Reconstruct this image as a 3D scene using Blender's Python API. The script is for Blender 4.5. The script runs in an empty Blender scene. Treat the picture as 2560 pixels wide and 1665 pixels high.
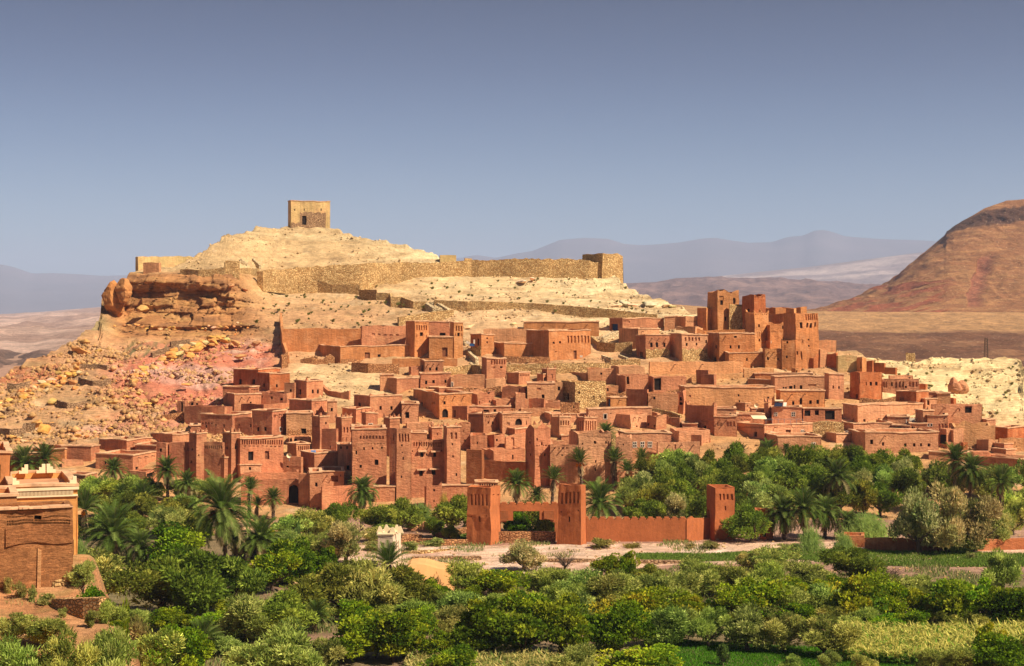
import bpy, bmesh, math, random
import numpy as np
from mathutils import Vector, Matrix
# ---------------------------------------------------------------- camera, light, exposure
F = 4000.0; H = 33.0; VH = 780.0; UC = 1280.0       # focal length and horizon row in photo pixels, eye height (m)
scene = bpy.context.scene
cam_d = bpy.data.cameras.new("camera"); cam = bpy.data.objects.new("camera", cam_d)
scene.collection.objects.link(cam); scene.camera = cam
cam.location = (0, 0, H); cam.rotation_euler = (math.radians(90), 0, 0)
cam_d.sensor_width = 36.0; cam_d.lens = 36.0*F/2560.0; cam_d.shift_y = -52.5/2560.0
cam_d.clip_start = 1.0; cam_d.clip_end = 60000.0
SUN_AZ = 60.0; SUN_EL = 46.0                       # degrees to the right of straight-behind-the-camera, and up
to_sun = Vector((math.sin(math.radians(SUN_AZ))*math.cos(math.radians(SUN_EL)),
                 -math.cos(math.radians(SUN_AZ))*math.cos(math.radians(SUN_EL)),
                 math.sin(math.radians(SUN_EL))))
sd = bpy.data.lights.new("sun", 'SUN'); sun = bpy.data.objects.new("sun", sd)
scene.collection.objects.link(sun)
sd.energy = 5.0; sd.angle = math.radians(0.5); sd.color = (1.0, 0.89, 0.70)
sun.location = to_sun*500; sun.rotation_euler = to_sun.to_track_quat('Z', 'Y').to_euler()
world = bpy.data.worlds.new("World"); scene.world = world; world.use_nodes = True
wn = world.node_tree; wn.nodes.clear()
sky = wn.nodes.new('ShaderNodeTexSky'); sky.sky_type = 'NISHITA'; sky.sun_disc = False
sky.sun_elevation = math.radians(SUN_EL); sky.sun_rotation = math.atan2(to_sun.x, to_sun.y)
sky.air_density = 1.0; sky.dust_density = 0.6; sky.ozone_density = 2.0
tc = wn.nodes.new('ShaderNodeTexCoord'); sx = wn.nodes.new('ShaderNodeSeparateXYZ')
wn.links.new(tc.outputs['Generated'], sx.inputs[0])
ramp = wn.nodes.new('ShaderNodeValToRGB'); wn.links.new(sx.outputs['Z'], ramp.inputs[0])
SKYR = [(0.0, (0.34, 0.425, 0.56)), (0.05, (0.285, 0.365, 0.49)), (0.10, (0.185, 0.245, 0.35)), (0.15, (0.105, 0.145, 0.23)),
        (0.195, (0.052, 0.085, 0.15)), (0.35, (0.13, 0.15, 0.19)), (1.0, (0.40, 0.36, 0.37))]
e = ramp.color_ramp.elements
e[0].position = SKYR[0][0]; e[0].color = SKYR[0][1]+(1,)
e[1].position = SKYR[1][0]; e[1].color = SKYR[1][1]+(1,)
for p, c in SKYR[2:]:
    k = e.new(p); k.color = c+(1,)
mixw = wn.nodes.new('ShaderNodeMix'); mixw.data_type = 'RGBA'; mixw.blend_type = 'MULTIPLY'
mixw.inputs[0].default_value = 1.0
wn.links.new(sky.outputs[0], mixw.inputs[6]); wn.links.new(ramp.outputs[0], mixw.inputs[7])
bg = wn.nodes.new('ShaderNodeBackground'); bg.inputs[1].default_value = 0.12
wo = wn.nodes.new('ShaderNodeOutputWorld')
wn.links.new(mixw.outputs[2], bg.inputs[0]); wn.links.new(bg.outputs[0], wo.inputs[0])
scene.view_settings.view_transform = 'Standard'; scene.view_settings.look = 'None'
scene.view_settings.exposure = 0.68; scene.view_settings.gamma = 1.0
scene.render.resolution_x = 1024; scene.render.resolution_y = 666
try:
    scene.cycles.volume_bounces = 1
    scene.cycles.max_bounces = 6; scene.cycles.diffuse_bounces = 3; scene.cycles.transparent_max_bounces = 8
except Exception: pass
rng = np.random.default_rng(7); random.seed(7)

# ---------------------------------------------------------------- noise
def _h(i, j, k, s=0):
    n = (i.astype(np.int64)*374761393 + j.astype(np.int64)*668265263 + k.astype(np.int64)*2147483647 + s*144269)
    n = (n ^ (n >> 13)) * 1274126177
    n = n ^ (n >> 16)
    return ((n & 0xFFFFFF) / float(0xFFFFFF))*2 - 1
def vnoise(x, y, z=None, s=0):
    x = np.asarray(x, float); y = np.asarray(y, float)
    z = np.zeros_like(x) if z is None else np.asarray(z, float)
    xi = np.floor(x); yi = np.floor(y); zi = np.floor(z)
    fx = x-xi; fy = y-yi; fz = z-zi
    fx = fx*fx*(3-2*fx); fy = fy*fy*(3-2*fy); fz = fz*fz*(3-2*fz)
    r = 0
    for a in (0, 1):
        for b in (0, 1):
            for c in (0, 1):
                w = (fx if a else 1-fx)*(fy if b else 1-fy)*(fz if c else 1-fz)
                r = r + w*_h(xi+a, yi+b, zi+c, s)
    return r
def fbm(x, y, z=None, o=4, s=0):
    r = 0; a = 0.5
    z = np.zeros_like(np.asarray(x, float)) if z is None else z
    for k in range(o):
        r = r + a*vnoise(x*2**k, y*2**k, z*2**k, s+k); a *= 0.5
    return r
def sstep(a, b, x):
    t = np.clip((np.asarray(x, float)-a)/(b-a), 0, 1); return t*t*(3-2*t)

# ---------------------------------------------------------------- objects and tags
COL = scene.collection
def mesh_data(name, verts, faces, mat, smooth=False):
    me = bpy.data.meshes.new(name)
    me.from_pydata([tuple(v) for v in verts], [], [tuple(f) for f in faces])
    if mat is not None:
        me.materials.append(mat)
    if smooth:
        me.polygons.foreach_set('use_smooth', [True]*len(me.polygons))
    me.update()
    return me
def obj(name, me, parent=None, loc=(0, 0, 0), col=None):
    o = bpy.data.objects.new(name, me); COL.objects.link(o); o.location = loc
    if parent is not None: o.parent = parent
    if col is not None: o.color = tuple(col)+(1,)
    return o
def thing(name, label, cat, loc=(0, 0, 0), group=None, me=None, col=None):
    o = bpy.data.objects.new(name, me); COL.objects.link(o); o.location = loc
    o['label'] = label; o['category'] = cat
    if group: o['group'] = group
    if col is not None: o.color = tuple(col)+(1,)
    if me is None: o.empty_display_size = 0.5
    return o
def struct(name, me, kind='structure', label=None, cat=None):
    o = bpy.data.objects.new(name, me); COL.objects.link(o); o['kind'] = kind
    if label: o['label'] = label
    if cat: o['category'] = cat
    return o
def grid_mesh(name, X, Y, Z, mat, smooth=True, colors=None):
    r, c = X.shape
    co = np.stack([X, Y, Z], -1).reshape(-1, 3)
    idx = np.arange(r*c).reshape(r, c)
    q = np.stack([idx[:-1, :-1], idx[:-1, 1:], idx[1:, 1:], idx[1:, :-1]], -1).reshape(-1, 4)
    me = bpy.data.meshes.new(name)
    me.vertices.add(len(co)); me.vertices.foreach_set('co', co.ravel())
    me.loops.add(q.size); me.loops.foreach_set('vertex_index', q.ravel().astype(np.int32))
    me.polygons.add(len(q)); me.polygons.foreach_set('loop_start', np.arange(0, q.size, 4, dtype=np.int32))
    me.polygons.foreach_set('loop_total', np.full(len(q), 4, np.int32))
    if smooth: me.polygons.foreach_set('use_smooth', np.ones(len(q), bool))
    me.materials.append(mat)
    if colors is not None:
        at = me.color_attributes.new('soil', 'FLOAT_COLOR', 'POINT')
        cc = np.ones((r*c, 4)); cc[:, :3] = colors.reshape(-1, 3)
        at.data.foreach_set('color', cc.ravel())
    me.update(calc_edges=True); me.validate()
    return me
def quads_mesh(name, P, mat, cols=None, extra=None):
    """P: (n,4,3) array of quads, cols: (n,3) leaf colours"""
    n = len(P); me = bpy.data.meshes.new(name)
    me.vertices.add(n*4); me.vertices.foreach_set('co', P.reshape(-1).astype(np.float32))
    me.loops.add(n*4); me.loops.foreach_set('vertex_index', np.arange(n*4, dtype=np.int32))
    me.polygons.add(n); me.polygons.foreach_set('loop_start', np.arange(0, n*4, 4, dtype=np.int32))
    me.polygons.foreach_set('loop_total', np.full(n, 4, np.int32))
    me.materials.append(mat)
    if cols is not None:
        at = me.color_attributes.new('soil', 'FLOAT_COLOR', 'POINT')
        cc = np.ones((n*4, 4)); cc[:, :3] = np.repeat(cols, 4, 0)
        at.data.foreach_set('color', cc.ravel())
    me.update(calc_edges=True)
    return me

# ---------------------------------------------------------------- photo pixel <-> place
def P3(u, v, D): return Vector(((u-UC)/F*D, D, H-(v-VH)/F*D))
def Dplain(v): return H*F/(v-VH)
VS = [520, 560, 600, 700, 800, 900, 1000, 1100, 1150, 1200, 1250, 1300]
DS = [515, 500, 480, 432, 388, 352, 322, 298, 287, 277, 266, 253.85]
def cliffmask(u): return sstep(235, 300, u)*(1-sstep(560, 720, u))
def Dhill(u, v):
    u = np.asarray(u, float); v = np.asarray(v, float)
    b = np.interp(v, VS, DS)
    b = np.where(v > 1300, H*F/np.maximum(v-VH, 1)+0.0, b)
    c = np.interp(v, [560, 600, 650, 684, 700, 845, 900, 1000], [492, 455, 418, 399, 396, 378, 352, 322])+np.clip((600-u)/400, 0, 1)*14*sstep(850, 800, v)*sstep(640, 690, v)
    m = cliffmask(u)*(v < 1000)
    return b*(1-m)+c*m
def DG(u, v):                                       # distance at which the ground is met along a photo ray
    return float(Dhill(u, v))
def zhill(D):
    D = np.asarray(D, float)
    v = np.interp(D, DS[::-1], VS[::-1])
    return np.where(D < 253.85, 0.0, H-(v-VH)/F*D)

# ---------------------------------------------------------------- materials
def _mat(name):
    m = bpy.data.materials.new(name); m.use_nodes = True; nt = m.node_tree
    b = nt.nodes['Principled BSDF']; b.inputs['Roughness'].default_value = 0.95
    b.inputs['Specular IOR Level'].default_value = 0.15
    return m, nt, b
def N(nt, t, **k):
    n = nt.nodes.new(t)
    for a, v in k.items(): setattr(n, a, v)
    return n
def pos(nt, scale=(1, 1, 1)):
    g = N(nt, 'ShaderNodeNewGeometry'); mp = N(nt, 'ShaderNodeMapping'); mp.inputs['Scale'].default_value = scale
    nt.links.new(g.outputs['Position'], mp.inputs[0]); return mp.outputs[0]
def noise(nt, vec, scale, detail=4, rough=0.55):
    n = N(nt, 'ShaderNodeTexNoise'); n.inputs['Scale'].default_value = scale
    n.inputs['Detail'].default_value = detail; n.inputs['Roughness'].default_value = rough
    nt.links.new(vec, n.inputs['Vector']); return n.outputs['Fac']
def rng_map(nt, fac, a, b, c, d):
    n = N(nt, 'ShaderNodeMapRange'); n.inputs[1].default_value = a; n.inputs[2].default_value = b
    n.inputs[3].default_value = c; n.inputs[4].default_value = d; nt.links.new(fac, n.inputs[0]); return n.outputs[0]
def mul(nt, colr, fac):
    n = N(nt, 'ShaderNodeVectorMath', operation='SCALE'); nt.links.new(colr, n.inputs[0]); nt.links.new(fac, n.inputs['Scale'])
    return n.outputs[0]
def mix(nt, fac, a, b, blend='MIX'):
    n = N(nt, 'ShaderNodeMix', data_type='RGBA', blend_type=blend)
    for i, x in ((0, fac), (6, a), (7, b)):
        if isinstance(x, (int, float)): n.inputs[i].default_value = x
        elif isinstance(x, tuple): n.inputs[i].default_value = x+(1,)
        else: nt.links.new(x, n.inputs[i])
    return n.outputs[2]
def bump(nt, b, h, strength=0.5, dist=0.2):
    n = N(nt, 'ShaderNodeBump'); n.inputs['Strength'].default_value = strength; n.inputs['Distance'].default_value = dist
    nt.links.new(h, n.inputs['Height']); nt.links.new(n.outputs[0], b.inputs['Normal'])
def m_adobe():
    m, nt, b = _mat('adobe'); oi = N(nt, 'ShaderNodeObjectInfo')
    p = pos(nt); ps = pos(nt, (1, 1, 2.0)); pv = pos(nt, (3, 3, 0.35))
    c = mul(nt, oi.outputs['Color'], rng_map(nt, noise(nt, p, 0.16, 3), 0.3, 0.7, 0.76, 1.25))
    c = mul(nt, c, rng_map(nt, noise(nt, ps, 0.9, 6, 0.78), 0.28, 0.72, 0.80, 1.18))
    c = mul(nt, c, rng_map(nt, noise(nt, pv, 0.8, 4, 0.65), 0.3, 0.7, 0.78, 1.16))
    # washed-out patches and damp stains of their own shape
    c = mix(nt, rng_map(nt, noise(nt, p, 0.35, 5, 0.65), 0.50, 0.68, 0, 0.5), c, (0.68, 0.34, 0.16))
    c = mix(nt, rng_map(nt, noise(nt, ps, 0.5, 5, 0.7), 0.58, 0.72, 0, 0.40), c, (0.20, 0.075, 0.04))
    nt.links.new(c, b.inputs['Base Color'])
    bump(nt, b, noise(nt, ps, 1.6, 6, 0.7), 0.8, 0.3)
    return m
def m_plaster():
    m, nt, b = _mat('smooth_mud_plaster'); oi = N(nt, 'ShaderNodeObjectInfo'); p = pos(nt); pv = pos(nt, (2.5, 2.5, 0.4))
    c = mul(nt, oi.outputs['Color'], rng_map(nt, noise(nt, p, 0.25, 4), 0.3, 0.7, 0.82, 1.18))
    c = mul(nt, c, rng_map(nt, noise(nt, p, 2.2, 6, 0.7), 0.3, 0.7, 0.88, 1.12))
    c = mul(nt, c, rng_map(nt, noise(nt, pv, 0.9, 4, 0.6), 0.35, 0.7, 0.88, 1.05))
    nt.links.new(c, b.inputs['Base Color']); bump(nt, b, noise(nt, p, 2.0, 6, 0.7), 0.5, 0.15); return m
def m_rubble(name, c1, c2, scale=1.9, use_obj=False):
    m, nt, b = _mat(name); p = pos(nt, (1, 1, 1.5))
    v = N(nt, 'ShaderNodeTexVoronoi'); v.inputs['Scale'].default_value = scale; nt.links.new(p, v.inputs['Vector'])
    v2 = N(nt, 'ShaderNodeTexVoronoi', feature='DISTANCE_TO_EDGE'); v2.inputs['Scale'].default_value = scale; nt.links.new(p, v2.inputs['Vector'])
    s = N(nt, 'ShaderNodeSeparateColor'); nt.links.new(v.outputs['Color'], s.inputs[0])
    c = mix(nt, s.outputs[0], c1, c2)
    c = mix(nt, rng_map(nt, v2.outputs['Distance'], 0.0, 0.10, 0.75, 0.0), c, (c1[0]*0.35, c1[1]*0.33, c1[2]*0.3))
    c = mul(nt, c, rng_map(nt, noise(nt, pos(nt), 0.2, 3), 0.3, 0.7, 0.75, 1.2))
    nt.links.new(c, b.inputs['Base Color'])
    bump(nt, b, rng_map(nt, v2.outputs['Distance'], 0, 0.2, 0, 1), 0.9, 0.2)
    return m
def m_soil(name, bscale=0.5, bstr=0.7, dist=0.5, speck=0.0):
    m, nt, b = _mat(name); a = N(nt, 'ShaderNodeVertexColor', layer_name='soil')
    p = pos(nt); ps = pos(nt, (1, 1, 3.5))
    c = mul(nt, a.outputs[0], rng_map(nt, noise(nt, p, bscale*0.35, 5, 0.65), 0.28, 0.72, 0.66, 1.28))
    c = mul(nt, c, rng_map(nt, noise(nt, pos(nt, (0.5, 1, 4.5)), bscale*2.2, 6, 0.8), 0.28, 0.72, 0.52, 1.42))
    if speck: c = mix(nt, rng_map(nt, noise(nt, p, speck, 3, 0.6), 0.60, 0.68, 0, 0.55), c, (0.17, 0.09, 0.05)); c = mix(nt, rng_map(nt, noise(nt, pos(nt, (1.3, 1, 1.2)), speck*1.6, 3, 0.6), 0.62, 0.70, 0, 0.5), c, (0.80, 0.55, 0.32))
    nt.links.new(c, b.inputs['Base Color'])
    bump(nt, b, noise(nt, ps, bscale*1.5, 8, 0.75), bstr, dist)
    return m
def m_flat(name, colr, scale=1.0, var=0.25, rough=0.9, bstr=0.2):
    m, nt, b = _mat(name); p = pos(nt); b.inputs['Roughness'].default_value = rough
    n = noise(nt, p, scale, 5, 0.6)
    c = mix(nt, rng_map(nt, n, 0.3, 0.7, 0, 1), tuple(x*(1-var) for x in colr), tuple(min(1, x*(1+var)) for x in colr))
    nt.links.new(c, b.inputs['Base Color']); bump(nt, b, noise(nt, p, scale*4, 4), bstr, 0.05)
    return m
def m_leaf(name, trans=0.35):
    m, nt, b = _mat(name); a = N(nt, 'ShaderNodeVertexColor', layer_name='soil'); oi = N(nt, 'ShaderNodeObjectInfo')
    r = rng_map(nt, oi.outputs['Random'], 0, 1, 0.82, 1.2)
    c = mix(nt, 1.0, a.outputs[0], oi.outputs['Color'], 'MULTIPLY')
    c = mul(nt, c, r)
    nt.links.new(c, b.inputs['Base Color']); b.inputs['Roughness'].default_value = 0.8; b.inputs['Specular IOR Level'].default_value = 0.05
    t = N(nt, 'ShaderNodeBsdfTranslucent'); nt.links.new(c, t.inputs[0])
    ms = N(nt, 'ShaderNodeMixShader'); ms.inputs[0].default_value = trans
    nt.links.new(b.outputs[0], ms.inputs[1]); nt.links.new(t.outputs[0], ms.inputs[2])
    nt.links.new(ms.outputs[0], nt.nodes['Material Output'].inputs[0])
    return m
def m_rammed():
    m, nt, b = _mat('rammed_earth'); oi = N(nt, 'ShaderNodeObjectInfo'); ps = pos(nt, (0.7, 0.7, 3.0)); p = pos(nt)
    c = mul(nt, oi.outputs['Color'], rng_map(nt, noise(nt, ps, 1.3, 7, 0.8), 0.3, 0.7, 0.45, 1.5))
    c = mul(nt, c, rng_map(nt, noise(nt, p, 5.0, 5, 0.8), 0.3, 0.7, 0.6, 1.35))
    c = mix(nt, rng_map(nt, noise(nt, p, 0.8, 4, 0.6), 0.55, 0.66, 0, 0.5), c, (0.62, 0.27, 0.10))
    nt.links.new(c, b.inputs['Base Color']); bump(nt, b, noise(nt, ps, 3.0, 8, 0.8), 1.0, 0.25); return m
M = dict(adobe=m_adobe(), rammed=m_rammed(), plaster=m_plaster(),
         rubble=m_rubble('rubble', (0.46, 0.245, 0.09), (0.82, 0.54, 0.24), 2.2),
         redrubble=m_rubble('red_rubble', (0.40, 0.16, 0.065), (0.68, 0.33, 0.14), 2.4),
         darkrubble=m_rubble('dark_rubble', (0.30, 0.17, 0.09), (0.50, 0.30, 0.16), 2.0),
         tanstone=m_rubble('tan_stone', (0.55, 0.40, 0.22), (0.74, 0.56, 0.33), 1.4),
         dark_fill=m_flat('painted_dark_opening', (0.022, 0.013, 0.010), 1.0, 0.3),
         wood=m_flat('brown_wood', (0.20, 0.075, 0.035), 2.0, 0.4),
         blue=m_flat('blue_paint', (0.03, 0.08, 0.20), 1.0, 0.2),
         white=m_flat('white_lime', (0.66, 0.54, 0.42), 1.0, 0.1),
         cream=m_flat('cream_plaster', (0.80, 0.62, 0.38), 0.6, 0.1),
         coping=m_flat('straw_coping', (0.62, 0.35, 0.19), 1.2, 0.35),
         roof=m_flat('earth_roof', (0.55, 0.27, 0.14), 0.5, 0.3),
         rock=m_soil('rock', 0.9, 0.9, 0.4), soil=m_soil('soil', 0.55, 0.9, 0.6), farsoil=m_soil('far_soil', 0.10, 1.0, 6.0), mtsoil=m_soil('mountain_soil', 0.12, 1.0, 5.0, 0.16),
         leaf=m_leaf('leaves'), bark=m_flat('bark', (0.10, 0.065, 0.045), 3, 0.4, bstr=0.6),
         metal=m_flat('grey_metal', (0.25, 0.25, 0.27), 1, 0.1, 0.5), panel=m_flat('dark_glass', (0.02, 0.025, 0.05), 1, 0.1, 0.2))
# ================================================================ the land
# fertile plain and everything flat out to the horizon
def soil_mix(base, *pairs):
    c = np.zeros(np.shape(pairs[0][0])+(3,)) + np.array(base)
    for w, col in pairs:
        c = c*(1-w[..., None]) + np.array(col)*w[..., None]
    return c
gx = np.concatenate([-np.geomspace(15000, 400, 18), np.linspace(-380, 380, 230), np.geomspace(400, 15000, 18)])
gy = np.concatenate([np.linspace(-400, 60, 12), np.linspace(64, 420, 210), np.geomspace(440, 31500, 34)])
X, Y = np.meshgrid(gx, gy)
near = (np.abs(X) < 385)*(Y < 430)
Zg = 0.18*fbm(X/9, Y/9, o=3, s=3)*near
PU = UC + X/np.maximum(Y, 1)*F; PV = VH + (H-Zg)/np.maximum(Y, 1)*F
GC = soil_mix((0.40, 0.22, 0.15),
              (0.8*sstep(-0.1, 0.5, fbm(X/14, Y/14, s=9)), (0.50, 0.30, 0.20)),
              (sstep(206, 198, Y)*sstep(-0.35, 0.1, fbm(X/7, Y/7, s=12))*0.85, (0.19, 0.15, 0.065)),
              (sstep(255, 245, Y)*sstep(-25, -35, X)*0.8, (0.20, 0.155, 0.07)),
              (sstep(700, 1500, Y), (0.30, 0.19, 0.13)))
struct('ground', grid_mesh('ground', X, Y, Zg, M['soil'], colors=GC))
# pale dry river wash in front of the gate, laid on the plain
wx = np.linspace(-34, 120, 240); tt = np.linspace(0, 1, 30)
WX, WT = np.meshgrid(wx, tt)
y0 = np.interp(wx, [-70, -25, 0, 20, 40, 70, 120], [202, 205, 199, 208, 210, 215, 218])+1.5*fbm(wx/5, wx*0, s=5)
y1 = np.interp(wx, [-70, -40, -12, 0, 20, 60, 120], [236, 238, 226, 227, 228, 230, 233])+1.2*fbm(wx/4, wx*0+9, s=6)
WY = y0+(y1-y0)*WT
WZ = 0.18*fbm(WX/9, WY/9, o=3, s=3)+0.10+0.05*fbm(WX/2, WY/2, s=8)
WZ = np.where((WT == 0) | (WT == 1) | (WX < -33.5), -0.3, WZ)
WC = soil_mix((0.72, 0.46, 0.31), (sstep(-0.1, 0.4, fbm(WX/9, WY/2.5, s=21)), (0.80, 0.58, 0.43)),
              (sstep(0.1, 0.45, fbm(WX/4, WY/2, s=23))*0.6, (0.56, 0.29, 0.20)))
struct('river_wash', grid_mesh('river_wash', WX, WY, WZ, M['soil'], colors=WC))

# the castle hill
RU = [-420, -300, -100, 0, 18, 65, 103, 145, 181, 194, 232, 246, 253, 262, 290, 316, 325, 345, 420, 455, 500, 524, 568, 637, 720, 827, 862, 900, 944, 986,
      1049, 1093, 1130, 1300, 1506, 1558, 1600, 1619, 1678, 1744, 1850, 2000, 2091, 2153, 2183, 2264, 2318, 2329, 2400, 2499, 2525, 2546, 2560, 2700, 2900, 3100]
RV = [1120, 1060, 985, 945, 932, 904, 891, 870, 850, 841, 819, 812, 748, 724, 714, 706, 683, 672, 664, 656, 640, 614, 590, 572, 565, 566, 578, 592, 594, 605,
      619, 637, 652, 655, 657, 708, 729, 738, 756, 783, 800, 840, 872, 884, 893, 895, 898, 892, 890, 886, 887, 889, 913, 960, 1040, 1120]
HU = np.concatenate([np.arange(-420, 0, 12), np.arange(0, 2560, 3.2), np.arange(2560, 3101, 12)])
vr = np.interp(HU, RU, RV)
HT = np.linspace(0, 1, 330)
UU, TT = np.meshgrid(HU, HT)
vmid = np.maximum(872, vr+26)[None, :]
VV = np.where(TT < 0.62, 1335+(vmid-1335)*TT/0.62, vmid+(vr[None, :]-vmid)*(TT-0.62)/0.38)
DD = Dhill(UU, VV)
Hx = (UU-UC)/F*DD; Hy = DD.copy(); Hz = H-(VV-VH)/F*DD
# relief: ledges and rubble, weak where the village stands
village = sstep(905, 960, VV)*sstep(480, 640, UU)*(1-sstep(2330, 2420, UU))
village = np.maximum(village, sstep(1110, 1150, VV))
left = 1-sstep(520, 700, UU)
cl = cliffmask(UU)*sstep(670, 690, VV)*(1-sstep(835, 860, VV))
wgt = (1-0.62*village)*(1-cl)
nz = fbm(Hx/16, Hy/10, Hz/6, o=5, s=31)*1.3 + (fbm(Hx/5.5, Hy/3.2, Hz/1.5, o=5, s=35)*1.3+0.9*np.maximum(0, fbm(Hx/7, Hy/3, Hz/1.2, o=4, s=37)-0.08)*2)
hst = 1.5; q = (Hz+1.3*fbm(Hx/30, Hy/30, o=3, s=41))/hst
terr = (np.floor(q)+sstep(0.55, 1.0, q-np.floor(q)))*hst - q*hst
top = sstep(700, 560, VV)*0.5
rW0 = sstep(2120, 2230, UU)*sstep(1110, 1000, VV)
Hz = Hz + wgt*(nz*(0.55+0.5*left+0.5*rW0)+rW0*terr*0.8+terr*(0.95-0.6*left))*sstep(0, 0.03, 1-TT+0.03)
gully = 1-np.abs(fbm((Hx+Hy*0.3)/5+0.8*fbm(Hx/9, Hy/9, s=57), Hy/22, o=5, s=51))*2.4
pinkz = sstep(200, 330, UU)*(1-sstep(660, 730, UU))*sstep(835, 860, VV)*(1-sstep(1050, 1090, VV))
Hz -= pinkz*np.clip(gully, 0, 1)*0.9
# cliff band: blocky courses and deep cracks pushed along the view depth
cb = np.floor(Hx/3.1+0.8*fbm(Hz/3, Hx/9, s=61)); hb = np.floor((Hz+0.6*fbm(Hx/8, Hx*0, s=66))/2.3)
blk = _h(cb, hb, cb*0, 62)
lay = (Hz+1.1*fbm(Hx/10, Hz/9, s=66)+1.6*fbm(Hz/2.7, Hx*0, s=65)+0.03*Hx)/2.1; li = np.floor(lay); lf = lay-li
lw = 3.2+1.6*_h(li, li*0, li*0, 68); cu = Hx/lw+0.35*vnoise(Hz*0.6, Hx*0.2, s=67)+3.1*_h(li, li*0, li*0, 69); ci = np.floor(cu); cf = cu-ci
joint = np.maximum(sstep(0.10, 0.03, cf), sstep(0.90, 0.97, cf)); bed = np.maximum(sstep(0.10, 0.02, lf), sstep(0.90, 0.98, lf))
Hy += cl*(sstep(700, 730, VV)*2.6+np.sin(sstep(725, 842, VV)*3.1416)*2.6+1.1*_h(li, np.floor(Hx/14), li*0, 70)+0.9*_h(ci, li, ci*0, 62)+0.6*joint*(_h(ci, li, ci*0, 72) > 0.1)+0.4*bed*(fbm(Hx/4, li, s=73) > -0.1)+1.9*fbm(Hx/6, Hz/3.0, Hy/6, o=6, s=63))
under = cl*sstep(812, 828, VV)*(1-sstep(838, 848, VV))
Hy += under*4.5
# colours of the strata and soils; the thin brown bands also paint ledge shading
fb1 = fbm(Hx/22, Hy/14, Hz/5, o=4, s=71); fb2 = fbm(Hx/5, Hy/5, Hz/1.2, o=4, s=75)
creamW = sstep(840, 1150, UU)*sstep(905, 780, VV)*(0.35+0.65*sstep(690, 660, VV)+0.4*sstep(1250, 1500, UU)).clip(0, 1)
rightW = sstep(2120, 2230, UU)*sstep(1110, 1000, VV)
greyW = cliffmask(UU)*0+sstep(330, 230, UU)*sstep(870, 830, VV)+0.0
HCc = soil_mix((0.57, 0.31, 0.15),
               (sstep(790, 700, VV)*1.0, (0.62, 0.405, 0.20)),
               (sstep(625, 590, VV)*0.8, (0.62, 0.435, 0.225)),
               (creamW.clip(0, 1)*0.85, (0.84, 0.655, 0.37)),
               (rightW*0.9, (0.84, 0.64, 0.33)),
               (village*(1-rightW)*0.75, (0.56, 0.29, 0.115)),
               (sstep(700, 760, UU)*(1-sstep(960, 1010, UU))*sstep(900, 925, VV)*(1-sstep(1000, 1030, VV))*0.9, (0.70, 0.47, 0.24)),
               ((pinkz*sstep(-0.5, 0.0, fb1)*0.95).clip(0, 1), (0.58, 0.19, 0.11)),
               (sstep(140, 200, UU)*(1-sstep(480, 560, UU))*sstep(1000, 1030, VV)*(1-sstep(1090, 1110, VV))*sstep(-0.3, 0.2, fb1)*0.8, (0.62, 0.33, 0.26)),
               ((pinkz*sstep(0.12, 0.35, fb1+0.2*fb2)*0.8), (0.64, 0.36, 0.27)),
               (sstep(190, 120, UU)*sstep(985, 950, VV)*sstep(-0.3, 0.1, fb1)*0.85, (0.50, 0.17, 0.08)),
               (sstep(350, 310, UU)*sstep(900, 860, VV)*sstep(-0.1, 0.15, fb1+0.1)*0.8, (0.30, 0.25, 0.12)),
               (sstep(300, 330, UU)*(1-sstep(470, 500, UU))*sstep(845, 852, VV)*(1-sstep(885, 905, VV))*sstep(-0.1, 0.15, fbm(Hx/1.1, Hz/9, s=161))*0.85, (0.19, 0.17, 0.07)),
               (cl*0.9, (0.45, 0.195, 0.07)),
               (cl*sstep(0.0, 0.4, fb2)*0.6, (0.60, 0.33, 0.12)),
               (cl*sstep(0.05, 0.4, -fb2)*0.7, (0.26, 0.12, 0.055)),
               ((1-cl)*sstep(0.10, 0.26, fbm(Hx/13, Hy/9, Hz/0.55, o=4, s=79))*(0.65+0.1*rightW)*(1-pinkz)*(1-0.5*village), (0.46, 0.28, 0.13)),  # brown strata lines, with ledge shading put into their colour
               ((1-cl)*(1-rightW)*sstep(0.22, 0.42, fb2)*0.35, (0.68, 0.50, 0.30)),
               ((1-cl)*sstep(0.22, 0.45, -fb2)*0.4, (0.36, 0.22, 0.12)))
# green-stained bank under the cliff
stain = sstep(310, 340, UU)*(1-sstep(470, 490, UU))*sstep(850, 838+10, VV)*0
# back of the hill falls away behind the crest
bk = [(Hx[-1], Hy[-1], Hz[-1])]
BX, BY, BZ, BC = [Hx], [Hy], [Hz], [HCc]
for i, (dy, fz) in enumerate([(3, 0.97), (7, 0.92), (14, 0.84), (26, 0.72), (45, 0.5), (70, 0.26), (100, 0.04), (120, -0.05)]):
    yy = Hy[-1]+dy; xx = Hx[-1]*(1+dy/600)
    BX.append(xx[None]); BY.append(yy[None]); BZ.append((Hz[-1]*fz+0.5*fbm(xx/8, yy/8, s=81)-0.3*i)[None]); BC.append(HCc[-1:])
struct('castle_hill', grid_mesh('castle_hill', np.concatenate(BX), np.concatenate(BY), np.concatenate(BZ), M['soil'], colors=np.concatenate(BC)))

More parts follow.
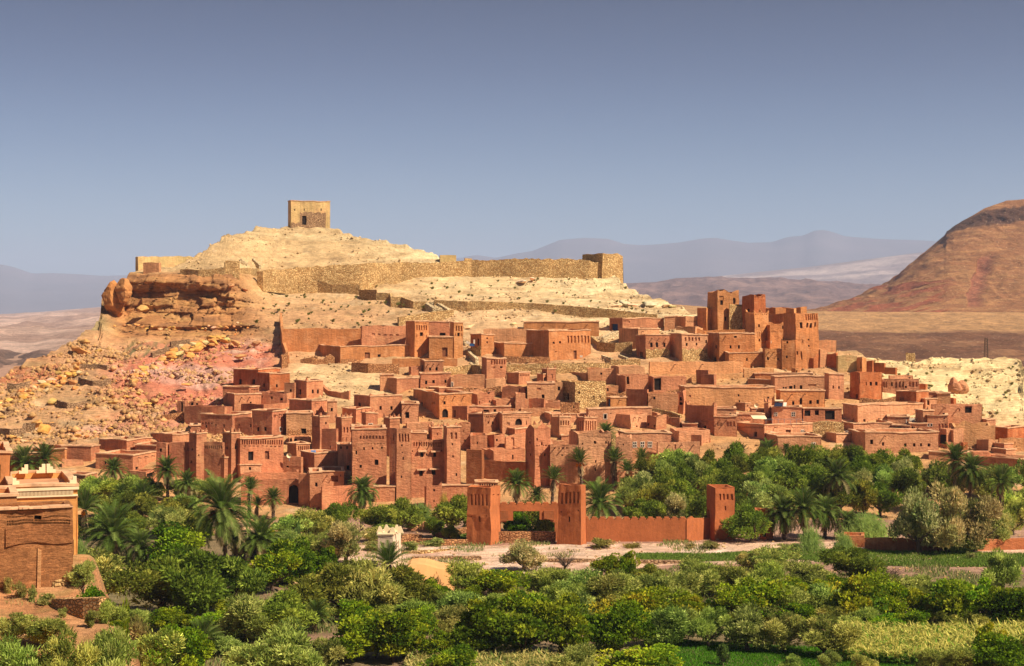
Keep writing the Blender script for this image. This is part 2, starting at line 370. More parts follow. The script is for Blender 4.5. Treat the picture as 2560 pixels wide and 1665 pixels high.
# near bank at the lower left, on which the two nearest houses stand
fx = np.linspace(-75, 8, 240); fy = np.linspace(52, 175, 260)
FX, FY = np.meshgrid(fx, fy)
FYS = [52, 82, 90, 98, 103, 106, 110, 115, 122, 135, 150, 175]; FZS = [9.5, 10.6, 11.2, 12.6, 13.1, 13.2, 13.4, 14.3, 14.5, 9, 3, -0.8]
def fgz(x, y):
    x = np.asarray(x, float); y = np.asarray(y, float)
    edge = np.interp(y, [50, 85, 100, 110, 175], [-17.5, -20.5, -23.5, -29.5, -41])
    s = 1-sstep(0, 1, (x-edge+0.6)/4.0)
    side = -0.035*(x+30)*(y > 80)
    return (np.interp(y, FYS, FZS)+side*(y < 125))*s - 0.8*(1-s)
FZ = fgz(FX, FY)+0.0+0.35*fbm(FX/3, FY/3, s=91)+0.12*fbm(FX/0.8, FY/0.8, s=93)
FC = soil_mix((0.55, 0.24, 0.10), (sstep(-0.2, 0.3, fbm(FX/4, FY/4, s=95))*0.6, (0.64, 0.34, 0.16)),
              (sstep(0.05, 0.3, fbm(FX/2.2, FY/2.2, s=97))*0.45, (0.34, 0.24, 0.08)))
struct('near_bank', grid_mesh('near_bank', FX, FY, FZ, M['soil'], colors=FC))
def ground_z(x, D):
    u = UC+x/D*F
    z = float(zhill(D)) if D > 253.8 else 0.0
    if x < 8 and D < 175: z = max(z, float(fgz(x, D)))
    return z

# distant country: strips of land that climb from a foot row to a crest row
def land(name, us, vs, vfoot, Dfoot, Dcrest, amp, col, col2, sc, rows=60, cols=420, back=0.4, pw=1.0, foot_fn=None, mat='farsoil', vmid=None):
    U = np.linspace(us[0], us[-1], cols); vc = np.interp(U, us, vs)
    t = np.linspace(0, 1, rows); UUl, T = np.meshgrid(U, t)
    vf = foot_fn(U) if foot_fn else np.full_like(U, vfoot)
    vm_ = (25*np.logaddexp(vmid/25, (vc+(vf-vc)*0.12)/25))[None] if vmid else None
    Vl = vf[None]+(vc-vf)[None]*T if vmid is None else np.where(T < 0.62, vf[None]+(vm_-vf[None])*T/0.62, vm_+(vc[None]-vm_)*(T-0.62)/0.38)
    Dl = Dfoot+(Dcrest-Dfoot)*T**pw
    x = (UUl-UC)/F*Dl; y = Dl; z = H-(Vl-VH)/F*Dl
    n = fbm(x/sc, y/sc, z/(sc*0.6), o=5, s=len(name)*3)
    rid = 1-np.abs(fbm(x/(sc*0.7), y/(sc*2.5), o=4, s=len(name)))*2
    z = z+amp*(n+0.5*rid)*np.minimum(1, T*4)*sstep(0, 0.10, 1-T+0.02)
    c = soil_mix(col, (sstep(-0.1, 0.35, fbm(x/(sc*0.8), y/(sc*0.8), z/(sc*0.1), o=5, s=len(name)+4)), col2))
    xb = x[-1]*1.1; yb = y[-1]+Dcrest*0.12; zb = z[-1]*back
    xc = x[-1]*1.03; yc = y[-1]+Dcrest*0.03; zc = z[-1]*(0.6+0.4*back)
    X_ = np.concatenate([x, xc[None], xb[None]]); Y_ = np.concatenate([y, yc[None], yb[None]]); Z_ = np.concatenate([z, zc[None], zb[None]])
    C_ = np.concatenate([c, c[-1:], c[-1:]])
    return X_, Y_, Z_, C_, T, UUl, Vl
def add_land(name, *a, fix=None, **k):
    X_, Y_, Z_, C_, T, U_, V_ = land(name, *a, **k)
    if fix: fix(X_, Y_, Z_, C_, T, U_, V_)
    return struct(name, grid_mesh(name, X_, Y_, Z_, M[k.get('mat', 'farsoil')], colors=C_))
def fixplat(X_, Y_, Z_, C_, T, U_, V_):
    n = T.shape[0]
    w = sstep(838, 826, V_+8*fbm(U_/60, V_/9, s=5))[..., None]
    C_[:n] = C_[:n]*(1-w)+np.array((0.58, 0.31, 0.13))*w
add_land('desert_plateau', [1300, 1560, 1900, 2200, 2560, 2900], [752, 752, 777, 780, 781, 783], 960, 700, 1500, 4.5,
         (0.23, 0.098, 0.045), (0.37, 0.175, 0.08), 45, rows=160, cols=420, back=0.9, fix=fixplat, mat='mtsoil')
# brown mountain on the right with a rock band below its rim
MU = [1990, 2065, 2160, 2220, 2300, 2360, 2366, 2385, 2420, 2445, 2500, 2560, 2640, 2800, 3100]
MV = [786, 774, 735, 708, 640, 590, 578, 558, 540, 525, 505, 500, 500, 520, 560]
def fixmt(X_, Y_, Z_, C_, T, U_, V_):
    n = T.shape[0]
    band = np.interp(U_, [2300, 2365, 2420, 2500, 2560, 3100], [560, 575, 560, 548, 535, 530])
    thick = np.interp(U_, [2300, 2366, 2440, 2560], [2, 16, 17, 24])
    b = sstep(thick*1.15, thick*0.7, np.abs(V_-band+3*fbm(U_/16, V_/9, s=8)))*sstep(2350, 2360, U_)
    Y_[:n] -= 26*sstep(band+thick, band-thick, V_+4*fbm(U_/14, V_/9, s=9))*sstep(2352, 2385, U_)+b*9*fbm(X_[:n]/9, Z_[:n]/6, s=7)
    bb = b[..., None]*0.93
    C_[:n] = C_[:n]*(1-bb)+np.array((0.10, 0.045, 0.028))*bb
    st = sstep(-0.08, 0.12, fbm((U_+V_*1.2)/80, (V_+U_*0.22)/9, s=55))*sstep(670, 715, V_)*sstep(2420, 2330, U_)
    Y_[:n] += st*5*np.sin((V_+U_*0.2)/3.5)
    rd = st[..., None]*0.85
    C_[:n] = C_[:n]*(1-rd)+np.array((0.36, 0.095, 0.045))*rd
    gl = (sstep(26, 8, np.abs(U_-(2455-(V_-700)*0.3)+12*fbm(V_/20, V_*0, s=3)))*sstep(630, 660, V_)*sstep(775, 760, V_))
    Y_[:n] += gl*14
    C_[:n] = C_[:n]*(1-gl[..., None]*0.75)+np.array((0.36, 0.12, 0.07))*gl[..., None]*0.75
add_land('brown_mountain', MU, MV, 784, 1490, 1950, 5.0, (0.35, 0.150, 0.06), (0.47, 0.225, 0.09), 30, rows=190, cols=420, back=0.7, fix=fixmt, mat='mtsoil', vmid=612)
def flatblue(f): return f
add_land('purple_mesa', [1350, 1480, 1560, 1640, 1690, 1740, 1850, 1950, 2060, 2150, 2400], [725, 715, 709, 706, 696, 694, 695, 697, 704, 712, 725],
         800, 4200, 6500, 26, (0.19, 0.11, 0.095), (0.28, 0.165, 0.135), 160, rows=70, back=0.9)
add_land('pale_ridge', [1500, 1700, 1800, 1900, 2020, 2120, 2220, 2300, 2500, 2800], [716, 706, 690, 680, 668, 655, 642, 632, 615, 600],
         790, 7000, 11500, 30, (0.27, 0.19, 0.18), (0.52, 0.39, 0.34), 420, rows=70, back=0.9)
add_land('far_range', [-2500, -900, -300, 0, 36, 80, 130, 200, 260, 330, 600, 900, 1050, 1150, 1190, 1210, 1240, 1290, 1330, 1350, 1400, 1460, 1520, 1560, 1600, 1630, 1700,
                       1760, 1790, 1830, 1870, 1930, 1970, 2010, 2035, 2060, 2080, 2110, 2140, 2200, 2330, 2560, 3200, 4500],
         [640, 700, 690, 660, 668, 684, 683, 686, 690, 688, 680, 670, 655, 645, 637, 640, 645, 634, 628, 620, 600, 595, 597, 610, 613, 612, 606,
          596, 595, 602, 607, 605, 592, 589, 577, 575, 580, 591, 594, 598, 603, 600, 610, 640], 790, 13000, 19000, 60, (0.15, 0.13, 0.15), (0.18, 0.15, 0.17), 1500, rows=40, cols=520, back=0.8)
add_land('left_hills', [-900, -300, 0, 100, 200, 250, 400, 700, 1100], [800, 790, 786, 780, 772, 768, 762, 760, 762],
         905, 1250, 8000, 22, (0.44, 0.27, 0.20), (0.72, 0.48, 0.37), 220, rows=90, back=0.9, pw=4.0)
add_land('left_foothills', [-600, -200, -60, 0, 15, 40, 55, 80, 100, 125, 200, 400], [860, 855, 868, 878, 890, 897, 893, 879, 876, 880, 905, 915],
         950, 800, 1150, 4, (0.20, 0.125, 0.095), (0.32, 0.19, 0.14), 50, rows=50, back=0.5)
# ================================================================ buildings
TILE = dict(P=(200, 480, 3.3657), Q=(900, 560, 3.3657), R=(1500, 560, 3.3657), S=(0, 780, 3.87), A=(400, 880, 3.87), B=(850, 880, 3.87),
            C=(1300, 880, 3.87), D=(1750, 880, 3.87), E=(2060, 880, 3.87), F=(0, 1100, 2.739), G=(560, 1180, 3.192), H=(1100, 1150, 3.006),
            I=(1640, 1150, 3.005), J=(2000, 1150, 3.005), K=(1900, 450, 3.095), Z=(0, 1120, 7.741), U=(0, 0, 1.0))
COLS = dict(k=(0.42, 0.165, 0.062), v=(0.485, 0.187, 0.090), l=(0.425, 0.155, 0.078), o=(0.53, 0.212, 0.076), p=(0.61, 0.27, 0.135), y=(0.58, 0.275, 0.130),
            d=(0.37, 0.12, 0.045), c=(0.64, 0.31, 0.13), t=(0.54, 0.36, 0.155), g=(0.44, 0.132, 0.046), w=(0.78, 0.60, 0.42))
def soften(pts, amp=0.07):
    p = np.array(pts, float)
    for k in range(3):
        p[:, k] += amp*vnoise(p[:, 0]*0.45+k*7, p[:, 1]*0.45, p[:, 2]*0.45, s=100+k)+amp*0.5*vnoise(p[:, 0]*1.6, p[:, 1]*1.6+k*5, p[:, 2]*1.6, s=110+k)
    return p
class Block:
    """four-walled block given by a near corner, two ground directions and heights, walls battered inward"""
    def __init__(s, C, eR, eL, W, S, zb, zt, taper):
        s.C, s.eR, s.eL, s.W, s.S, s.zb, s.zt, s.k = C, eR, eL, W, S, zb, zt, taper
    def P(s, a, b, z):
        f = 1+s.k*(s.zt-z)/max(s.zt-s.zb, 1)
        a2 = s.W/2+(a-s.W/2)*f; b2 = s.S/2+(b-s.S/2)*f
        return (s.C.x+s.eR.x*a2+s.eL.x*b2, s.C.y+s.eR.y*a2+s.eL.y*b2, z)
def face_pt(blk, face, sc, dep, z):
    return blk.P(sc, dep, z) if face == 'R' else blk.P(dep, sc, z)
def build_face(blk, face, L, ops, topf, V, Fc, quadmats):
    zb, zt = blk.zb, blk.zt
    xs = {0.0, L}; zs = {zb, zt}
    n = max(1, int(L/1.6))
    for i in range(1, n): xs.add(L*i/n)
    for o in ops: xs.add(o[0]); xs.add(o[1]); zs.add(o[2]); zs.add(o[3])
    m = max(1, int((zt-zb)/2.5))
    for i in range(1, m): zs.add(zb+(zt-zb)*i/m)
    xs = sorted(xs); zs = sorted(zs)
    xs = [x for i, x in enumerate(xs) if i == 0 or x-xs[i-1] > 1e-4]; zs = [z for i, z in enumerate(zs) if i == 0 or z-zs[i-1] > 1e-4]
    idx = {}
    def vi(i, j):
        if (i, j) not in idx:
            z = zs[j]
            p = face_pt(blk, face, xs[i], 0, z)
            if j == len(zs)-1: p = (p[0], p[1], z+topf(p[0], p[1]))
            idx[(i, j)] = len(V); V.append(p)
        return idx[(i, j)]
    for i in range(len(xs)-1):
        cx = (xs[i]+xs[i+1])/2
        for j in range(len(zs)-1):
            cz = (zs[j]+zs[j+1])/2
            if any(o[0] < cx < o[1] and o[2] < cz < o[3] for o in ops): continue
            q = [vi(i, j), vi(i+1, j), vi(i+1, j+1), vi(i, j+1)]
            if face == 'L': q = q[::-1]
            Fc.append(q)
    for o in ops:
        x0, x1, z0, z1, kind, dep = o
        f = [face_pt(blk, face, x, 0, z) for x, z in ((x0, z0), (x1, z0), (x1, z1), (x0, z1))]
        b = [face_pt(blk, face, x, dep, z) for x, z in ((x0, z0), (x1, z0), (x1, z1), (x0, z1))]
        s0 = len(V); V.extend(f+b)
        for k in range(4): Fc.append([s0+k, s0+(k+1) % 4, s0+4+(k+1) % 4, s0+4+k])
        if kind in ('n', 'N'): Fc.append([s0+4, s0+5, s0+6, s0+7])
        if kind in ('a', 'N', 'A'):   # arched head: two spandrels a little behind the wall face
            r = (x1-x0)/2; zc = z1-r
            for sg in (-1, 1):
                xc = (x0+x1)/2; corner = (xc+sg*r, z1)
                pts = [(xc+sg*r*math.cos(t), zc+r*math.sin(t)) for t in (0, 0.4, 0.8, 1.2, 1.57)]
                s1 = len(V); V.append(face_pt(blk, face, corner[0], 0.03, corner[1]))
                for (px, pz) in pts: V.append(face_pt(blk, face, px, 0.03, pz))
                for k in range(4): Fc.append([s1, s1+1+k, s1+2+k])
BUILT = []; LAST = {}
def building(tile, geo, label, wins='', name='mud_house', cat='house', col='v', opt='', th=None, taper=0.0, deep=7.0, D=None, rag=0.0,
             arc=None, dots=None, group=None, mer=None, patch=None, drop=0.5, below=3.0, wallmat='adobe', vb=None):
    ox, oy, s = TILE[tile]
    xl, xc, xr, yt, yb = [float(q) for q in geo.split()]
    uL, uC, uR, vT, vB = ox+xl/s, ox+xc/s, ox+xr/s, oy+yt/s, oy+yb/s
    vG = oy+vb/s if vb else vB
    Dc = D if D else DG(uC, vG)
    zt = H-(vT-VH)/F*Dc; zg = H-(vG-VH)/F*Dc; zb = zg-below
    if zt-zg < 0.6: zt = zg+0.6
    C = Vector(((uC-UC)/F*Dc, Dc, 0)); al = math.atan2(C.x, C.y)
    c = Vector((-math.sin(al), -math.cos(al), 0)); r = Vector((math.cos(al), -math.sin(al), 0))
    a = max(0.0, uC-uL); b = max(0.0, uR-uC)
    if th == 'x': t = al
    elif a < 2.0: t = math.radians(th if th is not None else 1.0)
    elif b < 2.0: t = math.radians(th if th is not None else 88.0)
    else: t = math.radians(th if th is not None else min(68, max(14, math.degrees(math.atan2(a, b)))))
    eR = math.cos(t)*r-math.sin(t)*c; eL = -(math.cos(t)*c+math.sin(t)*r)
    def reach(u, e):
        k = (u-UC)/F; den = e.x-k*e.y
        return (k*C.y-C.x)/den if abs(den) > 1e-6 else None
    W = reach(uR, eR) if b >= 2.0 else deep
    S = reach(uL, eL) if a >= 2.0 else deep
    W = min(max(W if W and W > 0 else deep, 0.8), 60); S = min(max(S if S and S > 0 else deep, 0.8), 60)
    if 'D' in opt: S = max(S, deep)
    blk = Block(C, eR, eL, W, S, zb, zt, taper); LAST['blk'] = blk
    opsR, opsL, panes = [], [], []
    def hit(u, v):
        face = 'L' if (u < uC and a >= 2.0) else 'R'
        e = eL if face == 'L' else eR
        sdist = reach(u, e)
        if sdist is None or sdist < 0: sdist = 0.1
        p = C+e*sdist; z = H-(v-VH)/F*p.y
        return face, sdist, z
    def add(x0, y0, x1, y1, kind, dep):
        u0, v0, u1, v1 = ox+x0/s, oy+y0/s, ox+x1/s, oy+y1/s
        fm, sm, _ = hit((u0+u1)/2, v0)
        f0, s0, _ = hit(u0, v0); f1, s1, _ = hit(u1, v0)
        _, _, z1 = hit((u0+u1)/2, v0); _, _, z0 = hit((u0+u1)/2, v1)
        e = eL if fm == 'L' else eR
        s0 = reach(u0, e); s1 = reach(u1, e)
        if s0 is None or s1 is None: return
        s0, s1 = min(s0, s1), max(s0, s1)
        L = S if fm == 'L' else W
        s0 = max(0.12, s0); s1 = min(L-0.12, s1); z1 = min(z1, zt-0.22)
        mn_ = 0.04 if D else 0.12
        if s1-s0 < mn_ or z1-z0 < mn_ or s1-s0 > 8: return
        lst = opsL if fm == 'L' else opsR
        for q in lst:
            if not (s1 <= q[0]+0.01 or s0 >= q[1]-0.01 or z1 <= q[2]+0.01 or z0 >= q[3]-0.01): return
        lst.append((s0, s1, z0, z1, kind, dep))
        if kind not in ('n', 'N'): panes.append((fm, s0, s1, z0, z1, kind, dep))
    for w in wins.split():
        k = 'w'
        if w[0].isalpha(): k, w = w[0], w[1:]
        x0, y0, x1, y1 = [float(q) for q in w.split(',')]
        add(x0, y0, x1, y1, k, 0.18 if k in 'nN' else 0.4)
    for A in (arc or []):
        x0, x1, y0, y1, n, k = A
        for i in range(n):
            w = (x1-x0)/n; add(x0+i*w+w*0.24, y0, x0+i*w+w*0.80, y1, k, 0.28)
    for A in (dots or []):
        x0, x1, y, n, hgt = A
        for i in range(n):
            w = (x1-x0)/n; add(x0+i*w+w*(0.15 if D else 0.25), y, x0+i*w+w*(0.85 if D else 0.75), y+hgt, 'n', 0.22)
    V, Fc = [], []
    sd_ = len(BUILT)*3.7
    if rag > 0:
        topf = lambda x, y: rag*(float(vnoise(np.array([x*0.75]), np.array([y*0.75]), s=200)[0])*0.7+float(vnoise(np.array([x*2.1]), np.array([y*2.1]), s=203)[0])*0.4-0.25)
    else:
        topf = lambda x, y: 0.13*float(vnoise(np.array([x*0.28]), np.array([y*0.28]), s=207)[0])+0.07*float(vnoise(np.array([x*1.1]), np.array([y*1.1]), s=209)[0])
    build_face(blk, 'R', W, opsR, topf, V, Fc, None)
    build_face(blk, 'L', S, opsL, topf, V, Fc, None)
    # the two hidden sides, the wall tops and the inner faces of the parapet
    wt = min(0.4, W*0.25, S*0.25)
    def ring(a0, a1, b0, b1, z, useT):
        out = []
        na = max(1, int((a1-a0)/1.6)); nb = max(1, int((b1-b0)/1.6))
        pts = [(a0+(a1-a0)*i/na, b0) for i in range(na)]+[(a1, b0+(b1-b0)*i/nb) for i in range(nb)] + \
              [(a1-(a1-a0)*i/na, b1) for i in range(na)]+[(a0, b1-(b1-b0)*i/nb) for i in range(nb)]
        for (aa, bb) in pts:
            p = blk.P(aa, bb, z)
            if useT: p = (p[0], p[1], z+topf(p[0], p[1]))
            out.append(p)
        return out, na, nb
    na = max(1, int(W/1.6)); nb = max(1, int(S/1.6))
    fr = lambda i, n: i/n
    def ringpts(ins, z, tp):
        pr = [(fr(i, na), 0) for i in range(na)]+[(1, fr(i, nb)) for i in range(nb)]+[(1-fr(i, na), 1) for i in range(na)]+[(0, 1-fr(i, nb)) for i in range(nb)]
        res = []
        for (fa, fb) in pr:
            aa = ins+(W-2*ins)*fa; bb = ins+(S-2*ins)*fb
            p = blk.P(aa, bb, z); q0 = blk.P(W*fa, S*fb, zt)
            res.append((p[0], p[1], z+(topf(q0[0], q0[1]) if tp else 0)))
        return res
    n4 = 2*(na+nb)
    r0 = ringpts(0, zb, False); r1 = ringpts(0, zt, True); r2 = ringpts(wt, zt, True)
    inn = zt-max(drop, rag*1.2+0.3)
    r3 = ringpts(wt, inn, False)
    s0 = len(V); V.extend(r0+r1+r2+r3)
    for i in range(n4):
        j = (i+1) % n4
        if na <= i < 2*na+nb: Fc.append([s0+i, s0+j, s0+n4+j, s0+n4+i])
        Fc.append([s0+n4+i, s0+n4+j, s0+2*n4+j, s0+2*n4+i])
        Fc.append([s0+2*n4+i, s0+2*n4+j, s0+3*n4+j, s0+3*n4+i])
    base = Vector((C.x, C.y, zg))
    jc = 1+0.10*math.sin(len(BUILT)*2.399); jw = 1+0.05*math.sin(len(BUILT)*1.7)
    colr = tuple(min(0.9, q*w_) for q, w_ in zip(COLS[col], (jc, jc*jw, jc*jw)))
    root = thing(name, label, cat, base, group)
    amp = 0.08 if rag == 0 else 0.15
    def part(nm, verts, faces, mat, parent=root, col_=None, am=amp):
        p = soften(verts, am)-np.array(base)
        o = obj(nm, mesh_data(nm, p, faces, M[mat]), parent, (0, 0, 0), col_ or colr)
        return o
    part('wall', V, Fc, wallmat)
    if 'n' not in opt or rag > 0:
        rp = [blk.P(wt*0.9, wt*0.9, inn), blk.P(W-wt*0.9, wt*0.9, inn), blk.P(W-wt*0.9, S-wt*0.9, inn), blk.P(wt*0.9, S-wt*0.9, inn)]
        part('roof', rp, [[0, 1, 2, 3]], 'roof', am=0.0)
    if 'n' not in opt and rag == 0 and min(W, S) > 1.2:
        o1, i1 = -0.14, wt+0.02
        z0c, z1c = zt-0.02, zt+0.16
        Rg = [ringpts(o1, z0c, True), ringpts(o1, z1c, True), ringpts(i1, z1c, True), ringpts(i1, z0c, True)]
        Vc = [p for rr in Rg for p in rr]; fc = []
        for i in range(n4):
            j = (i+1) % n4
            for k in range(4):
                k2 = (k+1) % 4; fc.append([k*n4+i, k*n4+j, k2*n4+j, k2*n4+i])
        p_ = np.array(Vc); p_[:, 2] += 0.05*vnoise(p_[:, 0]*1.3, p_[:, 1]*1.3, s=77)
        part('coping', p_, fc, 'coping')
    if name in ('mud_house', 'shop_house', 'kasbah_house') and wallmat == 'adobe' and W > 3 and zt-zg > 2 and len(BUILT) % 2 == 0:
        for q_ in range(1+len(BUILT) % 3):
            sx_ = W*(0.22+0.29*q_+0.05*math.sin(len(BUILT))); zz = zt-0.55-0.1*math.sin(len(BUILT)*3); vv = []
            for (dp, dz) in ((0.1, 0), (-0.75, -0.12)):
                vv += [blk.P(sx_+i_, dp, zz+dz+j_) for i_, j_ in ((-.06, -.06), (.06, -.06), (.06, .06), (-.06, .06))]
            part('drain_spout', vv, [[0, 1, 2, 3], [4, 5, 6, 7], [0, 1, 5, 4], [1, 2, 6, 5], [2, 3, 7, 6], [3, 0, 4, 7]], 'wood')
    def box(pts8): return [[0, 1, 2, 3], [4, 5, 6, 7], [0, 1, 5, 4], [1, 2, 6, 5], [2, 3, 7, 6], [3, 0, 4, 7]]
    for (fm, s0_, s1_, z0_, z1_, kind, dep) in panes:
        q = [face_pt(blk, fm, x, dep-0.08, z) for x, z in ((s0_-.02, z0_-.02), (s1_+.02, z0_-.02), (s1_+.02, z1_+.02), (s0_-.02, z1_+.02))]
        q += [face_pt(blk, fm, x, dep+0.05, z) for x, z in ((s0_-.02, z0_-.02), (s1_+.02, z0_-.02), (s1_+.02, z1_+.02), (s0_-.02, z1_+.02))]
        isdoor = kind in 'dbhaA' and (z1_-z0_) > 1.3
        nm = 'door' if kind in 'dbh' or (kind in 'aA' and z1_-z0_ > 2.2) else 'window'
        mt = dict(d='wood', b='blue', h='dark_fill').get(kind, 'dark_fill')  # open bays and doorways get a near-black slab painting the unlit interior
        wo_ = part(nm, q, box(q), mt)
        if kind in 'fgs':      # painted surround standing proud of the wall, a sub-part
            fw = 0.09; vv, ff = [], []
            bars = [(s0_-fw, s1_+fw, z1_, z1_+fw), (s0_-fw, s1_+fw, z0_-fw, z0_), (s0_-fw, s0_, z0_, z1_), (s1_, s1_+fw, z0_, z1_)]
            if kind == 's': bars = [(s0_-0.5, s1_+0.5, z1_+0.05, z1_+0.28)]
            if kind == 'g':
                bars += [((s0_+s1_)/2-0.04, (s0_+s1_)/2+0.04, z0_, z1_), (s0_, s1_, (z0_+z1_)/2-0.04, (z0_+z1_)/2+0.04)]
            for (x0, x1, z0, z1) in bars:
                k0 = len(vv); out = -0.06 if kind != 's' else -0.55
                vv += [face_pt(blk, fm, x, out, z) for x, z in ((x0, z0), (x1, z0), (x1, z1), (x0, z1))]
                vv += [face_pt(blk, fm, x, 0.12, z) for x, z in ((x0, z0), (x1, z0), (x1, z1), (x0, z1))]
                ff += [[k0+t_ for t_ in f_] for f_ in box(None)]
            part('frame' if kind != 's' else 'canopy', vv, ff, 'white' if kind != 's' else 'coping', wo_)
    for pt_ in (patch or []):
        (px0, py0, px1, py1, pm), pnm, pcol = pt_[:5], (pt_[5] if len(pt_) > 5 else 'rubble_facing'), (COLS[pt_[6]] if len(pt_) > 6 else None)
        u0, v0, u1, v1 = ox+px0/s, oy+py0/s, ox+px1/s, oy+py1/s
        fm, _, _ = hit((u0+u1)/2, v0); e_ = eL if fm == 'L' else eR
        sa, sb_ = reach(u0, e_), reach(u1, e_); L_ = S if fm == 'L' else W
        sa, sb_ = max(0.0, min(sa, sb_)), min(L_, max(sa, sb_))
        _, _, za = hit((u0+u1)/2, v0); _, _, zc_ = hit((u0+u1)/2, v1)
        ops_ = opsL if fm == 'L' else opsR
        vv, ff = [], []
        xs = sorted({sa, sb_, *[min(max(o[k_], sa), sb_) for o in ops_ for k_ in (0, 1)], *np.linspace(sa, sb_, 8)})
        zs = sorted({za, zc_-0.6, *[min(max(o[k_], zc_-0.6), za) for o in ops_ for k_ in (2, 3)]})
        for i in range(len(xs)-1):
            for j in range(len(zs)-1):
                cx, cz = (xs[i]+xs[i+1])/2, (zs[j]+zs[j+1])/2
                if xs[i+1]-xs[i] < 0.01 or zs[j+1]-zs[j] < 0.01 or any(o[0] < cx < o[1] and o[2] < cz < o[3] for o in ops_): continue
                k0 = len(vv); jg = 0.25*math.sin(xs[i]*3.1)*(j == len(zs)-2); jh = 0.25*math.sin(xs[i+1]*3.1)*(j == len(zs)-2)
                vv += [face_pt(blk, fm, x, dd_, z) for dd_ in (-0.10, 0.05) for x, z in ((xs[i], zs[j]), (xs[i+1], zs[j]), (xs[i+1], zs[j+1]+jh), (xs[i], zs[j+1]+jg))]
                ff += [[k0+t_ for t_ in f_] for f_ in box(None)]
        if vv: part(pnm, vv, ff, pm, root, pcol)
    if mer:      # horned corners of kasbah towers
        for (fa, fb) in mer:
            aa = W*fa; bb = S*fb; ww = 0.27; vv = []; ff = []
            hh = 0.6
            da = ww if fa < 0.5 else -ww; db = ww if fb < 0.5 else -ww
            if 0 < fa < 1: da = ww
            lv = [(0, 1.0), (0.4, 0.62), (0.75, 0.28), (1.0, 0.08)]
            for i, (h_, w_) in enumerate(lv):
                for (p_, q_) in ((0, 0), (1, 0), (1, 1), (0, 1)):
                    pt = blk.P(aa+da*2.0*w_*p_+(0 if 0 < fa < 1 else 0), bb+db*(0.8+0.9*w_)*q_ if fb != 0.5 else bb+db*q_, zt+0.1)
                    vv.append((pt[0], pt[1], zt+0.1+hh*h_))
            for i in range(3):
                for k in range(4):
                    ff.append([i*4+k, i*4+(k+1) % 4, i*4+4+(k+1) % 4, i*4+4+k])
            ff.append([12, 13, 14, 15])
            part('merlon', vv, ff, 'adobe')
    BUILT.append((name, label))
    return root
CORN = [(0, 0), (1, 0), (0, 1), (1, 1)]; CORN5 = CORN+[(0.45, 0)]

# free-standing wall along a line of photo points (u, v_top, v_base)
def wall_line(label, pts, tile='U', name='stone_wall', cat='wall', mat='rubble', th=0.6, rag=0.25, col='y', step=1.0, Ds=None, group=None, below=1.2, cren=None):
    ox, oy, s = TILE[tile]
    P = []
    for i, (x, t, b) in enumerate(pts):
        u, vt, vb = ox+x/s, oy+t/s, oy+b/s
        D = Ds[i] if Ds else DG(u, vb)
        P.append(((u-UC)/F*D, D, H-(vb-VH)/F*D, H-(vt-VH)/F*D))
    P = np.array(P); seg = np.r_[0, np.cumsum(np.hypot(np.diff(P[:, 0]), np.diff(P[:, 1])))]
    n = max(2, int(seg[-1]/step)+1); t = np.linspace(0, seg[-1], n)
    t = np.unique(np.r_[t, seg])
    x, y, zb, zt = [np.interp(t, seg, P[:, k]) for k in range(4)]
    dx = np.gradient(x, t); dy = np.gradient(y, t); L = np.hypot(dx, dy)+1e-9; nx_, ny_ = -dy/L*th/2, dx/L*th/2
    zt = zt+rag*(np.round(vnoise(x*0.17, y*0.17, s=301)*2.2)/2.2*0.7+vnoise(x*0.8, y*0.8, s=303)*0.3+vnoise(x*2.3, y*2.3, s=305)*0.25)
    base = np.array((x[0], y[0], zb[0]))
    V = []
    for i in range(len(t)):
        V += [(x[i]-nx_[i]*1.2, y[i]-ny_[i]*1.2, zb[i]-below), (x[i]-nx_[i], y[i]-ny_[i], zt[i]), (x[i]+nx_[i], y[i]+ny_[i], zt[i]), (x[i]+nx_[i]*1.2, y[i]+ny_[i]*1.2, zb[i]-below)]
    Fc = []
    for i in range(len(t)-1):
        for k in range(3): Fc.append([i*4+k, i*4+4+k, i*4+5+k, i*4+1+k])
    Fc += [[0, 1, 2, 3], [(len(t)-1)*4+k for k in range(4)]]
    p = soften(V, 0.08)-base
    me = mesh_data(name, p, Fc, M[mat])
    return thing(name, label, cat, tuple(base), group, me, COLS[col])

# upright slab cut to an outline (photo points), standing at a distance that runs evenly from one end to the other
def slab(parent, nm, tile, pts, D0, D1, thick, mat='plaster', col='g', base=(0, 0, 0), amp=0.04):
    ox, oy, s = TILE[tile]
    us = [ox+p[0]/s for p in pts]; u0, u1 = min(us), max(us)
    front, backp = [], []
    for (x, y) in pts:
        u, v = ox+x/s, oy+y/s; D = D0+(D1-D0)*(u-u0)/max(u1-u0, 1)
        q = P3(u, v, D); front.append(q); backp.append(q+Vector((0, thick, 0)))
    bm = bmesh.new()
    f = [bm.verts.new(q-Vector(base)) for q in front]; b = [bm.verts.new(q-Vector(base)) for q in backp]
    n = len(f)
    from mathutils.geometry import tessellate_polygon
    for tri in tessellate_polygon([[Vector((x, -y, 0)) for (x, y) in pts]]):
        bm.faces.new([f[i] for i in tri]); bm.faces.new([b[i] for i in tri[::-1]])
    for i in range(n): bm.faces.new([f[i], b[i], b[(i+1) % n], f[(i+1) % n]])
    bmesh.ops.recalc_face_normals(bm, faces=bm.faces)
    me = bpy.data.meshes.new(nm); bm.to_mesh(me); bm.free(); me.materials.append(M[mat])
    if parent is None: return me
    return obj(nm, me, parent, (0, 0, 0), COLS[col])
# ================================================================ the village, house by house
b = building
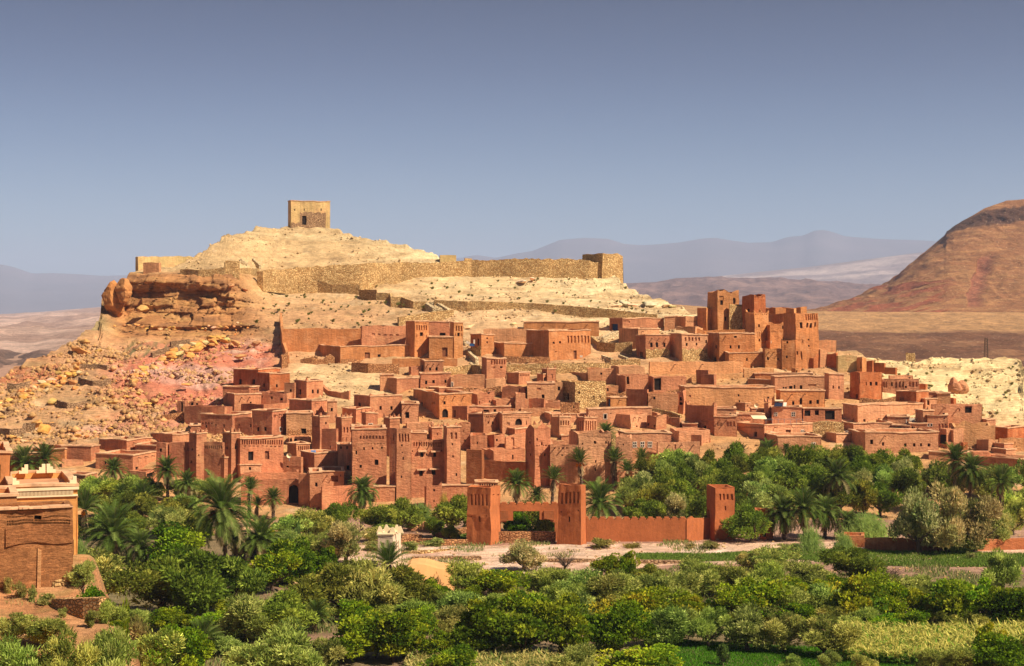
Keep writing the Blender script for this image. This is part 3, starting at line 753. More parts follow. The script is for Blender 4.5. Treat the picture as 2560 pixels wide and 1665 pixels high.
# --- summit and upper terraces
g_ = b('P', '1750 1775 2105 72 292', 'square plastered granary standing alone on the summit, stone patch round its door', 'w1803,140,1811,158 w1881,140,1888,160 w2023,137,2032,158 h1868,200,1905,276 w2001,230,2008,240',
       name='granary', cat='granary', col='t', deep=9, th=14, below=2, patch=[(1852, 172, 2068, 286, 'darkrubble'), (1778, 262, 1850, 290, 'darkrubble')])
b('P', '470 490 1000 535 640', 'pale ruined enclosure wall at the left end of the clifftop', name='ruined_wall', cat='wall', col='t', opt='n', rag=0.5, deep=3, wallmat='adobe', th=12)
b('P', '535 662 680 580 690', 'dark broken wall stub in front of the clifftop enclosure', name='ruined_wall', cat='wall', col='y', opt='n', rag=0.7, deep=2)
b('P', '1215 1220 1340 585 690', 'small square ruin on the rampart above the cliff', name='ruin', cat='ruin', col='y', opt='n', rag=0.5, wallmat='rubble')
b('Q', '1870 2040 2210 245 460', 'tapering stone corner tower at the right end of the long rampart', name='corner_tower', cat='tower', col='y', wallmat='rubble', taper=0.05, opt='n', rag=0.5, th=38, D=436)
b('Q', '670 672 810 262 305', 'low broken mud stub on the skyline right of the knoll', name='ruin', cat='ruin', col='t', opt='n', rag=0.4, deep=3)
b('Q', '880 882 940 282 305', 'tiniest mud stub on the skyline, just left of the rampart crest', name='ruin', cat='ruin', col='t', opt='n', rag=0.3, deep=2)
wall_line('short buttress rib climbing to the rampart, left of the pair', [(1350, 560, 590), (1410, 605, 625)], 'P', name='buttress_wall', mat='tanstone')
wall_line('short buttress rib climbing to the rampart, right of the pair', [(1455, 555, 580), (1515, 615, 635)], 'P', name='buttress_wall', mat='tanstone')
wall_line('low brown wall running along the clifftop left of the corner', [(850, 652, 690), (1000, 655, 715), (1220, 640, 690), (1500, 640, 700)], 'P', name='clifftop_wall', rag=0.3)
wall_line('long battered stone rampart below the summit, from the left corner to the corner tower',
          [(650, 673, 716), (655, 671, 717), (744, 668, 727), (900, 663, 722), (1000, 656, 700), (1078, 655, 692), (1180, 650, 684), (1283, 646, 689), (1340, 650, 691), (1414, 648, 690), (1470, 651, 690), (1506, 655, 688)],
          name='rampart', th=1.6, rag=0.7, step=0.8)
wall_line('lower flight of the stone rampart stepping down under the long rampart', [(2000, 740, 830), (2130, 775, 845), (2356, 785, 865)], 'P', name='rampart', rag=0.2)
wall_line('stepped stone wall descending to the right across the pale slope', [(0, 552, 610), (140, 552, 640), (145, 580, 640), (262, 582, 650), (265, 612, 665), (355, 615, 668), (450, 650, 695), (555, 655, 698)], 'Q', rag=0.1)
wall_line('long low stone terrace wall crossing the pale slope below the rampart', [(630, 640, 680), (900, 650, 705), (1400, 665, 715), (1830, 690, 750), (2100, 720, 775), (2500, 758, 800)], 'Q', rag=0.1)
wall_line('stone wall slanting down left from the terrace stairs', [(320, 782, 838), (460, 762, 815), (560, 745, 805), (785, 722, 772)], 'Q', rag=0.05)
wall_line('left parapet of the little stair on the pale slope', [(555, 660, 690), (628, 705, 740)], 'Q', name='stair_wall', mat='tanstone', rag=0.05, th=0.9)
wall_line('right parapet of the little stair on the pale slope', [(635, 648, 670), (745, 712, 722)], 'Q', name='stair_wall', mat='tanstone', rag=0.05, th=0.9)
# --- upper left compound
b('U', '705 706 905 822 880', 'rear wall of the orange compound, long and plain', name='compound_wall', cat='wall', col='o', deep=1.2)
b('U', '903 905 1020 814 880', 'weathered taller stretch of the rear compound wall with a crumbled face', name='ruined_wall', cat='wall', col='v', opt='n', rag=0.35, deep=1.5, dots=[(925, 1000, 835, 5, 4)])
wall_line('tall thin mud wall climbing the slope at the left corner of the orange compound', [(702, 782, 800), (705, 818, 838), (712, 862, 885), (720, 888, 905)], name='boundary_wall', mat='adobe', col='o', rag=0.1)
b('P', '1745 1750 1895 1215 1290', 'small plastered room in the left corner of the orange compound', col='p', deep=3)
b('Q', '0 290 420 862 1010', 'dark unroofed room inside the orange compound', name='ruin', cat='ruin', col='v', opt='n', rag=0.5)
b('Q', '575 577 755 822 960', 'rear store of the orange compound between the two towers', 'w670,915,720,940', col='v')
b('Q', '655 657 770 882 950', 'small low box room in front of the rear store', col='y', deep=3)
b('U', '718 851 1037 866 908', 'long blank front wall of the orange compound with a plank door at its corner', 'd912,881,925,904 w944,886,952,893', name='compound_wall', cat='wall', col='o', deep=9, th=22, drop=1.6, patch=[(853, 899, 1035, 908, 'redrubble')])
b('Q', '385 460 579 820 1112', 'left tower of the orange compound with five niches over one window', 'w505,912,530,943 n474,930,481,955 n556,930,563,958', name='tower_house', cat='tower', col='o', arc=[(468, 568, 852, 893, 5, 'n')], dots=[(465, 560, 832, 6, 6)])
b('Q', '579 581 782 950 1122', 'orange front block between two towers, wooden door on the right', 'd693,1038,737,1118', col='o', dots=[(585, 775, 955, 14, 10)])
b('Q', '758 790 867 828 1118', 'slender right tower of the orange compound with three niches', 'w818,915,838,943 n800,920,806,940 n850,920,856,940', name='tower_house', cat='tower', col='o', arc=[(800, 862, 855, 898, 3, 'n')])
b('P', '1690 1700 1750 1370 1480', 'isolated stub of rubble below the left corner of the orange compound', name='ruin', cat='ruin', rag=0.9, opt='n', wallmat='redrubble', deep=3)
wall_line('crumbling rubble wall under the orange compound front', [(1860, 1400, 1440), (1960, 1380, 1450), (2050, 1410, 1450), (2100, 1370, 1450), (2140, 1395, 1450)], 'P', name='ruined_wall', mat='redrubble', rag=0.6)
b('Q', '930 1022 1130 930 1112', 'shop hut with blue wares hung outside beside the stairs', 'w1063,955,1078,968 w1063,987,1078,1003 h985,965,1003,1025', name='shop', cat='shop', col='o', patch=[(932, 1035, 1020, 1108, 'rubble')])
s_ = thing('hanging_wares', 'blue and white wares hung outside the shop hut by the stairs', 'wares', tuple(P3(1180, 862, DG(1180, 885)-1.2)))
def flatbox(nm, parent, c, sz, mat, rot=0.0, col=(1, 1, 1)):
    x, y, z = sz; V = [(sx*x/2, sy*y/2, sz_*z/2) for sz_ in (-1, 1) for sx, sy in ((-1, -1), (1, -1), (1, 1), (-1, 1))]
    R = Matrix.Rotation(rot, 3, 'Y'); V = [tuple(R @ Vector(v)+Vector(c)) for v in V]
    return obj(nm, mesh_data(nm, V, [[0, 1, 2, 3], [4, 5, 6, 7], [0, 1, 5, 4], [1, 2, 6, 5], [2, 3, 7, 6], [3, 0, 4, 7]], M[mat]), parent, (0, 0, 0), col)
flatbox('cloth', s_, (0, 0, 0), (1.1, 0.2, 0.6), 'blue'); flatbox('cloth', s_, (-0.9, -0.1, 0.5), (0.9, 0.15, 0.5), 'white', 0.3); flatbox('cloth', s_, (0.5, -0.1, 0.7), (0.35, 0.15, 0.9), 'white')
wall_line('smooth pale stair parapet beside the shop hut', [(905, 1055, 1080), (960, 1110, 1150), (985, 1130, 1170)], 'Q', name='stair_wall', mat='tanstone', rag=0.03, th=0.7)
def stairs(label, tile, x0, y0, x1, y1, wpx, n, mat='tanstone'):
    ox, oy, s = TILE[tile]; V, Fc = [], []
    ub, vb_ = ox+x1/s, oy+y1/s; base = np.array(P3(ub, vb_, DG(ub, vb_)))
    for i in range(n):
        t = i/(n-1); u = ox+(x1+(x0-x1)*t)/s; v = oy+(y1+(y0-y1)*t)/s; D = DG(u, v); p = P3(u, v, D); w = wpx/s/F*D
        k = len(V)
        for zz in (-0.9, 0.12):
            for sx, sy in ((0, 0), (w, 0), (w, 1.6), (0, 1.6)): V.append((p.x+sx-base[0], p.y+sy-base[1], p.z+zz-base[2]))
        Fc += [[k+4, k+5, k+6, k+7], [k, k+1, k+5, k+4], [k+1, k+2, k+6, k+5], [k+3, k, k+4, k+7]]
    thing('stairs', label, 'stairs', tuple(base), None, mesh_data('stairs', V, Fc, M[mat]))
stairs('rough stone stairs between the orange compound and the shop hut', 'Q', 870, 985, 930, 1180, 45, 16)
stairs('little flight of steps between two parapets on the pale slope', 'Q', 580, 660, 660, 735, 55, 12)
b('Q', '1040 1042 1420 880 1012', 'rear ruined wall of the middle orange house', name='ruined_wall', cat='wall', col='y', rag=0.2, deep=2, wallmat='adobe')
b('Q', '1375 1380 2010 825 925', 'long low plain building behind the middle orange house', col='o', deep=6)
b('Q', '1400 1590 1942 898 1152', 'big middle orange house with a row of seven niches and one door', 'w1622,988,1638,1005 w1675,982,1692,1003 d1795,1065,1822,1135 n1642,1070,1655,1080', name='mud_house', col='o', th=36, taper=0.02,
  arc=[(1736, 1934, 940, 1000, 7, 'n')])
pl = thing('wall_plaque', 'small white plaque beside the door of the middle orange house', 'plaque', tuple(P3(1453, 891, DG(1450, 902)+0.5)), me=mesh_data('wall_plaque', [(-.3, -.03, -.22), (.3, -.03, -.22), (.3, -.03, .22), (-.3, -.03, .22), (-.3, .03, -.22), (.3, .03, -.22), (.3, .03, .22), (-.3, .03, .22)], [[0, 1, 2, 3], [4, 5, 6, 7], [0, 1, 5, 4], [1, 2, 6, 5], [2, 3, 7, 6], [3, 0, 4, 7]], M['white']))
b('Q', '1100 1215 1592 1005 1122', 'walled yard of the middle orange house with a dark doorway', 'h1130,1040,1148,1110', name='walled_yard', cat='wall', col='o', deep=8, drop=1.8)
wall_line('broad rubble terrace wall under the middle orange house', [(1235, 1185, 1235), (1500, 1175, 1235), (1950, 1165, 1225), (2100, 1170, 1225)], 'Q', name='terrace_wall', rag=0.15, th=1.2)
wall_line('rubble foundation strip at the foot of the middle orange house yard', [(1220, 1110, 1160), (1400, 1118, 1165), (1600, 1125, 1165)], 'Q', name='terrace_wall', mat='redrubble', rag=0.2)
wall_line('long coped retaining wall below the orange compound', [(270, 1132, 1185), (560, 1130, 1185), (820, 1132, 1180)], 'Q', name='terrace_wall', mat='adobe', col='o', rag=0.05)
wall_line('rubble retaining wall with a hole left of the coped wall', [(-60, 1165, 1225), (80, 1170, 1250), (330, 1180, 1245)], 'Q', name='terrace_wall', mat='redrubble', rag=0.3, th=1)
wall_line('curving low rubble wall left of the fluted tower', [(700, 1215, 1250), (850, 1195, 1235), (940, 1190, 1230), (1020, 1185, 1270)], 'Q', name='terrace_wall', rag=0.2)
# --- upper right: the great kasbah and its neighbours
b('R', '78 190 538 795 925', 'long house with the blue shop door at its left corner', 'b97,840,148,895 n195,812,250,832', name='shop_house', cat='house', col='v', th=34)
b('R', '160 320 500 882 1040', 'sloping annex below the blue-door house with a pale front', col='y', opt='')
b('R', '540 542 632 782 885', 'low tan wall right of the blue-door house', name='ruined_wall', cat='wall', col='y', deep=2)
b('R', '305 383 585 940 1137', 'two-storey corner house with three upper windows on a stone ground floor', 'w423,998,443,1035 w470,997,490,1035 w533,997,550,1035 d335,1078,362,1135 n333,960,352,980', col='v', patch=[(386, 1052, 583, 1135, 'rubble')])
b('R', '583 690 905 930 1152', 'house with a row of shallow arches under its parapet', 'w723,1002,738,1027 w807,1000,820,1022 w887,975,907,1005', col='p', arc=[(706, 848, 952, 985, 5, 'N')], patch=[(692, 1052, 903, 1150, 'rubble')])
b('R', '630 720 897 775 885', 'broken tan wall on the slope left of the tall ruined tower', name='ruin', cat='ruin', col='y', rag=0.3, opt='n', dots=[(725, 890, 820, 9, 7)])
b('R', '820 897 942 712 892', 'stepped stub of wall against the left side of the tall ruined tower', name='ruin', cat='ruin', col='o', rag=0.6, opt='n', deep=4)
b('R', '640 800 870 860 925', 'lowest broken wall before the foot of the tall ruined tower', name='ruin', cat='ruin', col='y', rag=0.5, opt='n', deep=2)
b('R', '902 990 1170 562 900', 'tall ruined kasbah tower, the highest of the group, with a framed and an arched window', 'n1003,605,1040,640 w1010,642,1035,680 w1050,778,1068,812 a1120,622,1140,675', name='kasbah_tower', cat='tower', col='o', opt='n', rag=0.9, taper=0.03, deep=7, th=32, drop=3)
b('R', '1085 1092 1222 672 800', 'rubble-faced block between the two tall kasbah towers', name='ruin', cat='ruin', rag=0.7, opt='n', wallmat='rubble', deep=5, vb=902, drop=3)
b('R', '1195 1297 1392 596 755', 'second tall kasbah tower with a serrated parapet', 'w1245,712,1260,738', name='kasbah_tower', cat='tower', col='g', opt='n', rag=0.6, vb=930, drop=2, th=46, dots=[(1303, 1385, 610, 7, 9)])
b('R', '1080 1225 1232 792 895', 'dark recessed wall with one tall slit between the kasbah towers', 'w1160,808,1185,860', name='ruined_wall', cat='wall', col='o', rag=0.4, opt='n', deep=2)
b('R', '1222 1300 1420 745 1052', 'lower stage of the second kasbah tower with three stacked windows', 'w1330,845,1345,868 w1335,965,1350,990 n1325,905,1330,950 n1340,905,1345,950 n1355,905,1360,950', name='kasbah_tower', cat='tower', col='o', opt='n', rag=0.2, mer=CORN5, th=44, dots=[(1305, 1410, 752, 6, 8)])
wall_line('low wavy wall in front of the kasbah towers', [(788, 860, 915), (880, 895, 920), (1040, 885, 920), (1180, 895, 925), (1275, 880, 925)], 'R', name='ruined_wall', mat='adobe', col='o', rag=0.3)
b('R', '905 1005 1303 921 1162', 'large plain orange house with an arched doorway in its shaded side', 'w1125,940,1150,955 w1090,1020,1106,1047 w1158,1018,1175,1047 w972,1018,987,1050 a958,1120,985,1158', col='o', taper=0.03)
b('R', '1030 1085 1372 1083 1205', 'low orange house leaning on the large plain one', 'w1230,1128,1245,1153 w1255,1062,1280,1078', col='o')
b('R', '1368 1390 1530 1050 1218', 'plain house with two small windows below the kasbah', 'w1405,1120,1420,1145 w1490,1128,1505,1145', col='o', opt='n')
b('R', '1528 1530 1640 978 1222', 'tall narrow house below the kasbah with one window low down', 'w1565,1107,1580,1130 w1570,980,1585,1005 n1552,1015,1560,1060', col='o', opt='n')
b('R', '1362 1430 1640 835 1050', 'roofless ruin with painted arches in the middle of the kasbah', 'w1533,858,1548,885 w1583,845,1600,890 a1538,950,1555,972', name='ruin', cat='ruin', col='o', opt='n', rag=1.0, drop=4, dots=[(1438, 1500, 905, 6, 8)])
b('R', '1570 1625 1672 905 1002', 'small niched turret in the middle of the kasbah', 'w1643,968,1662,1000', name='turret', cat='tower', col='o', opt='n', arc=[(1630, 1670, 912, 960, 3, 'n')])
b('R', '1365 1430 1528 978 1050', 'short dark parapet with two white slits inside the kasbah', 'f1440,980,1452,1000', name='ruined_wall', cat='wall', col='g', opt='n', rag=0.1, deep=2)
b('R', '1545 1645 1837 750 1215', 'broad right-hand kasbah tower with six slots above four windows', 'w1680,830,1703,875 w1733,832,1748,870 w1762,832,1780,872 w1800,828,1815,865 w1752,965,1765,980 w1752,1015,1765,1030 w1700,975,1710,997 w1655,1068,1670,1098 w1690,1070,1700,1140',
  name='kasbah_tower', cat='tower', col='o', opt='n', rag=0.15, taper=0.025, arc=[(1722, 1832, 755, 808, 6, 'n')], drop=3)
b('R', '1380 1480 1640 700 760', 'broken wall top behind the second kasbah tower, leftmost of three', name='ruin', cat='ruin', col='o', opt='n', rag=0.4, deep=3, vb=900)
b('R', '1560 1630 1652 703 755', 'broken wall top behind the kasbah, middle of three', name='ruin', cat='ruin', col='o', opt='n', rag=0.3, deep=3, vb=900)
b('R', '1650 1690 1742 700 760', 'broken wall top behind the kasbah, rightmost of three', name='ruin', cat='ruin', col='o', opt='n', rag=0.4, deep=3, vb=930)
b('R', '1390 1545 1560 752 830', 'inner dark wall between the second and the right-hand kasbah towers', name='ruined_wall', cat='wall', col='o', opt='n', rag=0.5, deep=3, vb=1000)
b('R', '1835 1837 1988 980 1085', 'blank tan wall at the right foot of the kasbah', name='ruined_wall', cat='wall', col='y', opt='n', rag=0.4, deep=3)
b('R', '1725 1800 1850 1090 1212', 'eroded red pier, first of the ruined piers right of the kasbah', name='ruined_pier', cat='ruin', col='g', opt='n', rag=1.2, deep=2)
b('R', '1826 1850 1912 1050 1200', 'eroded pier, second of the ruined piers right of the kasbah', name='ruined_pier', cat='ruin', col='y', opt='n', rag=1.2, deep=2)
b('R', '1905 1990 2003 1085 1212', 'broad red pier, third of the ruined piers right of the kasbah', name='ruined_pier', cat='ruin', col='g', opt='n', rag=0.9, deep=3)
b('R', '1990 2003 2160 1105 1225', 'pale cream wall between the ruined piers', name='ruined_wall', cat='wall', col='t', opt='n', rag=0.5, deep=2)
b('R', '2160 2205 2245 1118 1245', 'slender pier with a slit, last of the ruined piers right of the kasbah', 'w2190,1155,2198,1215', name='ruined_pier', cat='ruin', col='o', opt='n', rag=0.5, deep=2)
b('E', '412 468 480 85 190', 'uppermost block of the stepped dark wall on the right shoulder', name='stepped_wall', cat='wall', col='g', deep=2)
b('E', '460 582 592 108 190', 'middle block of the stepped dark wall on the right shoulder', name='stepped_wall', cat='wall', col='g', deep=2)
b('E', '580 692 704 153 208', 'lowest block of the stepped dark wall on the right shoulder', name='stepped_wall', cat='wall', col='g', deep=2)
b('E', '790 795 878 12 62', 'round stone cairn on the skyline right of the village', name='cairn', cat='cairn', col='y', opt='n', rag=0.6, wallmat='rubble', deep=3, below=1)
wall_line('curved stone wall below the big middle orange house, beside the path', [(1945, 940, 975), (2010, 993, 1035), (2150, 1000, 1060), (2290, 990, 1070)], 'Q', name='terrace_wall', rag=0.1)
wall_line('short parapet climbing from the path to the blue-door house', [(2040, 952, 990), (2110, 915, 950), (2172, 898, 930)], 'Q', name='stair_wall', mat='tanstone', rag=0.05)
wall_line('low stone wall along the path under the corner house', [(2110, 1138, 1185), (2250, 1138, 1190), (2360, 1140, 1190)], 'Q', name='terrace_wall', rag=0.1)
wall_line('slanting step wall left of the path under the corner house', [(2040, 1102, 1130), (2120, 1130, 1155)], 'Q', name='stair_wall', mat='tanstone', rag=0.05)
wall_line('slanting step wall right of the path under the corner house', [(2180, 1098, 1125), (2250, 1125, 1145)], 'Q', name='stair_wall', mat='tanstone', rag=0.05)
wall_line('rubble ledge wall under the wide three-window house', [(1080, 350, 390), (1300, 345, 385), (1560, 390, 420)], 'B', name='terrace_wall', mat='redrubble', rag=0.3)
wall_line('crumbled wall behind the jagged ruins', [(1255, 368, 410), (1420, 350, 400), (1560, 330, 400)], 'B', name='ruined_wall', mat='redrubble', rag=0.5)
wall_line('mud bank wall under the jagged ruins', [(1240, 510, 545), (1500, 520, 560), (1700, 545, 575)], 'B', name='ruined_wall', mat='redrubble', rag=0.3)
wall_line('collapsed wall between the stone house and the open-bay building', [(835, 395, 440), (960, 400, 445), (1030, 370, 440)], 'C', name='ruined_wall', mat='redrubble', rag=0.5)
wall_line('rubble slope wall under the tan one-window house', [(1270, 545, 600), (1400, 560, 620), (1560, 600, 660)], 'C', name='terrace_wall', mat='rubble', rag=0.4)
wall_line('rubble shelf in front of the open-bay building', [(1230, 385, 410), (1400, 395, 415), (1600, 360, 400)], 'C', name='terrace_wall', mat='redrubble', rag=0.4)
wall_line('broken wall on the shelf above the huge stained tan wall', [(1600, 335, 370), (1750, 330, 365), (1930, 325, 360)], 'C', name='ruined_wall', mat='redrubble', rag=0.4)
wall_line('rubble fall below the plain keep-like house', [(340, 455, 510), (500, 470, 520), (690, 440, 515)], 'E', name='terrace_wall', mat='redrubble', rag=0.4)
wall_line('ruined wall edge above the yard house', [(560, 360, 395), (700, 370, 400)], 'E', name='ruined_wall', mat='redrubble', rag=0.3)
wall_line('lowest rubble wall near the right edge of the photo', [(1500, 1010, 1045), (1700, 1000, 1045), (1930, 1000, 1040)], 'E', name='ruined_wall', mat='redrubble', rag=0.4)
# --- left cluster
b('A', '708 948 1158 172 340', 'highest house of the left cluster, flat red side wall with two windows', 'w763,265,790,313 w892,265,918,313', col='g', th=52)
b('A', '950 1060 1256 208 388', 'cube house tucked against the highest house of the left cluster', 'w995,303,1015,340 w1122,310,1140,340', col='g')
b('A', '1200 1300 1310 300 465', 'narrow link block with a small window beside the cube house', 'w1250,360,1272,382', col='v', deep=4)
b('A', '1300 1420 1578 282 468', 'corner house with a pair of lit-side windows near the terraced rock', 'w1343,360,1368,410 w1467,362,1487,400 w1516,362,1536,400', col='v', mer=[(0, 0)])
b('A', '610 865 960 342 520', 'plain long-sided house below the highest one', col='v')
b('A', '980 1228 1300 390 510', 'roofless courtyard with three openings in the shaded wall', 'w978,425,995,447 w1075,430,1095,458 a1165,440,1195,465', name='courtyard', cat='house', col='l', opt='n', rag=0.4, drop=2)
b('A', '635 720 978 412 565', 'house with one tiny window above the rounded wall', 'w868,478,885,500', col='v')
b('A', '700 1003 1290 508 610', 'long low rounded wall under the tiny-window house', name='compound_wall', cat='wall', col='v', opt='n', rag=0.15, deep=5)
b('A', '1250 1465 1622 470 645', 'house with one window in the lit end, centre of the left cluster', 'w1510,565,1525,597', col='v')
b('A', '1622 1624 1712 475 690', 'slim house joined to the right of the lit-end house', 'w1652,540,1670,573', col='p', deep=5)
b('A', '165 240 262 470 590', 'tiny roofless hut with an open door on the pink slope', 'h200,480,222,575', name='hut', cat='hut', col='l', opt='n', rag=0.2, deep=3)
b('A', '290 292 402 468 560', 'broken wall with two gaps beside the tiny hut', 'w300,478,325,525 w348,495,368,528', name='ruined_wall', cat='wall', col='v', opt='n', rag=0.5, deep=1.5)
b('A', '240 620 700 530 720', 'long brown brick wall on the slope left of the rounded wall', name='retaining_wall', cat='wall', col='l', opt='n', rag=0.1, deep=3, wallmat='adobe', th=60)
b('A', '480 785 905 582 690', 'long house with a bare straw-coloured flat roof', 'w820,605,835,625', col='p', opt='n', drop=0.15, deep=8, th=50)
b('A', '395 698 705 612 800', 'house with zigzag niches above its small windows', 'w440,705,455,732 w535,695,548,718 w612,698,625,725', col='l', arc=[(400, 545, 680, 700, 5, 'N')], th=60)
b('A', '698 890 900 640 810', 'low house with two small windows under a drooping roof edge', 'w870,695,887,725 w765,695,773,720', col='l', th=58)
b('A', '890 1085 1222 575 840', 'tall block with a carved brick panel and white-framed window', 'w940,728,962,768 w1008,728,1032,765 f1158,728,1182,762', col='l', dots=[(1095, 1122, 605, 2, 32), (1145, 1200, 602, 3, 18), (1145, 1200, 626, 3, 18)])
b('A', '1215 1222 1480 592 810', 'broad plastered wall with one large dark window over rubble', 'w1368,740,1415,790', col='y', taper=0.01, patch=[(1240, 752, 1470, 810, 'redrubble')])
b('A', '298 300 392 715 810', 'square blank block at the left end of the zigzag-niche house', col='l', deep=5)
b('A', '1245 1247 1462 820 905', 'open rooftop shed with three dark bays', 'w1250,835,1275,878 w1300,840,1327,880 w1352,845,1378,875', name='shed', cat='shed', col='y', opt='n', rag=0.2, deep=4)
b('A', '1230 1322 1450 888 1030', 'small house with a six-arch gallery', col='v', arc=[(1335, 1442, 912, 955, 6, 'N')])
b('A', '1470 1545 1632 628 960', 'leaning kasbah tower with a round window near its top', 'a1595,675,1612,702', name='kasbah_tower', cat='tower', col='l', taper=0.04, mer=CORN, dots=[(1480, 1540, 720, 6, 7), (1550, 1625, 650, 5, 6)])
b('A', '1553 1703 1712 745 975', 'dark wall with rows of holes between two kasbah towers', 'w1640,910,1650,935', name='kasbah_wall', cat='house', col='l', dots=[(1560, 1700, 800, 14, 8), (1560, 1700, 818, 14, 8)], th=62)
b('A', '1700 1760 1858 632 915', 'kasbah tower with three pointed niches and dotted band', 'n1768,828,1775,870 n1800,828,1807,870 n1845,828,1852,870', name='kasbah_tower', cat='tower', col='v', taper=0.02, mer=CORN5,
  arc=[(1768, 1858, 725, 778, 3, 'N')], dots=[(1765, 1855, 660, 8, 7), (1765, 1855, 800, 10, 6), (1765, 1855, 815, 10, 6)])
b('A', '1715 1718 1862 902 1150', 'annex with two tall blind arches under two windows', 'w1742,912,1758,940 w1805,912,1820,940 N1762,975,1786,1050 N1830,972,1853,1060 w1808,1095,1838,1140', col='p', deep=5)
# --- houses behind, centre
b('B', '385 550 815 258 402', 'big flat-roofed house on the edge of the layered rock', col='v', opt='', th=40)
b('B', '388 390 520 222 268', 'low rear store on the roof of the rock-edge house', name='roof_store', cat='store', col='y', deep=4, vb=380)
b('B', '660 685 790 140 215', 'small dark yard left of the two-window box house', name='walled_yard', cat='wall', col='v', opt='n', rag=0.1, deep=3)
b('B', '775 820 998 88 218', 'box house with two windows and a drainpipe line', 'w862,150,882,182 w927,150,947,182', col='v')
b('B', '776 778 1076 208 352', 'wide house with three windows below the box house', 'w823,278,845,315 w893,270,917,300 w1013,268,1033,298', col='v')
b('B', '1075 1077 1405 222 352', 'weathered rammed wall running right from the wide three-window house', 'f1080,292,1095,335', name='ruined_wall', cat='wall', col='y', opt='n', rag=0.4, deep=2)
b('B', '1400 1415 1605 252 395', 'crumbling wall under the fluted tower', name='ruined_wall', cat='wall', col='y', opt='n', rag=0.5, deep=2)
b('B', '1372 1420 1610 62 300', 'fluted square tower standing alone below the stairs', 'w1548,140,1572,157 n1478,140,1502,153', name='tower_house', cat='tower', col='v', arc=[(1455, 1605, 76, 118, 6, 'n')], taper=0.02)
b('B', '855 957 1180 350 425', 'low shadowed house on the roof line left of the ruins', col='v')
b('B', '708 962 1275 404 650', 'big plain house with an arched doorway and a paired slit window', 'w785,487,803,517 w890,482,900,502 w905,482,915,502 w1003,475,1025,507 a988,553,1046,633 a773,555,790,575', col='o', th=20)
b('B', '135 292 600 432 650', 'big blank-topped house with two front windows, left of the archway house', 'w178,492,202,545 w382,523,405,560 w485,523,508,560', col='v', mer=[(0, 0)])
b('B', '598 600 762 500 690', 'square house with one large dark window', 'w632,583,672,642', col='p', deep=6)
b('B', '20 155 292 550 700', 'low house with a teal opening at its foot', 'b368,665,420,690', col='v')
b('B', '1250 1335 1490 372 530', 'castle-like ruin with jagged walls and two slits', 'w1348,475,1356,505 w1440,470,1453,490', name='ruin', cat='ruin', col='v', opt='n', rag=1.1, drop=3)
b('B', '1460 1512 1690 450 550', 'heap of broken walls right of the jagged ruin', name='ruin', cat='ruin', col='v', opt='n', rag=1.2, drop=2)
b('B', '1565 1790 1838 332 460', 'long roofless wall shaded on its left side', 'h1735,355,1745,385', name='ruin', cat='ruin', col='v', opt='n', rag=0.8, drop=3)
b('B', '1698 1700 1792 392 560', 'tall brick stub in front of the shaded roofless wall', name='ruin', cat='ruin', col='p', opt='n', rag=0.4, deep=3)
b('B', '1785 1790 1832 440 550', 'rounded eroded stub right of the tall brick stub', name='ruin', cat='ruin', col='p', opt='n', rag=0.7, deep=2)
b('B', '1615 1730 1840 202 315', 'small cube house with a tiny arcade, below the terrace wall', 'n1700,265,1720,310', col='v', arc=[(1740, 1830, 215, 235, 6, 'n')])
b('B', '1065 1230 1242 524 660', 'shaded house with a tall plank door right of the archway', 'd1090,560,1120,630', col='v', th=60)
b('B', '1235 1237 1650 528 615', 'long rooftop loggia with a dark opening and shuttered window', 'w1387,557,1442,600 w1488,552,1515,595 n1270,575,1330,598', col='p', deep=6, mer=[(1, 0)])
b('B', '1240 1388 1522 605 800', 'corner house with dentil frieze and twin windows', 'w1432,672,1448,697 w1473,672,1490,697', col='v', dots=[(1250, 1385, 612, 12, 18), (1395, 1518, 612, 7, 18)], mer=[(0, 0), (0.45, 0)])
b('B', '1510 1572 1850 600 790', 'house with a big round arch under a dotted frieze', 'a1693,647,1762,705 n1615,680,1640,710', col='p', dots=[(1590, 1815, 612, 18, 8), (1590, 1830, 632, 16, 7)], mer=[(0, 0), (1, 0)])
b('B', '1585 1692 1815 742 810', 'low flat house in front of the big round arch', col='v')
b('B', '1165 1170 1264 688 930', 'ragged slender tower behind the central kasbah', 'w1203,845,1215,870 n1195,740,1203,770', name='kasbah_tower', cat='tower', col='v', opt='n', rag=0.5, deep=5, taper=0.02)
b('B', '1262 1265 1425 792 960', 'mud wall with one slit right of the ragged tower', 'w1325,870,1335,895', name='ruin', cat='ruin', col='v', opt='n', rag=0.3, deep=5)
b('B', '1425 1490 1592 800 935', 'shadowed half-fallen room right of the slit wall', 'w1505,840,1525,865', name='ruin', cat='ruin', col='v', opt='n', rag=0.5, deep=5)
b('B', '1588 1600 1792 800 950', 'rounded ruin with one blind arch', 'N1645,825,1682,905', name='ruin', cat='ruin', col='p', opt='n', rag=0.5, deep=6)
b('B', '1375 1485 1792 945 1070', 'half-fallen wall with a tall slit above the dark enclosure', 'w1670,1000,1682,1045', name='ruin', cat='ruin', col='v', opt='n', rag=0.4, deep=4)
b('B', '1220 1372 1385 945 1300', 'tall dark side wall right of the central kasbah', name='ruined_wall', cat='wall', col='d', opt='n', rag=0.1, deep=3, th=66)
b('B', '1362 1790 1802 1068 1275', 'long dark enclosure wall between the two kasbahs', name='compound_wall', cat='wall', col='d', deep=3, th=66, drop=2)
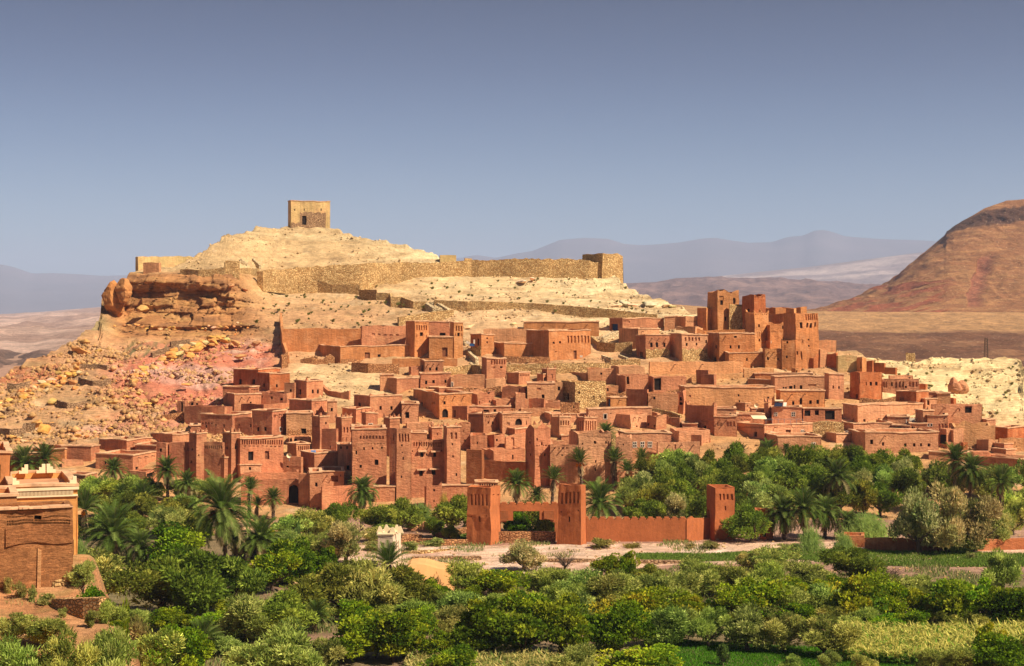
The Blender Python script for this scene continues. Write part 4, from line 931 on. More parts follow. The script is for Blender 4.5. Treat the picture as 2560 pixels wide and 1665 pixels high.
# --- front row, left
b('A', '90 285 452 785 870', 'flat low house behind the left front tower', col='v')
b('A', '0 120 290 800 890', 'low house with a rubble lump at the far left of the front rows', col='v', vb=1000)
b('A', '285 352 452 785 1255', 'left front tower with horned corners and a small low window', 'w305,935,320,955 w300,1050,315,1075 w370,990,382,1010', name='kasbah_tower', cat='tower', col='l', taper=0.02, mer=CORN5)
b('S', '1515 1607 1637 1265 1620', 'slab-sided front house with a small square window high up', 'w1545,1315,1570,1352', col='l', opt='n', rag=0.1)
b('S', '1637 1780 1845 1262 1620', 'slab-sided front house with a drainpipe, right of the square-window one', 'w1815,1310,1828,1345', col='l', opt='n', rag=0.1)
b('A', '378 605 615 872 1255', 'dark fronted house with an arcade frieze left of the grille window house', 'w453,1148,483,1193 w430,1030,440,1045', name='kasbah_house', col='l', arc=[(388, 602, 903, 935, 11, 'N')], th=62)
b('A', '605 690 775 782 1030', 'horned tower left of the long arcade facade', 'w722,908,745,940 w640,915,655,940', name='kasbah_tower', cat='tower', col='v', mer=CORN5, vb=1255)
b('A', '688 775 1197 838 1240', 'broad facade with an eighteen-arch frieze, grille window and shutter', 'w853,962,902,1047 d1017,955,1058,1035', name='kasbah_house', col='v', arc=[(783, 1190, 850, 893, 18, 'N')], dots=[(800, 1180, 905, 9, 9)], th=24, vb=1250)
b('A', '515 622 742 1020 1260', 'square front house with three horned corners', 'w565,1135,587,1175', col='v', mer=CORN5, taper=0.01)
b('A', '735 778 980 1098 1265', 'low front house with two small windows beside the horned one', 'w862,1115,885,1145 w745,1170,760,1200', col='p')
b('A', '775 780 1345 1165 1275', 'long broken-topped yard wall above the gateway wall', 'w1080,1112,1108,1150', name='walled_yard', cat='wall', col='v', opt='n', rag=0.5, deep=5)
b('A', '785 790 1345 1242 1495', 'long gateway wall with a tall dark arched entrance', 'a1248,1285,1338,1468', name='gateway_wall', cat='wall', col='v', opt='n', rag=0.12, deep=2, vb=1480)
b('A', '1340 1448 1458 1180 1500', 'shaded turret right of the arched entrance', name='turret', cat='tower', col='v', mer=[(0, 0)], deep=3, vb=1480)
b('A', '1448 1452 1568 1163 1545', 'battered corner bastion with a slit, right of the arched entrance', 'w1502,1260,1525,1300', name='bastion', cat='tower', col='v', taper=0.02, vb=1500)
b('A', '1560 1567 1782 1155 1310', 'terrace house with a barred wooden shutter behind the bastion', 'd1657,1195,1727,1255', col='p')
b('A', '1562 1570 1912 1300 1560', 'brick garden wall right of the bastion', name='garden_wall', cat='wall', col='v', opt='n', rag=0.12, deep=2, vb=1520)
b('A', '1148 1368 1378 1015 1185', 'long shaded house with a crumbling top, left of the blue tank', 'w1225,1098,1250,1118', col='v', opt='n', rag=0.1, th=64)
b('A', '1365 1495 1725 980 1190', 'house with a blue water tank on its roof', 'w1390,1120,1405,1160 w1445,1125,1462,1160 w1577,1122,1605,1148 w1652,1118,1680,1145', col='v')
tk = P3(400+1483/3.87+0, 880+962/3.87, DG(780, 1187)+2)
thing('water_tank', 'blue water tank on the roof beside the kasbah tower', 'water tank', tuple(tk), me=mesh_data('water_tank', [(-.45, -.3, -.5), (.45, -.3, -.5), (.45, .3, -.5), (-.45, .3, -.5), (-.4, -.25, .2), (.4, -.25, .2), (.4, .25, .2), (-.4, .25, .2)],
      [[0, 1, 5, 4], [1, 2, 6, 5], [2, 3, 7, 6], [3, 0, 4, 7], [4, 5, 6, 7]], m_flat('pale_blue', (0.16, 0.28, 0.55), 1, 0.1)))
# --- central kasbah group
b('B', '208 250 362 595 770', 'turret with a white-edged arched window', 'f275,692,312,742', name='turret', cat='tower', col='v', mer=CORN, dots=[(258, 355, 640, 6, 6)])
b('B', '420 478 577 640 960', 'rear kasbah tower with dotted friezes, left of the central pair', name='kasbah_tower', cat='tower', col='v', mer=CORN5, taper=0.02, dots=[(482, 572, 668, 8, 7), (482, 572, 682, 8, 7), (482, 572, 700, 8, 8)], vb=1000)
b('B', '478 540 552 735 1290', 'narrow shaded stage between the arcade facade and the first tall tower', 'n510,795,530,850', name='kasbah_tower', cat='tower', col='l', th=60, vb=1330)
b('B', '112 118 450 748 1320', 'tall facade with a seven-arch frieze and barred windows', 'w225,920,240,948 w308,920,322,945 w395,915,410,940 w147,955,162,988 w192,1092,213,1123 w335,1043,370,1093 n165,1035,175,1050',
  name='kasbah_house', col='v', arc=[(185, 430, 808, 842, 8, 'N')], dots=[(160, 430, 850, 18, 6), (200, 440, 885, 8, 8)], deep=9, vb=1340)
b('B', '112 118 215 722 900', 'raised left end of the tall arcade facade', name='kasbah_house', col='v', dots=[(130, 205, 745, 6, 8), (130, 205, 790, 6, 7)], deep=5, vb=1290)
b('B', '640 642 905 690 770', 'low pale terrace behind the first tall tower', name='roof_terrace', cat='house', col='p', deep=4, opt='n', rag=0.05)
b('B', '680 682 842 780 880', 'low brown parapet room between the tall towers', name='roof_store', cat='store', col='v', deep=4)
b('B', '855 890 992 735 840', 'little cube turret with corner horns between the tall towers', 'n935,785,950,805', name='turret', cat='tower', col='v', mer=CORN, deep=4)
b('B', '680 688 1030 858 1425', 'central kasbah front with a thirteen-arch frieze and canopied windows',
  's778,967,808,1015 s905,967,935,1013 w835,980,850,1003 s765,1145,802,1197 s890,1140,930,1190 w697,952,707,970 w980,945,990,965', name='kasbah_house', col='v', arc=[(702, 1020, 872, 916, 13, 'N')],
  dots=[(705, 1015, 920, 16, 6)], deep=9, vb=1400)
b('B', '535 548 688 742 1425', 'first tall tower of the central kasbah, four pointed niches', 'w588,892,602,912 w597,965,607,980 w605,1015,618,1043 w590,1193,603,1218 n570,915,576,960 n612,915,618,960 n655,915,661,960',
  name='kasbah_tower', cat='tower', col='v', taper=0.05, arc=[(563, 675, 788, 866, 4, 'N')], dots=[(565, 670, 768, 8, 6), (560, 680, 880, 12, 6), (560, 680, 892, 12, 6)], vb=1435)
b('B', '1000 1035 1165 726 1300', 'second tall tower of the central kasbah, two carved niches', 'w1082,880,1095,900 w1088,1000,1102,1022 w1120,1170,1133,1198 n1072,905,1078,960 n1108,905,1114,960 n1145,905,1151,960',
  name='kasbah_tower', cat='tower', col='v', taper=0.045, mer=CORN, arc=[(1058, 1140, 780, 842, 2, 'N')], dots=[(1050, 1150, 765, 8, 6), (1040, 1165, 868, 14, 6), (1045, 1165, 850, 12, 5)], vb=1405)
b('B', '818 835 985 1300 1545', 'small square gatehouse at the foot of the central kasbah', 'w900,1322,918,1347 w903,1430,915,1452', name='gatehouse', cat='tower', col='v', mer=CORN[:2], dots=[(855, 945, 1405, 10, 6)], vb=1500)
b('B', '980 985 1322 1297 1470', 'plain garden wall right of the small gatehouse', name='garden_wall', cat='wall', col='v', deep=1.5, vb=1450)
b('B', '325 330 530 1305 1450', 'plain garden wall left of the first tall tower', name='garden_wall', cat='wall', col='v', deep=1.5, vb=1440)
b('B', '1308 1312 1528 1262 1420', 'loggia with a row of seven pierced arches behind the left gate tower', name='loggia', cat='house', col='v', arc=[(1345, 1510, 1277, 1305, 7, 'a')], deep=4, vb=1430)
# --- right of centre
b('C', '60 140 290 715 1215', 'tall crumbling kasbah tower with a broken crest', 'w160,825,175,850 w205,870,220,905 w230,980,247,1010 w195,985,203,1000 w95,865,105,885 w97,985,112,1010', name='kasbah_tower', cat='tower', col='v', opt='n', rag=0.9, taper=0.03, mer=CORN, drop=3, vb=1300,
  dots=[(150, 285, 858, 12, 7), (150, 285, 895, 6, 14)])
b('C', '285 290 566 885 1285', 'lower ruined front right of the crumbling tower', 'w400,985,413,1003 n325,918,340,935 n370,918,385,935 n405,915,420,932 n445,915,460,932', name='kasbah_house', cat='house', col='p', opt='n', rag=0.3, deep=8, vb=1310, drop=3)
b('C', '475 562 886 782 1285', 'high ruined front with a row of holes and stacked slits behind the palms', 'w597,878,608,897 w710,860,730,890 w818,858,838,885 w728,1043,742,1070 w728,1120,742,1150 w545,1122,553,1152', name='kasbah_house', cat='house', col='p', opt='n', rag=0.25, deep=9, vb=1310, drop=3,
  dots=[(640, 880, 815, 12, 9), (810, 870, 860, 2, 60)])
b('C', '928 935 1082 810 1280', 'tapering ruined wall end beside the three-window house', 'w950,870,958,890 w1000,880,1008,900 w975,975,985,995', name='ruin', cat='ruin', col='p', opt='n', rag=0.9, taper=0.06, deep=6, vb=1310)
b('C', '945 1015 1462 788 1010', 'pink house with three white-framed windows in a row', 'g1093,872,1125,920 g1168,872,1201,920 g1242,872,1276,920', col='p', dots=[(1035, 1320, 793, 26, 9)], deep=8, vb=1080)
b('C', '1322 1332 1742 872 1010', 'low pink wall right of the three white-framed windows', 'n1495,895,1510,940', col='p', deep=5, vb=1100)
b('C', '1450 1540 1842 758 890', 'rounded pink house behind the low pink wall', col='p', opt='n', rag=0.1, deep=7)
b('C', '1612 1752 1760 803 900', 'dark recess wall in front of the rounded pink house', name='ruined_wall', cat='wall', col='p', opt='n', rag=0.1, deep=3)
b('C', '235 300 742 603 700', 'long rooftop behind the two fluted turrets', col='p', deep=4)
b('C', '300 382 492 640 830', 'fluted turret with four pointed arches, left of two', name='turret', cat='tower', col='p', mer=CORN, arc=[(385, 482, 665, 710, 4, 'N')], dots=[(388, 478, 648, 10, 6), (388, 485, 722, 8, 8)], taper=0.02)
b('C', '545 622 742 640 830', 'fluted turret with long slots, right of two', name='turret', cat='tower', col='p', mer=CORN5, arc=[(630, 738, 665, 765, 5, 'n'), (560, 612, 665, 765, 3, 'n')], dots=[(630, 735, 645, 10, 6)], taper=0.02)
b('C', '400 402 580 812 850', 'flat white-edged roof strip below the fluted turrets', name='roof_terrace', cat='house', col='p', deep=4)
b('C', '640 662 1275 548 720', 'wide house with a white-framed yellow window', 'f812,600,840,645 w875,588,885,600', col='p', deep=8)
b('C', '905 1065 1232 602 750', 'half-roofed house with a deep shaded side', 'w1120,708,1138,725', col='p', opt='n', rag=0.15)
b('C', '1228 1320 1415 600 760', 'dark broken rooms right of the half-roofed house', 'w1232,685,1255,715 w1300,700,1318,725', name='ruin', cat='ruin', col='v', opt='n', rag=1.0, drop=2)
wall_line('stair-stepped wall coming down to the right above the broken rooms', [(1275, 575, 640), (1340, 592, 660), (1345, 608, 665), (1440, 618, 690), (1445, 632, 690), (1555, 640, 715)], 'C', name='stepped_wall', mat='adobe', col='p', rag=0.05)
b('C', '1568 1572 1716 698 770', 'small flat hut at the bottom of the stair-stepped wall', 'w1625,735,1640,750', name='hut', cat='hut', col='p', deep=4)
b('C', '68 72 335 302 490', 'pale two-storey house with drain spouts', 'w213,412,240,448 n165,345,205,370', col='y', deep=6, opt='', mer=[(0.45, 0)])
b('C', '330 338 412 290 480', 'narrow house with a single bright-edged window', 'w365,338,390,375', col='y', deep=5, opt='n')
b('C', '402 535 832 290 545', 'large rubble-stone house with a brick zigzag and small windows', 'w443,398,467,465 w572,378,588,405 n703,425,722,452 n763,422,782,450 w572,472,588,490', col='y', wallmat='rubble', opt='n', rag=0.15, dots=[(550, 632, 362, 6, 8)])
b('C', '88 235 248 452 555', 'dark roofless wall left of the rubble-stone house', name='ruin', cat='ruin', col='v', opt='n', rag=0.6, deep=3)
b('C', '250 385 392 470 540', 'low shadowed wall before the rubble-stone house', name='ruined_wall', cat='wall', col='v', opt='n', rag=0.5, deep=2)
b('C', '390 395 572 497 610', 'rubble plinth below the rubble-stone house', 'w513,518,525,545', name='ruined_wall', cat='wall', wallmat='redrubble', opt='n', rag=0.2, deep=3)
b('C', '0 5 292 548 610', 'low wide wall left of the rubble plinth', name='ruined_wall', cat='wall', col='y', opt='n', rag=0.2, deep=3)
b('C', '210 265 346 170 295', 'little horned turret with an arched niche', 'N298,215,318,258', name='turret', cat='tower', col='v', deep=4, mer=CORN[:2])
b('C', '165 225 270 215 300', 'low shrine-like block with an arched door beside the horned turret', 'a232,238,266,290', name='hut', cat='hut', col='v', deep=4)
b('C', '350 640 662 207 285', 'shadowed low wall with grass growing behind it', name='ruined_wall', cat='wall', col='y', deep=2, th=24, opt='')
b('C', '650 657 945 162 300', 'weathered tan wall with a dark hollow', 'w780,195,800,215', name='ruin', cat='ruin', col='y', opt='n', rag=0.3, deep=4)
b('C', '880 960 1205 135 330', 'high weathered wall above the doorless ruin', name='ruin', cat='ruin', col='y', opt='n', rag=0.3, deep=4)
b('C', '935 1020 1242 222 410', 'doorless ruin with one tall black doorway', 'h1032,225,1056,310', name='ruin', cat='ruin', col='v', opt='n', rag=0.2, drop=2)
b('C', '830 835 950 330 440', 'rubble stub with a dark niche right of the rubble-stone house', 'w838,345,856,378', name='ruin', cat='ruin', col='y', opt='n', rag=0.5, deep=3)
b('C', '1025 1225 1237 362 560', 'stepped shaded wall below the doorless ruin', name='ruined_wall', cat='wall', col='v', opt='n', rag=0.2, deep=3, th=62)
b('C', '835 878 1195 440 548', 'low orange house with a blue door and red curtain', 'b846,455,873,540', col='o', deep=6, th=30)
b('C', '1225 1288 1612 238 410', 'roofless building with a great open bay between pillars', 'w1294,255,1362,370 n1563,262,1573,278', name='ruin', cat='ruin', col='v', opt='n', rag=0.2, drop=3)
b('C', '1232 1237 1530 402 590', 'tan house with one window at its left corner', 'w1290,430,1312,458', col='y', opt='n', rag=0.1, deep=7)
b('C', '1520 1580 1605 372 600', 'tall slot of a building with two openings one above the other', 'w1540,430,1560,468 w1535,480,1568,510', name='ruin', cat='ruin', col='v', opt='n', rag=0.3, deep=5)
b('C', '1705 1820 1830 172 310', 'upper dark block of the stepped ruin', name='ruin', cat='ruin', col='v', opt='n', rag=0.2, deep=4, th=62)
b('C', '1750 1880 1890 215 335', 'lower dark block of the stepped ruin', name='ruin', cat='ruin', col='v', opt='n', rag=0.2, deep=4, th=62, vb=338)
b('C', '1245 1255 2160 98 225', 'very long smooth orange terrace building', col='c', deep=6)
b('D', '420 428 715 155 240', 'low plain building continuing the long orange terrace to the right', col='c', deep=4)
b('C', '1240 1250 2160 215 300', 'rubble retaining wall under the long orange terrace', name='terrace_wall', cat='wall', col='c', opt='n', rag=0.2, deep=3, vb=290)
b('D', '-150 -146 718 343 560', 'huge stained tan wall with three tiny windows', 'w365,408,382,430 w650,432,668,450 w375,468,390,490 n-110,415,-85,440', name='mud_house', col='c', deep=8, th=8, vb=545)
b('D', '-145 137 145 528 790', 'shaded tall house with a small door and window', 'w30,712,58,750 w80,740,98,785 n10,665,75,672', col='v', th=50, mer=CORN5)
b('D', '137 140 348 550 650', 'small lit rooftop room with a saw-tooth frieze', 'w288,592,303,612', col='p', deep=5, dots=[(150, 335, 570, 16, 7)])
b('D', '135 138 357 628 800', 'house with a screen of slots and three arched niches', 'w168,682,175,715 w180,682,187,715 w193,682,200,715 w206,682,213,715 N255,672,278,720 N285,672,305,720 N318,672,338,720', col='v', deep=6)
b('D', '352 356 622 605 720', 'low lit terrace house with a row of tiny holes', 'w678,655,692,677', col='p', deep=6, dots=[(390, 500, 650, 4, 9)])
b('D', '355 625 1088 710 870', 'terrace house with a dentil cornice, red door and a blue window', 'w400,783,430,832 w523,773,550,822 g685,777,710,812 d832,752,880,815 g977,755,1000,808', col='p', dots=[(370, 615, 722, 14, 18), (640, 1020, 722, 26, 9)], th=40, vb=858)
b('D', '628 750 1172 820 960', 'long low pink house below the terrace house with a white-framed window', 'g1085,880,1112,922 n820,885,850,910', col='p', vb=990)
b('D', '620 662 692 488 640', 'slender horned chimney-like turret', 'w660,575,672,598', name='turret', cat='tower', col='p', mer=CORN, deep=3)
b('D', '688 692 987 540 710', 'square house with two blue barred windows and a solar panel on top', 'g715,588,743,615 g890,585,920,620', col='p', deep=7, dots=[(700, 980, 548, 22, 7)])
sp = P3(1750+765/3.87, 880+505/3.87, DG(1940, 1060)-1)
so = thing('solar_heater', 'white framed solar water heater on the roof of the blue-window house', 'solar heater', tuple(sp)); so.scale = (0.8, 0.8, 0.62)
def tube(nm, parent, p0, p1, r, mat, n=10):
    p0, p1 = Vector(p0), Vector(p1); d = (p1-p0).normalized(); a = d.orthogonal().normalized(); c_ = d.cross(a); V = []; 
    for p in (p0, p1):
        for i in range(n): t_ = 2*math.pi*i/n; V.append(p+a*r*math.cos(t_)+c_*r*math.sin(t_))
    Fc = [[i, (i+1) % n, n+(i+1) % n, n+i] for i in range(n)]+[list(range(n)), list(range(n, 2*n))]
    return obj(nm, mesh_data(nm, V, Fc, M[mat]), parent)
def quadslab(nm, parent, pts, mat, t=0.08):
    V = [Vector(p) for p in pts]; nrm = (V[1]-V[0]).cross(V[3]-V[0]).normalized()*t; V = V+[v-nrm for v in V]
    return obj(nm, mesh_data(nm, V, [[0, 1, 2, 3], [7, 6, 5, 4], [0, 1, 5, 4], [1, 2, 6, 5], [2, 3, 7, 6], [3, 0, 4, 7]], M[mat]), parent)
quadslab('collector', so, [(-1.4, -0.8, -0.6), (0.7, -0.8, -0.6), (1.1, 0.8, 0.5), (-0.8, 0.8, 0.5)], 'panel')
quadslab('collector', so, [(0.85, -0.8, -0.6), (1.6, -0.8, -0.6), (2.0, 0.8, 0.5), (1.2, 0.8, 0.5)], 'white')
tube('tank', so, (-0.9, 0.8, 1.0), (1.1, 0.8, 1.0), 0.33, 'cream')
b('D', '352 437 487 497 570', 'small rooftop hut left of the slender horned turret', 'w457,512,468,530', name='hut', cat='hut', col='p', deep=4)
b('D', '485 500 622 545 620', 'low shaded rooftop left of the horned turret foot', col='v', deep=4)
dish = P3(1750+545/3.87, 880+515/3.87, DG(1890, 1040)-1)
def dish_mesh():
    V, Fc = [(0, 0, 0)], []; n = 14
    for k in (1, 2):
        for i in range(n): t_ = 2*math.pi*i/n; r_ = 0.22*k; V.append((r_*math.cos(t_), -0.12*k*k/2, r_*math.sin(t_)))
    for i in range(n):
        j = (i+1) % n; Fc += [[0, 1+i, 1+j], [1+i, 1+j, 1+n+j, 1+n+i]]
    return mesh_data('dish', V, Fc, M['cream'])
dt = thing('satellite_dish', 'pinkish satellite dish behind the horned turret', 'satellite dish', tuple(dish)); obj('dish', dish_mesh(), dt); tube('mast', dt, (0, 0.05, -1), (0, 0.05, 0), 0.05, 'metal')
d2 = P3(1300+1188/3.87, 880+768/3.87, DG(1600, 1120)-2)
dt2 = thing('satellite_dish', 'grey-blue satellite dish on the roof above the three white-framed windows', 'satellite dish', tuple(d2)); obj('dish', dish_mesh(), dt2); tube('mast', dt2, (0, 0.05, -1), (0, 0.05, 0), 0.05, 'metal')
d3 = P3(400+1250/3.87, 880+1000/3.87, DG(720, 1180)-1)
dt3 = thing('satellite_dish', 'dark blue satellite dish on the crumbling roof left of the blue tank', 'satellite dish', tuple(d3)); obj('dish', dish_mesh(), dt3); tube('mast', dt3, (0, 0.05, -1), (0, 0.05, 0), 0.05, 'metal')
rl = thing('railing', 'thin metal railing on the terrace with the dentil cornice', 'railing', tuple(P3(1915, 1061, DG(1915, 1090))))
for i in range(7): tube('post', rl, (i*1.15, 0, 0), (i*1.15, 0, 1.0), 0.035, 'metal', 5)
tube('rail', rl, (0, 0, 1.0), (6.9, 0, 1.0), 0.03, 'metal', 5)
aw = thing('awning', 'tan cloth awning on the terrace beside the railing', 'awning', tuple(P3(1900, 1046, DG(1900, 1080))))
quadslab('cloth', aw, [(-1.4, -0.6, 0), (1.3, -0.6, -0.1), (1.1, 1.2, 0.5), (-1.6, 1.2, 0.5)], 'cream', 0.05); tube('post', aw, (-1.4, -0.6, -1.6), (-1.4, -0.6, 0), 0.05, 'wood', 6); tube('post', aw, (1.2, -0.6, -1.6), (1.2, -0.6, 0), 0.05, 'wood', 6)
b('D', '985 1000 1372 545 710', 'open-fronted ruined house with three dark bays', 'w1013,555,1068,620 w1110,550,1150,610 w1210,555,1305,655', name='ruin', cat='ruin', col='v', opt='', deep=6)
wall_line('pale rubble bank below the open-fronted ruin', [(1090, 685, 800), (1250, 680, 810), (1385, 690, 810)], 'D', name='terrace_wall', rag=0.3, th=1.5)
b('D', '525 532 1092 210 300', 'uppermost flat long house of the right stack', col='o', deep=5)
b('D', '458 722 860 272 365', 'dark-sided middle house of the right stack', col='o', th=62)
b('D', '688 722 1207 235 390', 'broad house of the right stack with two arched doors', 'w797,338,815,362 w822,338,838,360 w860,330,893,360 a905,318,922,358 a965,320,992,362 n1045,310,1125,325', col='p', vb=398)
b('D', '735 775 1207 378 530', 'lower house of the right stack with one arched window among four', 'w890,478,912,515 a965,445,990,510 w1058,467,1085,505 w1130,462,1155,503', col='o', vb=550)
b('D', '1203 1247 1392 217 455', 'tall narrow house with two windows right of the stack', 'w1283,325,1297,355 w1335,328,1350,355', col='p', taper=0.02)
b('D', '885 925 967 155 205', 'small dark cube with a doorway on the ridge terrace', 'h925,172,945,200', name='hut', cat='hut', col='o', opt='n', rag=0.2, deep=3)
b('E', '250 345 562 197 460', 'tall plain keep-like house with three windows', 'w400,290,412,325 w443,290,467,325 w498,288,520,325 w308,408,330,452', col='g', opt='n', rag=0.12, th=36, taper=0.01)
b('E', '555 562 922 265 400', 'roofless house front with rows of blind arches', 'w785,330,803,352 h652,292,668,325', name='ruin', cat='ruin', col='p', opt='n', rag=0.2, deep=6, arc=[(685, 785, 290, 345, 3, 'N'), (815, 912, 290, 335, 3, 'N'), (565, 610, 285, 345, 2, 'N')], drop=2)
b('E', '622 632 862 222 290', 'low rear wall behind the blind-arch front', 'w820,242,835,258', name='ruined_wall', cat='wall', col='p', opt='n', rag=0.2, deep=3)
b('E', '922 985 1002 312 375', 'little dark box at the end of the blind-arch front', name='hut', cat='hut', col='g', deep=3)
b('E', '695 893 1012 385 530', 'house with two small windows in its big shaded side', 'w733,440,745,465 w757,440,770,462', col='g', th=56)
b('E', '1005 1008 1098 392 470', 'pink rear block with two slits beside the shaded-side house', 'n1065,415,1073,440 n1080,415,1088,440', col='p', deep=4)
b('E', '928 980 1095 458 535', 'small house with a black doorway in front of the pink block', 'h997,468,1020,515', name='hut', cat='hut', col='p', deep=4)
b('E', '1088 1092 1225 402 505', 'pale square room at the rock edge', col='y', deep=4)
b('E', '1210 1255 1282 448 510', 'tiny dark outhouse at the rock edge', name='hut', cat='hut', col='g', deep=2)
b('E', '1040 1048 1527 508 740', 'large yard house with a dark recess and a crumbled face', 'w1365,515,1432,588 w1150,590,1172,608 n1305,550,1320,572', col='p', deep=8)
b('E', '185 325 960 518 705', 'long house with a dashed brick line and two white-framed windows', 'w380,650,400,676 w524,642,548,670 w277,640,290,670 w220,650,232,680', col='p', dots=[(345, 440, 560, 12, 5), (450, 610, 575, 12, 6)], th=38, vb=690)
b('E', '140 287 662 692 800', 'low house with a row of four small square windows', 'w448,757,475,775 w500,757,527,775 w557,755,585,775 w610,755,640,775 w395,760,412,775', col='p', vb=790)
b('E', '612 618 828 628 720', 'flat terrace house left of the white washing', 'w680,605,730,620', col='p', deep=5)
b('E', '658 662 832 712 790', 'shaded loggia roof with dangling tassels', 'w670,722,750,770', name='loggia', cat='house', col='p', deep=3)
b('E', '885 960 1066 570 720', 'small tower with a white-framed window beside the washing', 'f1007,640,1038,674', name='tower_house', cat='tower', col='p', mer=[(0.45, 0)], vb=800)
b('E', '822 828 1000 690 800', 'front room with a wooden arched door below the washing', 'A847,717,880,765', col='p', deep=5)
b('E', '995 1000 1197 615 800', 'house with three pointed niches and two tiny white windows', 'f1003,695,1017,717 f1033,695,1046,717 N1108,692,1128,738 N1138,692,1157,738 N1166,692,1185,738 w1158,640,1172,650', col='p', deep=6, vb=806)
ws = thing('washing', 'white washing hung on the roof beside the small tower', 'washing', tuple(P3(2060+855/3.87, 880+665/3.87, DG(2285, 1065)-1)))
quadslab('sheet', ws, [(-1.2, 0, -0.6), (0.5, 0, -0.5), (0.5, 0.05, 0.5), (-1.2, 0.05, 0.6)], 'white', 0.05); quadslab('sheet', ws, [(2.2, 0, -0.9), (3.0, 0, -0.9), (3.0, 0.05, 0.8), (2.2, 0.05, 0.8)], 'blue', 0.05)
tube('line', ws, (-1.4, 0, 0.6), (3.3, 0, 0.8), 0.02, 'metal', 4)
wt_ = thing('white_tank', 'white domed water tank on the low house with four small windows', 'water tank', tuple(P3(2060+220/3.87, 880+778/3.87, DG(2117, 1085)-2)))
tube('tank', wt_, (0, 0, -0.5), (0, 0, 0.1), 0.42, 'white', 14); tube('lid', wt_, (0, 0, 0.1), (0, 0, 0.28), 0.26, 'white', 12)
b('E', '235 397 1107 785 980', 'broad pink house with a line of windows just above the trees', 'w443,850,473,893 w560,875,582,908 w865,885,888,917 w930,885,950,915 w1003,885,1028,917 w775,882,800,915', col='p', th=20, vb=990)
b('E', '-5 118 335 795 900', 'dark-sided low house left of the broad pink house', col='p', vb=880)
b('E', '325 400 495 760 850', 'raised dark parapet at the left end of the broad pink house', name='roof_store', cat='store', col='p', deep=3, vb=880)
b('E', '1110 1185 1190 742 920', 'shadowed passage block beside the broad pink house', 'h1115,795,1180,890', name='ruin', cat='ruin', col='p', opt='n', rag=0.2, deep=4, th=40)
b('E', '1183 1250 1332 745 925', 'roofless angular house right of the broad pink house', name='ruin', cat='ruin', col='p', opt='n', rag=0.5, drop=2)
b('E', '1205 1262 1660 690 890', 'jagged ruin with fallen rubble along its top', name='ruin', cat='ruin', col='c', opt='n', rag=1.3, drop=2, deep=6)
b('E', '1508 1575 1662 660 760', 'small flat-roofed dark house at the rock foot', name='hut', cat='hut', col='p', deep=4)
b('E', '1640 1775 1945 737 860', 'dark low house right of the jagged ruin', col='g', th=50)
b('E', '1478 1592 1702 850 950', 'wedge-shaped broken house near the right edge', name='ruin', cat='ruin', col='p', opt='n', rag=0.4)
b('E', '1690 1700 1945 835 950', 'lit ruined wall with a few holes at the right edge', 'w1845,865,1853,880 w1790,880,1798,890 w1860,905,1868,915', name='ruin', cat='ruin', col='c', opt='n', rag=0.4, deep=4)
b('E', '1600 1745 1862 895 975', 'low flat house with a bright roof line near the right edge', col='p')
b('E', '1625 1760 1860 950 1010', 'second low flat house, just below the bright roof line', name='mud_house', col='p')
b('E', '1320 1345 1390 870 950', 'small open hut beside the rubbish heap', name='hut', cat='hut', col='g', deep=3)
b('E', '1008 1015 1412 968 1040', 'low wall with flat slab tops above the right palms', name='garden_wall', cat='wall', col='p', deep=3)
b('E', '1410 1415 1600 965 1060', 'low pink block above the right palms', name='ruin', cat='ruin', col='p', opt='n', rag=0.3, deep=4)
b('E', '1560 1575 1945 985 1060', 'uneven pink wall at the right edge above the dark house', name='ruined_wall', cat='wall', col='p', opt='n', rag=0.4, deep=3)
b('E', '1455 1872 1960 1043 1200', 'dark-fronted house with two windows at the right edge', 'w1625,1103,1660,1140 w1790,1110,1815,1150', col='l', th=62, vb=1190)
b('E', '1180 1190 1325 872 925', 'flat-roofed low shed in front of the angular roofless house', name='shed', cat='shed', col='p', deep=3)
# --- far left foot of the hill
b('S', '960 1225 1467 1243 1400', 'plain two-tone house with one small window at the hill foot', 'w1262,1310,1283,1342', col='v')
b('S', '1308 1515 1522 1288 1410', 'flat dark annex right of the two-tone house', col='l', th=60, deep=5)
b('S', '925 1283 1510 1385 1560', 'low long house with a cracked coping behind the palms', 'w1008,1440,1028,1475 w1312,1497,1337,1535', col='v', vb=1570)
b('S', '600 880 962 1303 1450', 'brown windowless house left of the two-tone house', col='v')
b('S', '315 625 632 1325 1450', 'orange-brown windowless house farthest left', col='o', th=60)
b('S', '385 600 960 1298 1400', 'low rear roof line behind the windowless houses', col='v', deep=5)
b('S', '588 592 802 1430 1510', 'eroded garden wall with a dark gap behind the left palms', 'w730,1490,755,1520', name='ruined_wall', cat='wall', col='p', opt='n', rag=0.5, deep=2)
b('S', '1467 1685 1845 1190 1310', 'low wide house on the slope above the two-tone house', col='v', th=45)
b('S', '1640 1840 1850 1168 1240', 'thin rear roof above the low wide slope house', col='v', deep=4, th=60)
b('F', '440 585 662 240 340', 'low plain shed in front of the eroded garden wall', name='shed', cat='shed', col='l', vb=380)
b('F', '868 1000 1072 215 345', 'mud shed with a dark open front behind the left palms', 'w1005,225,1055,252', name='shed', cat='shed', col='v', opt='n', rag=0.15, vb=370)
b('F', '0 5 300 95 200', 'low dark wall beyond the left palms at the hill foot', name='garden_wall', cat='wall', col='v', deep=2, vb=330)
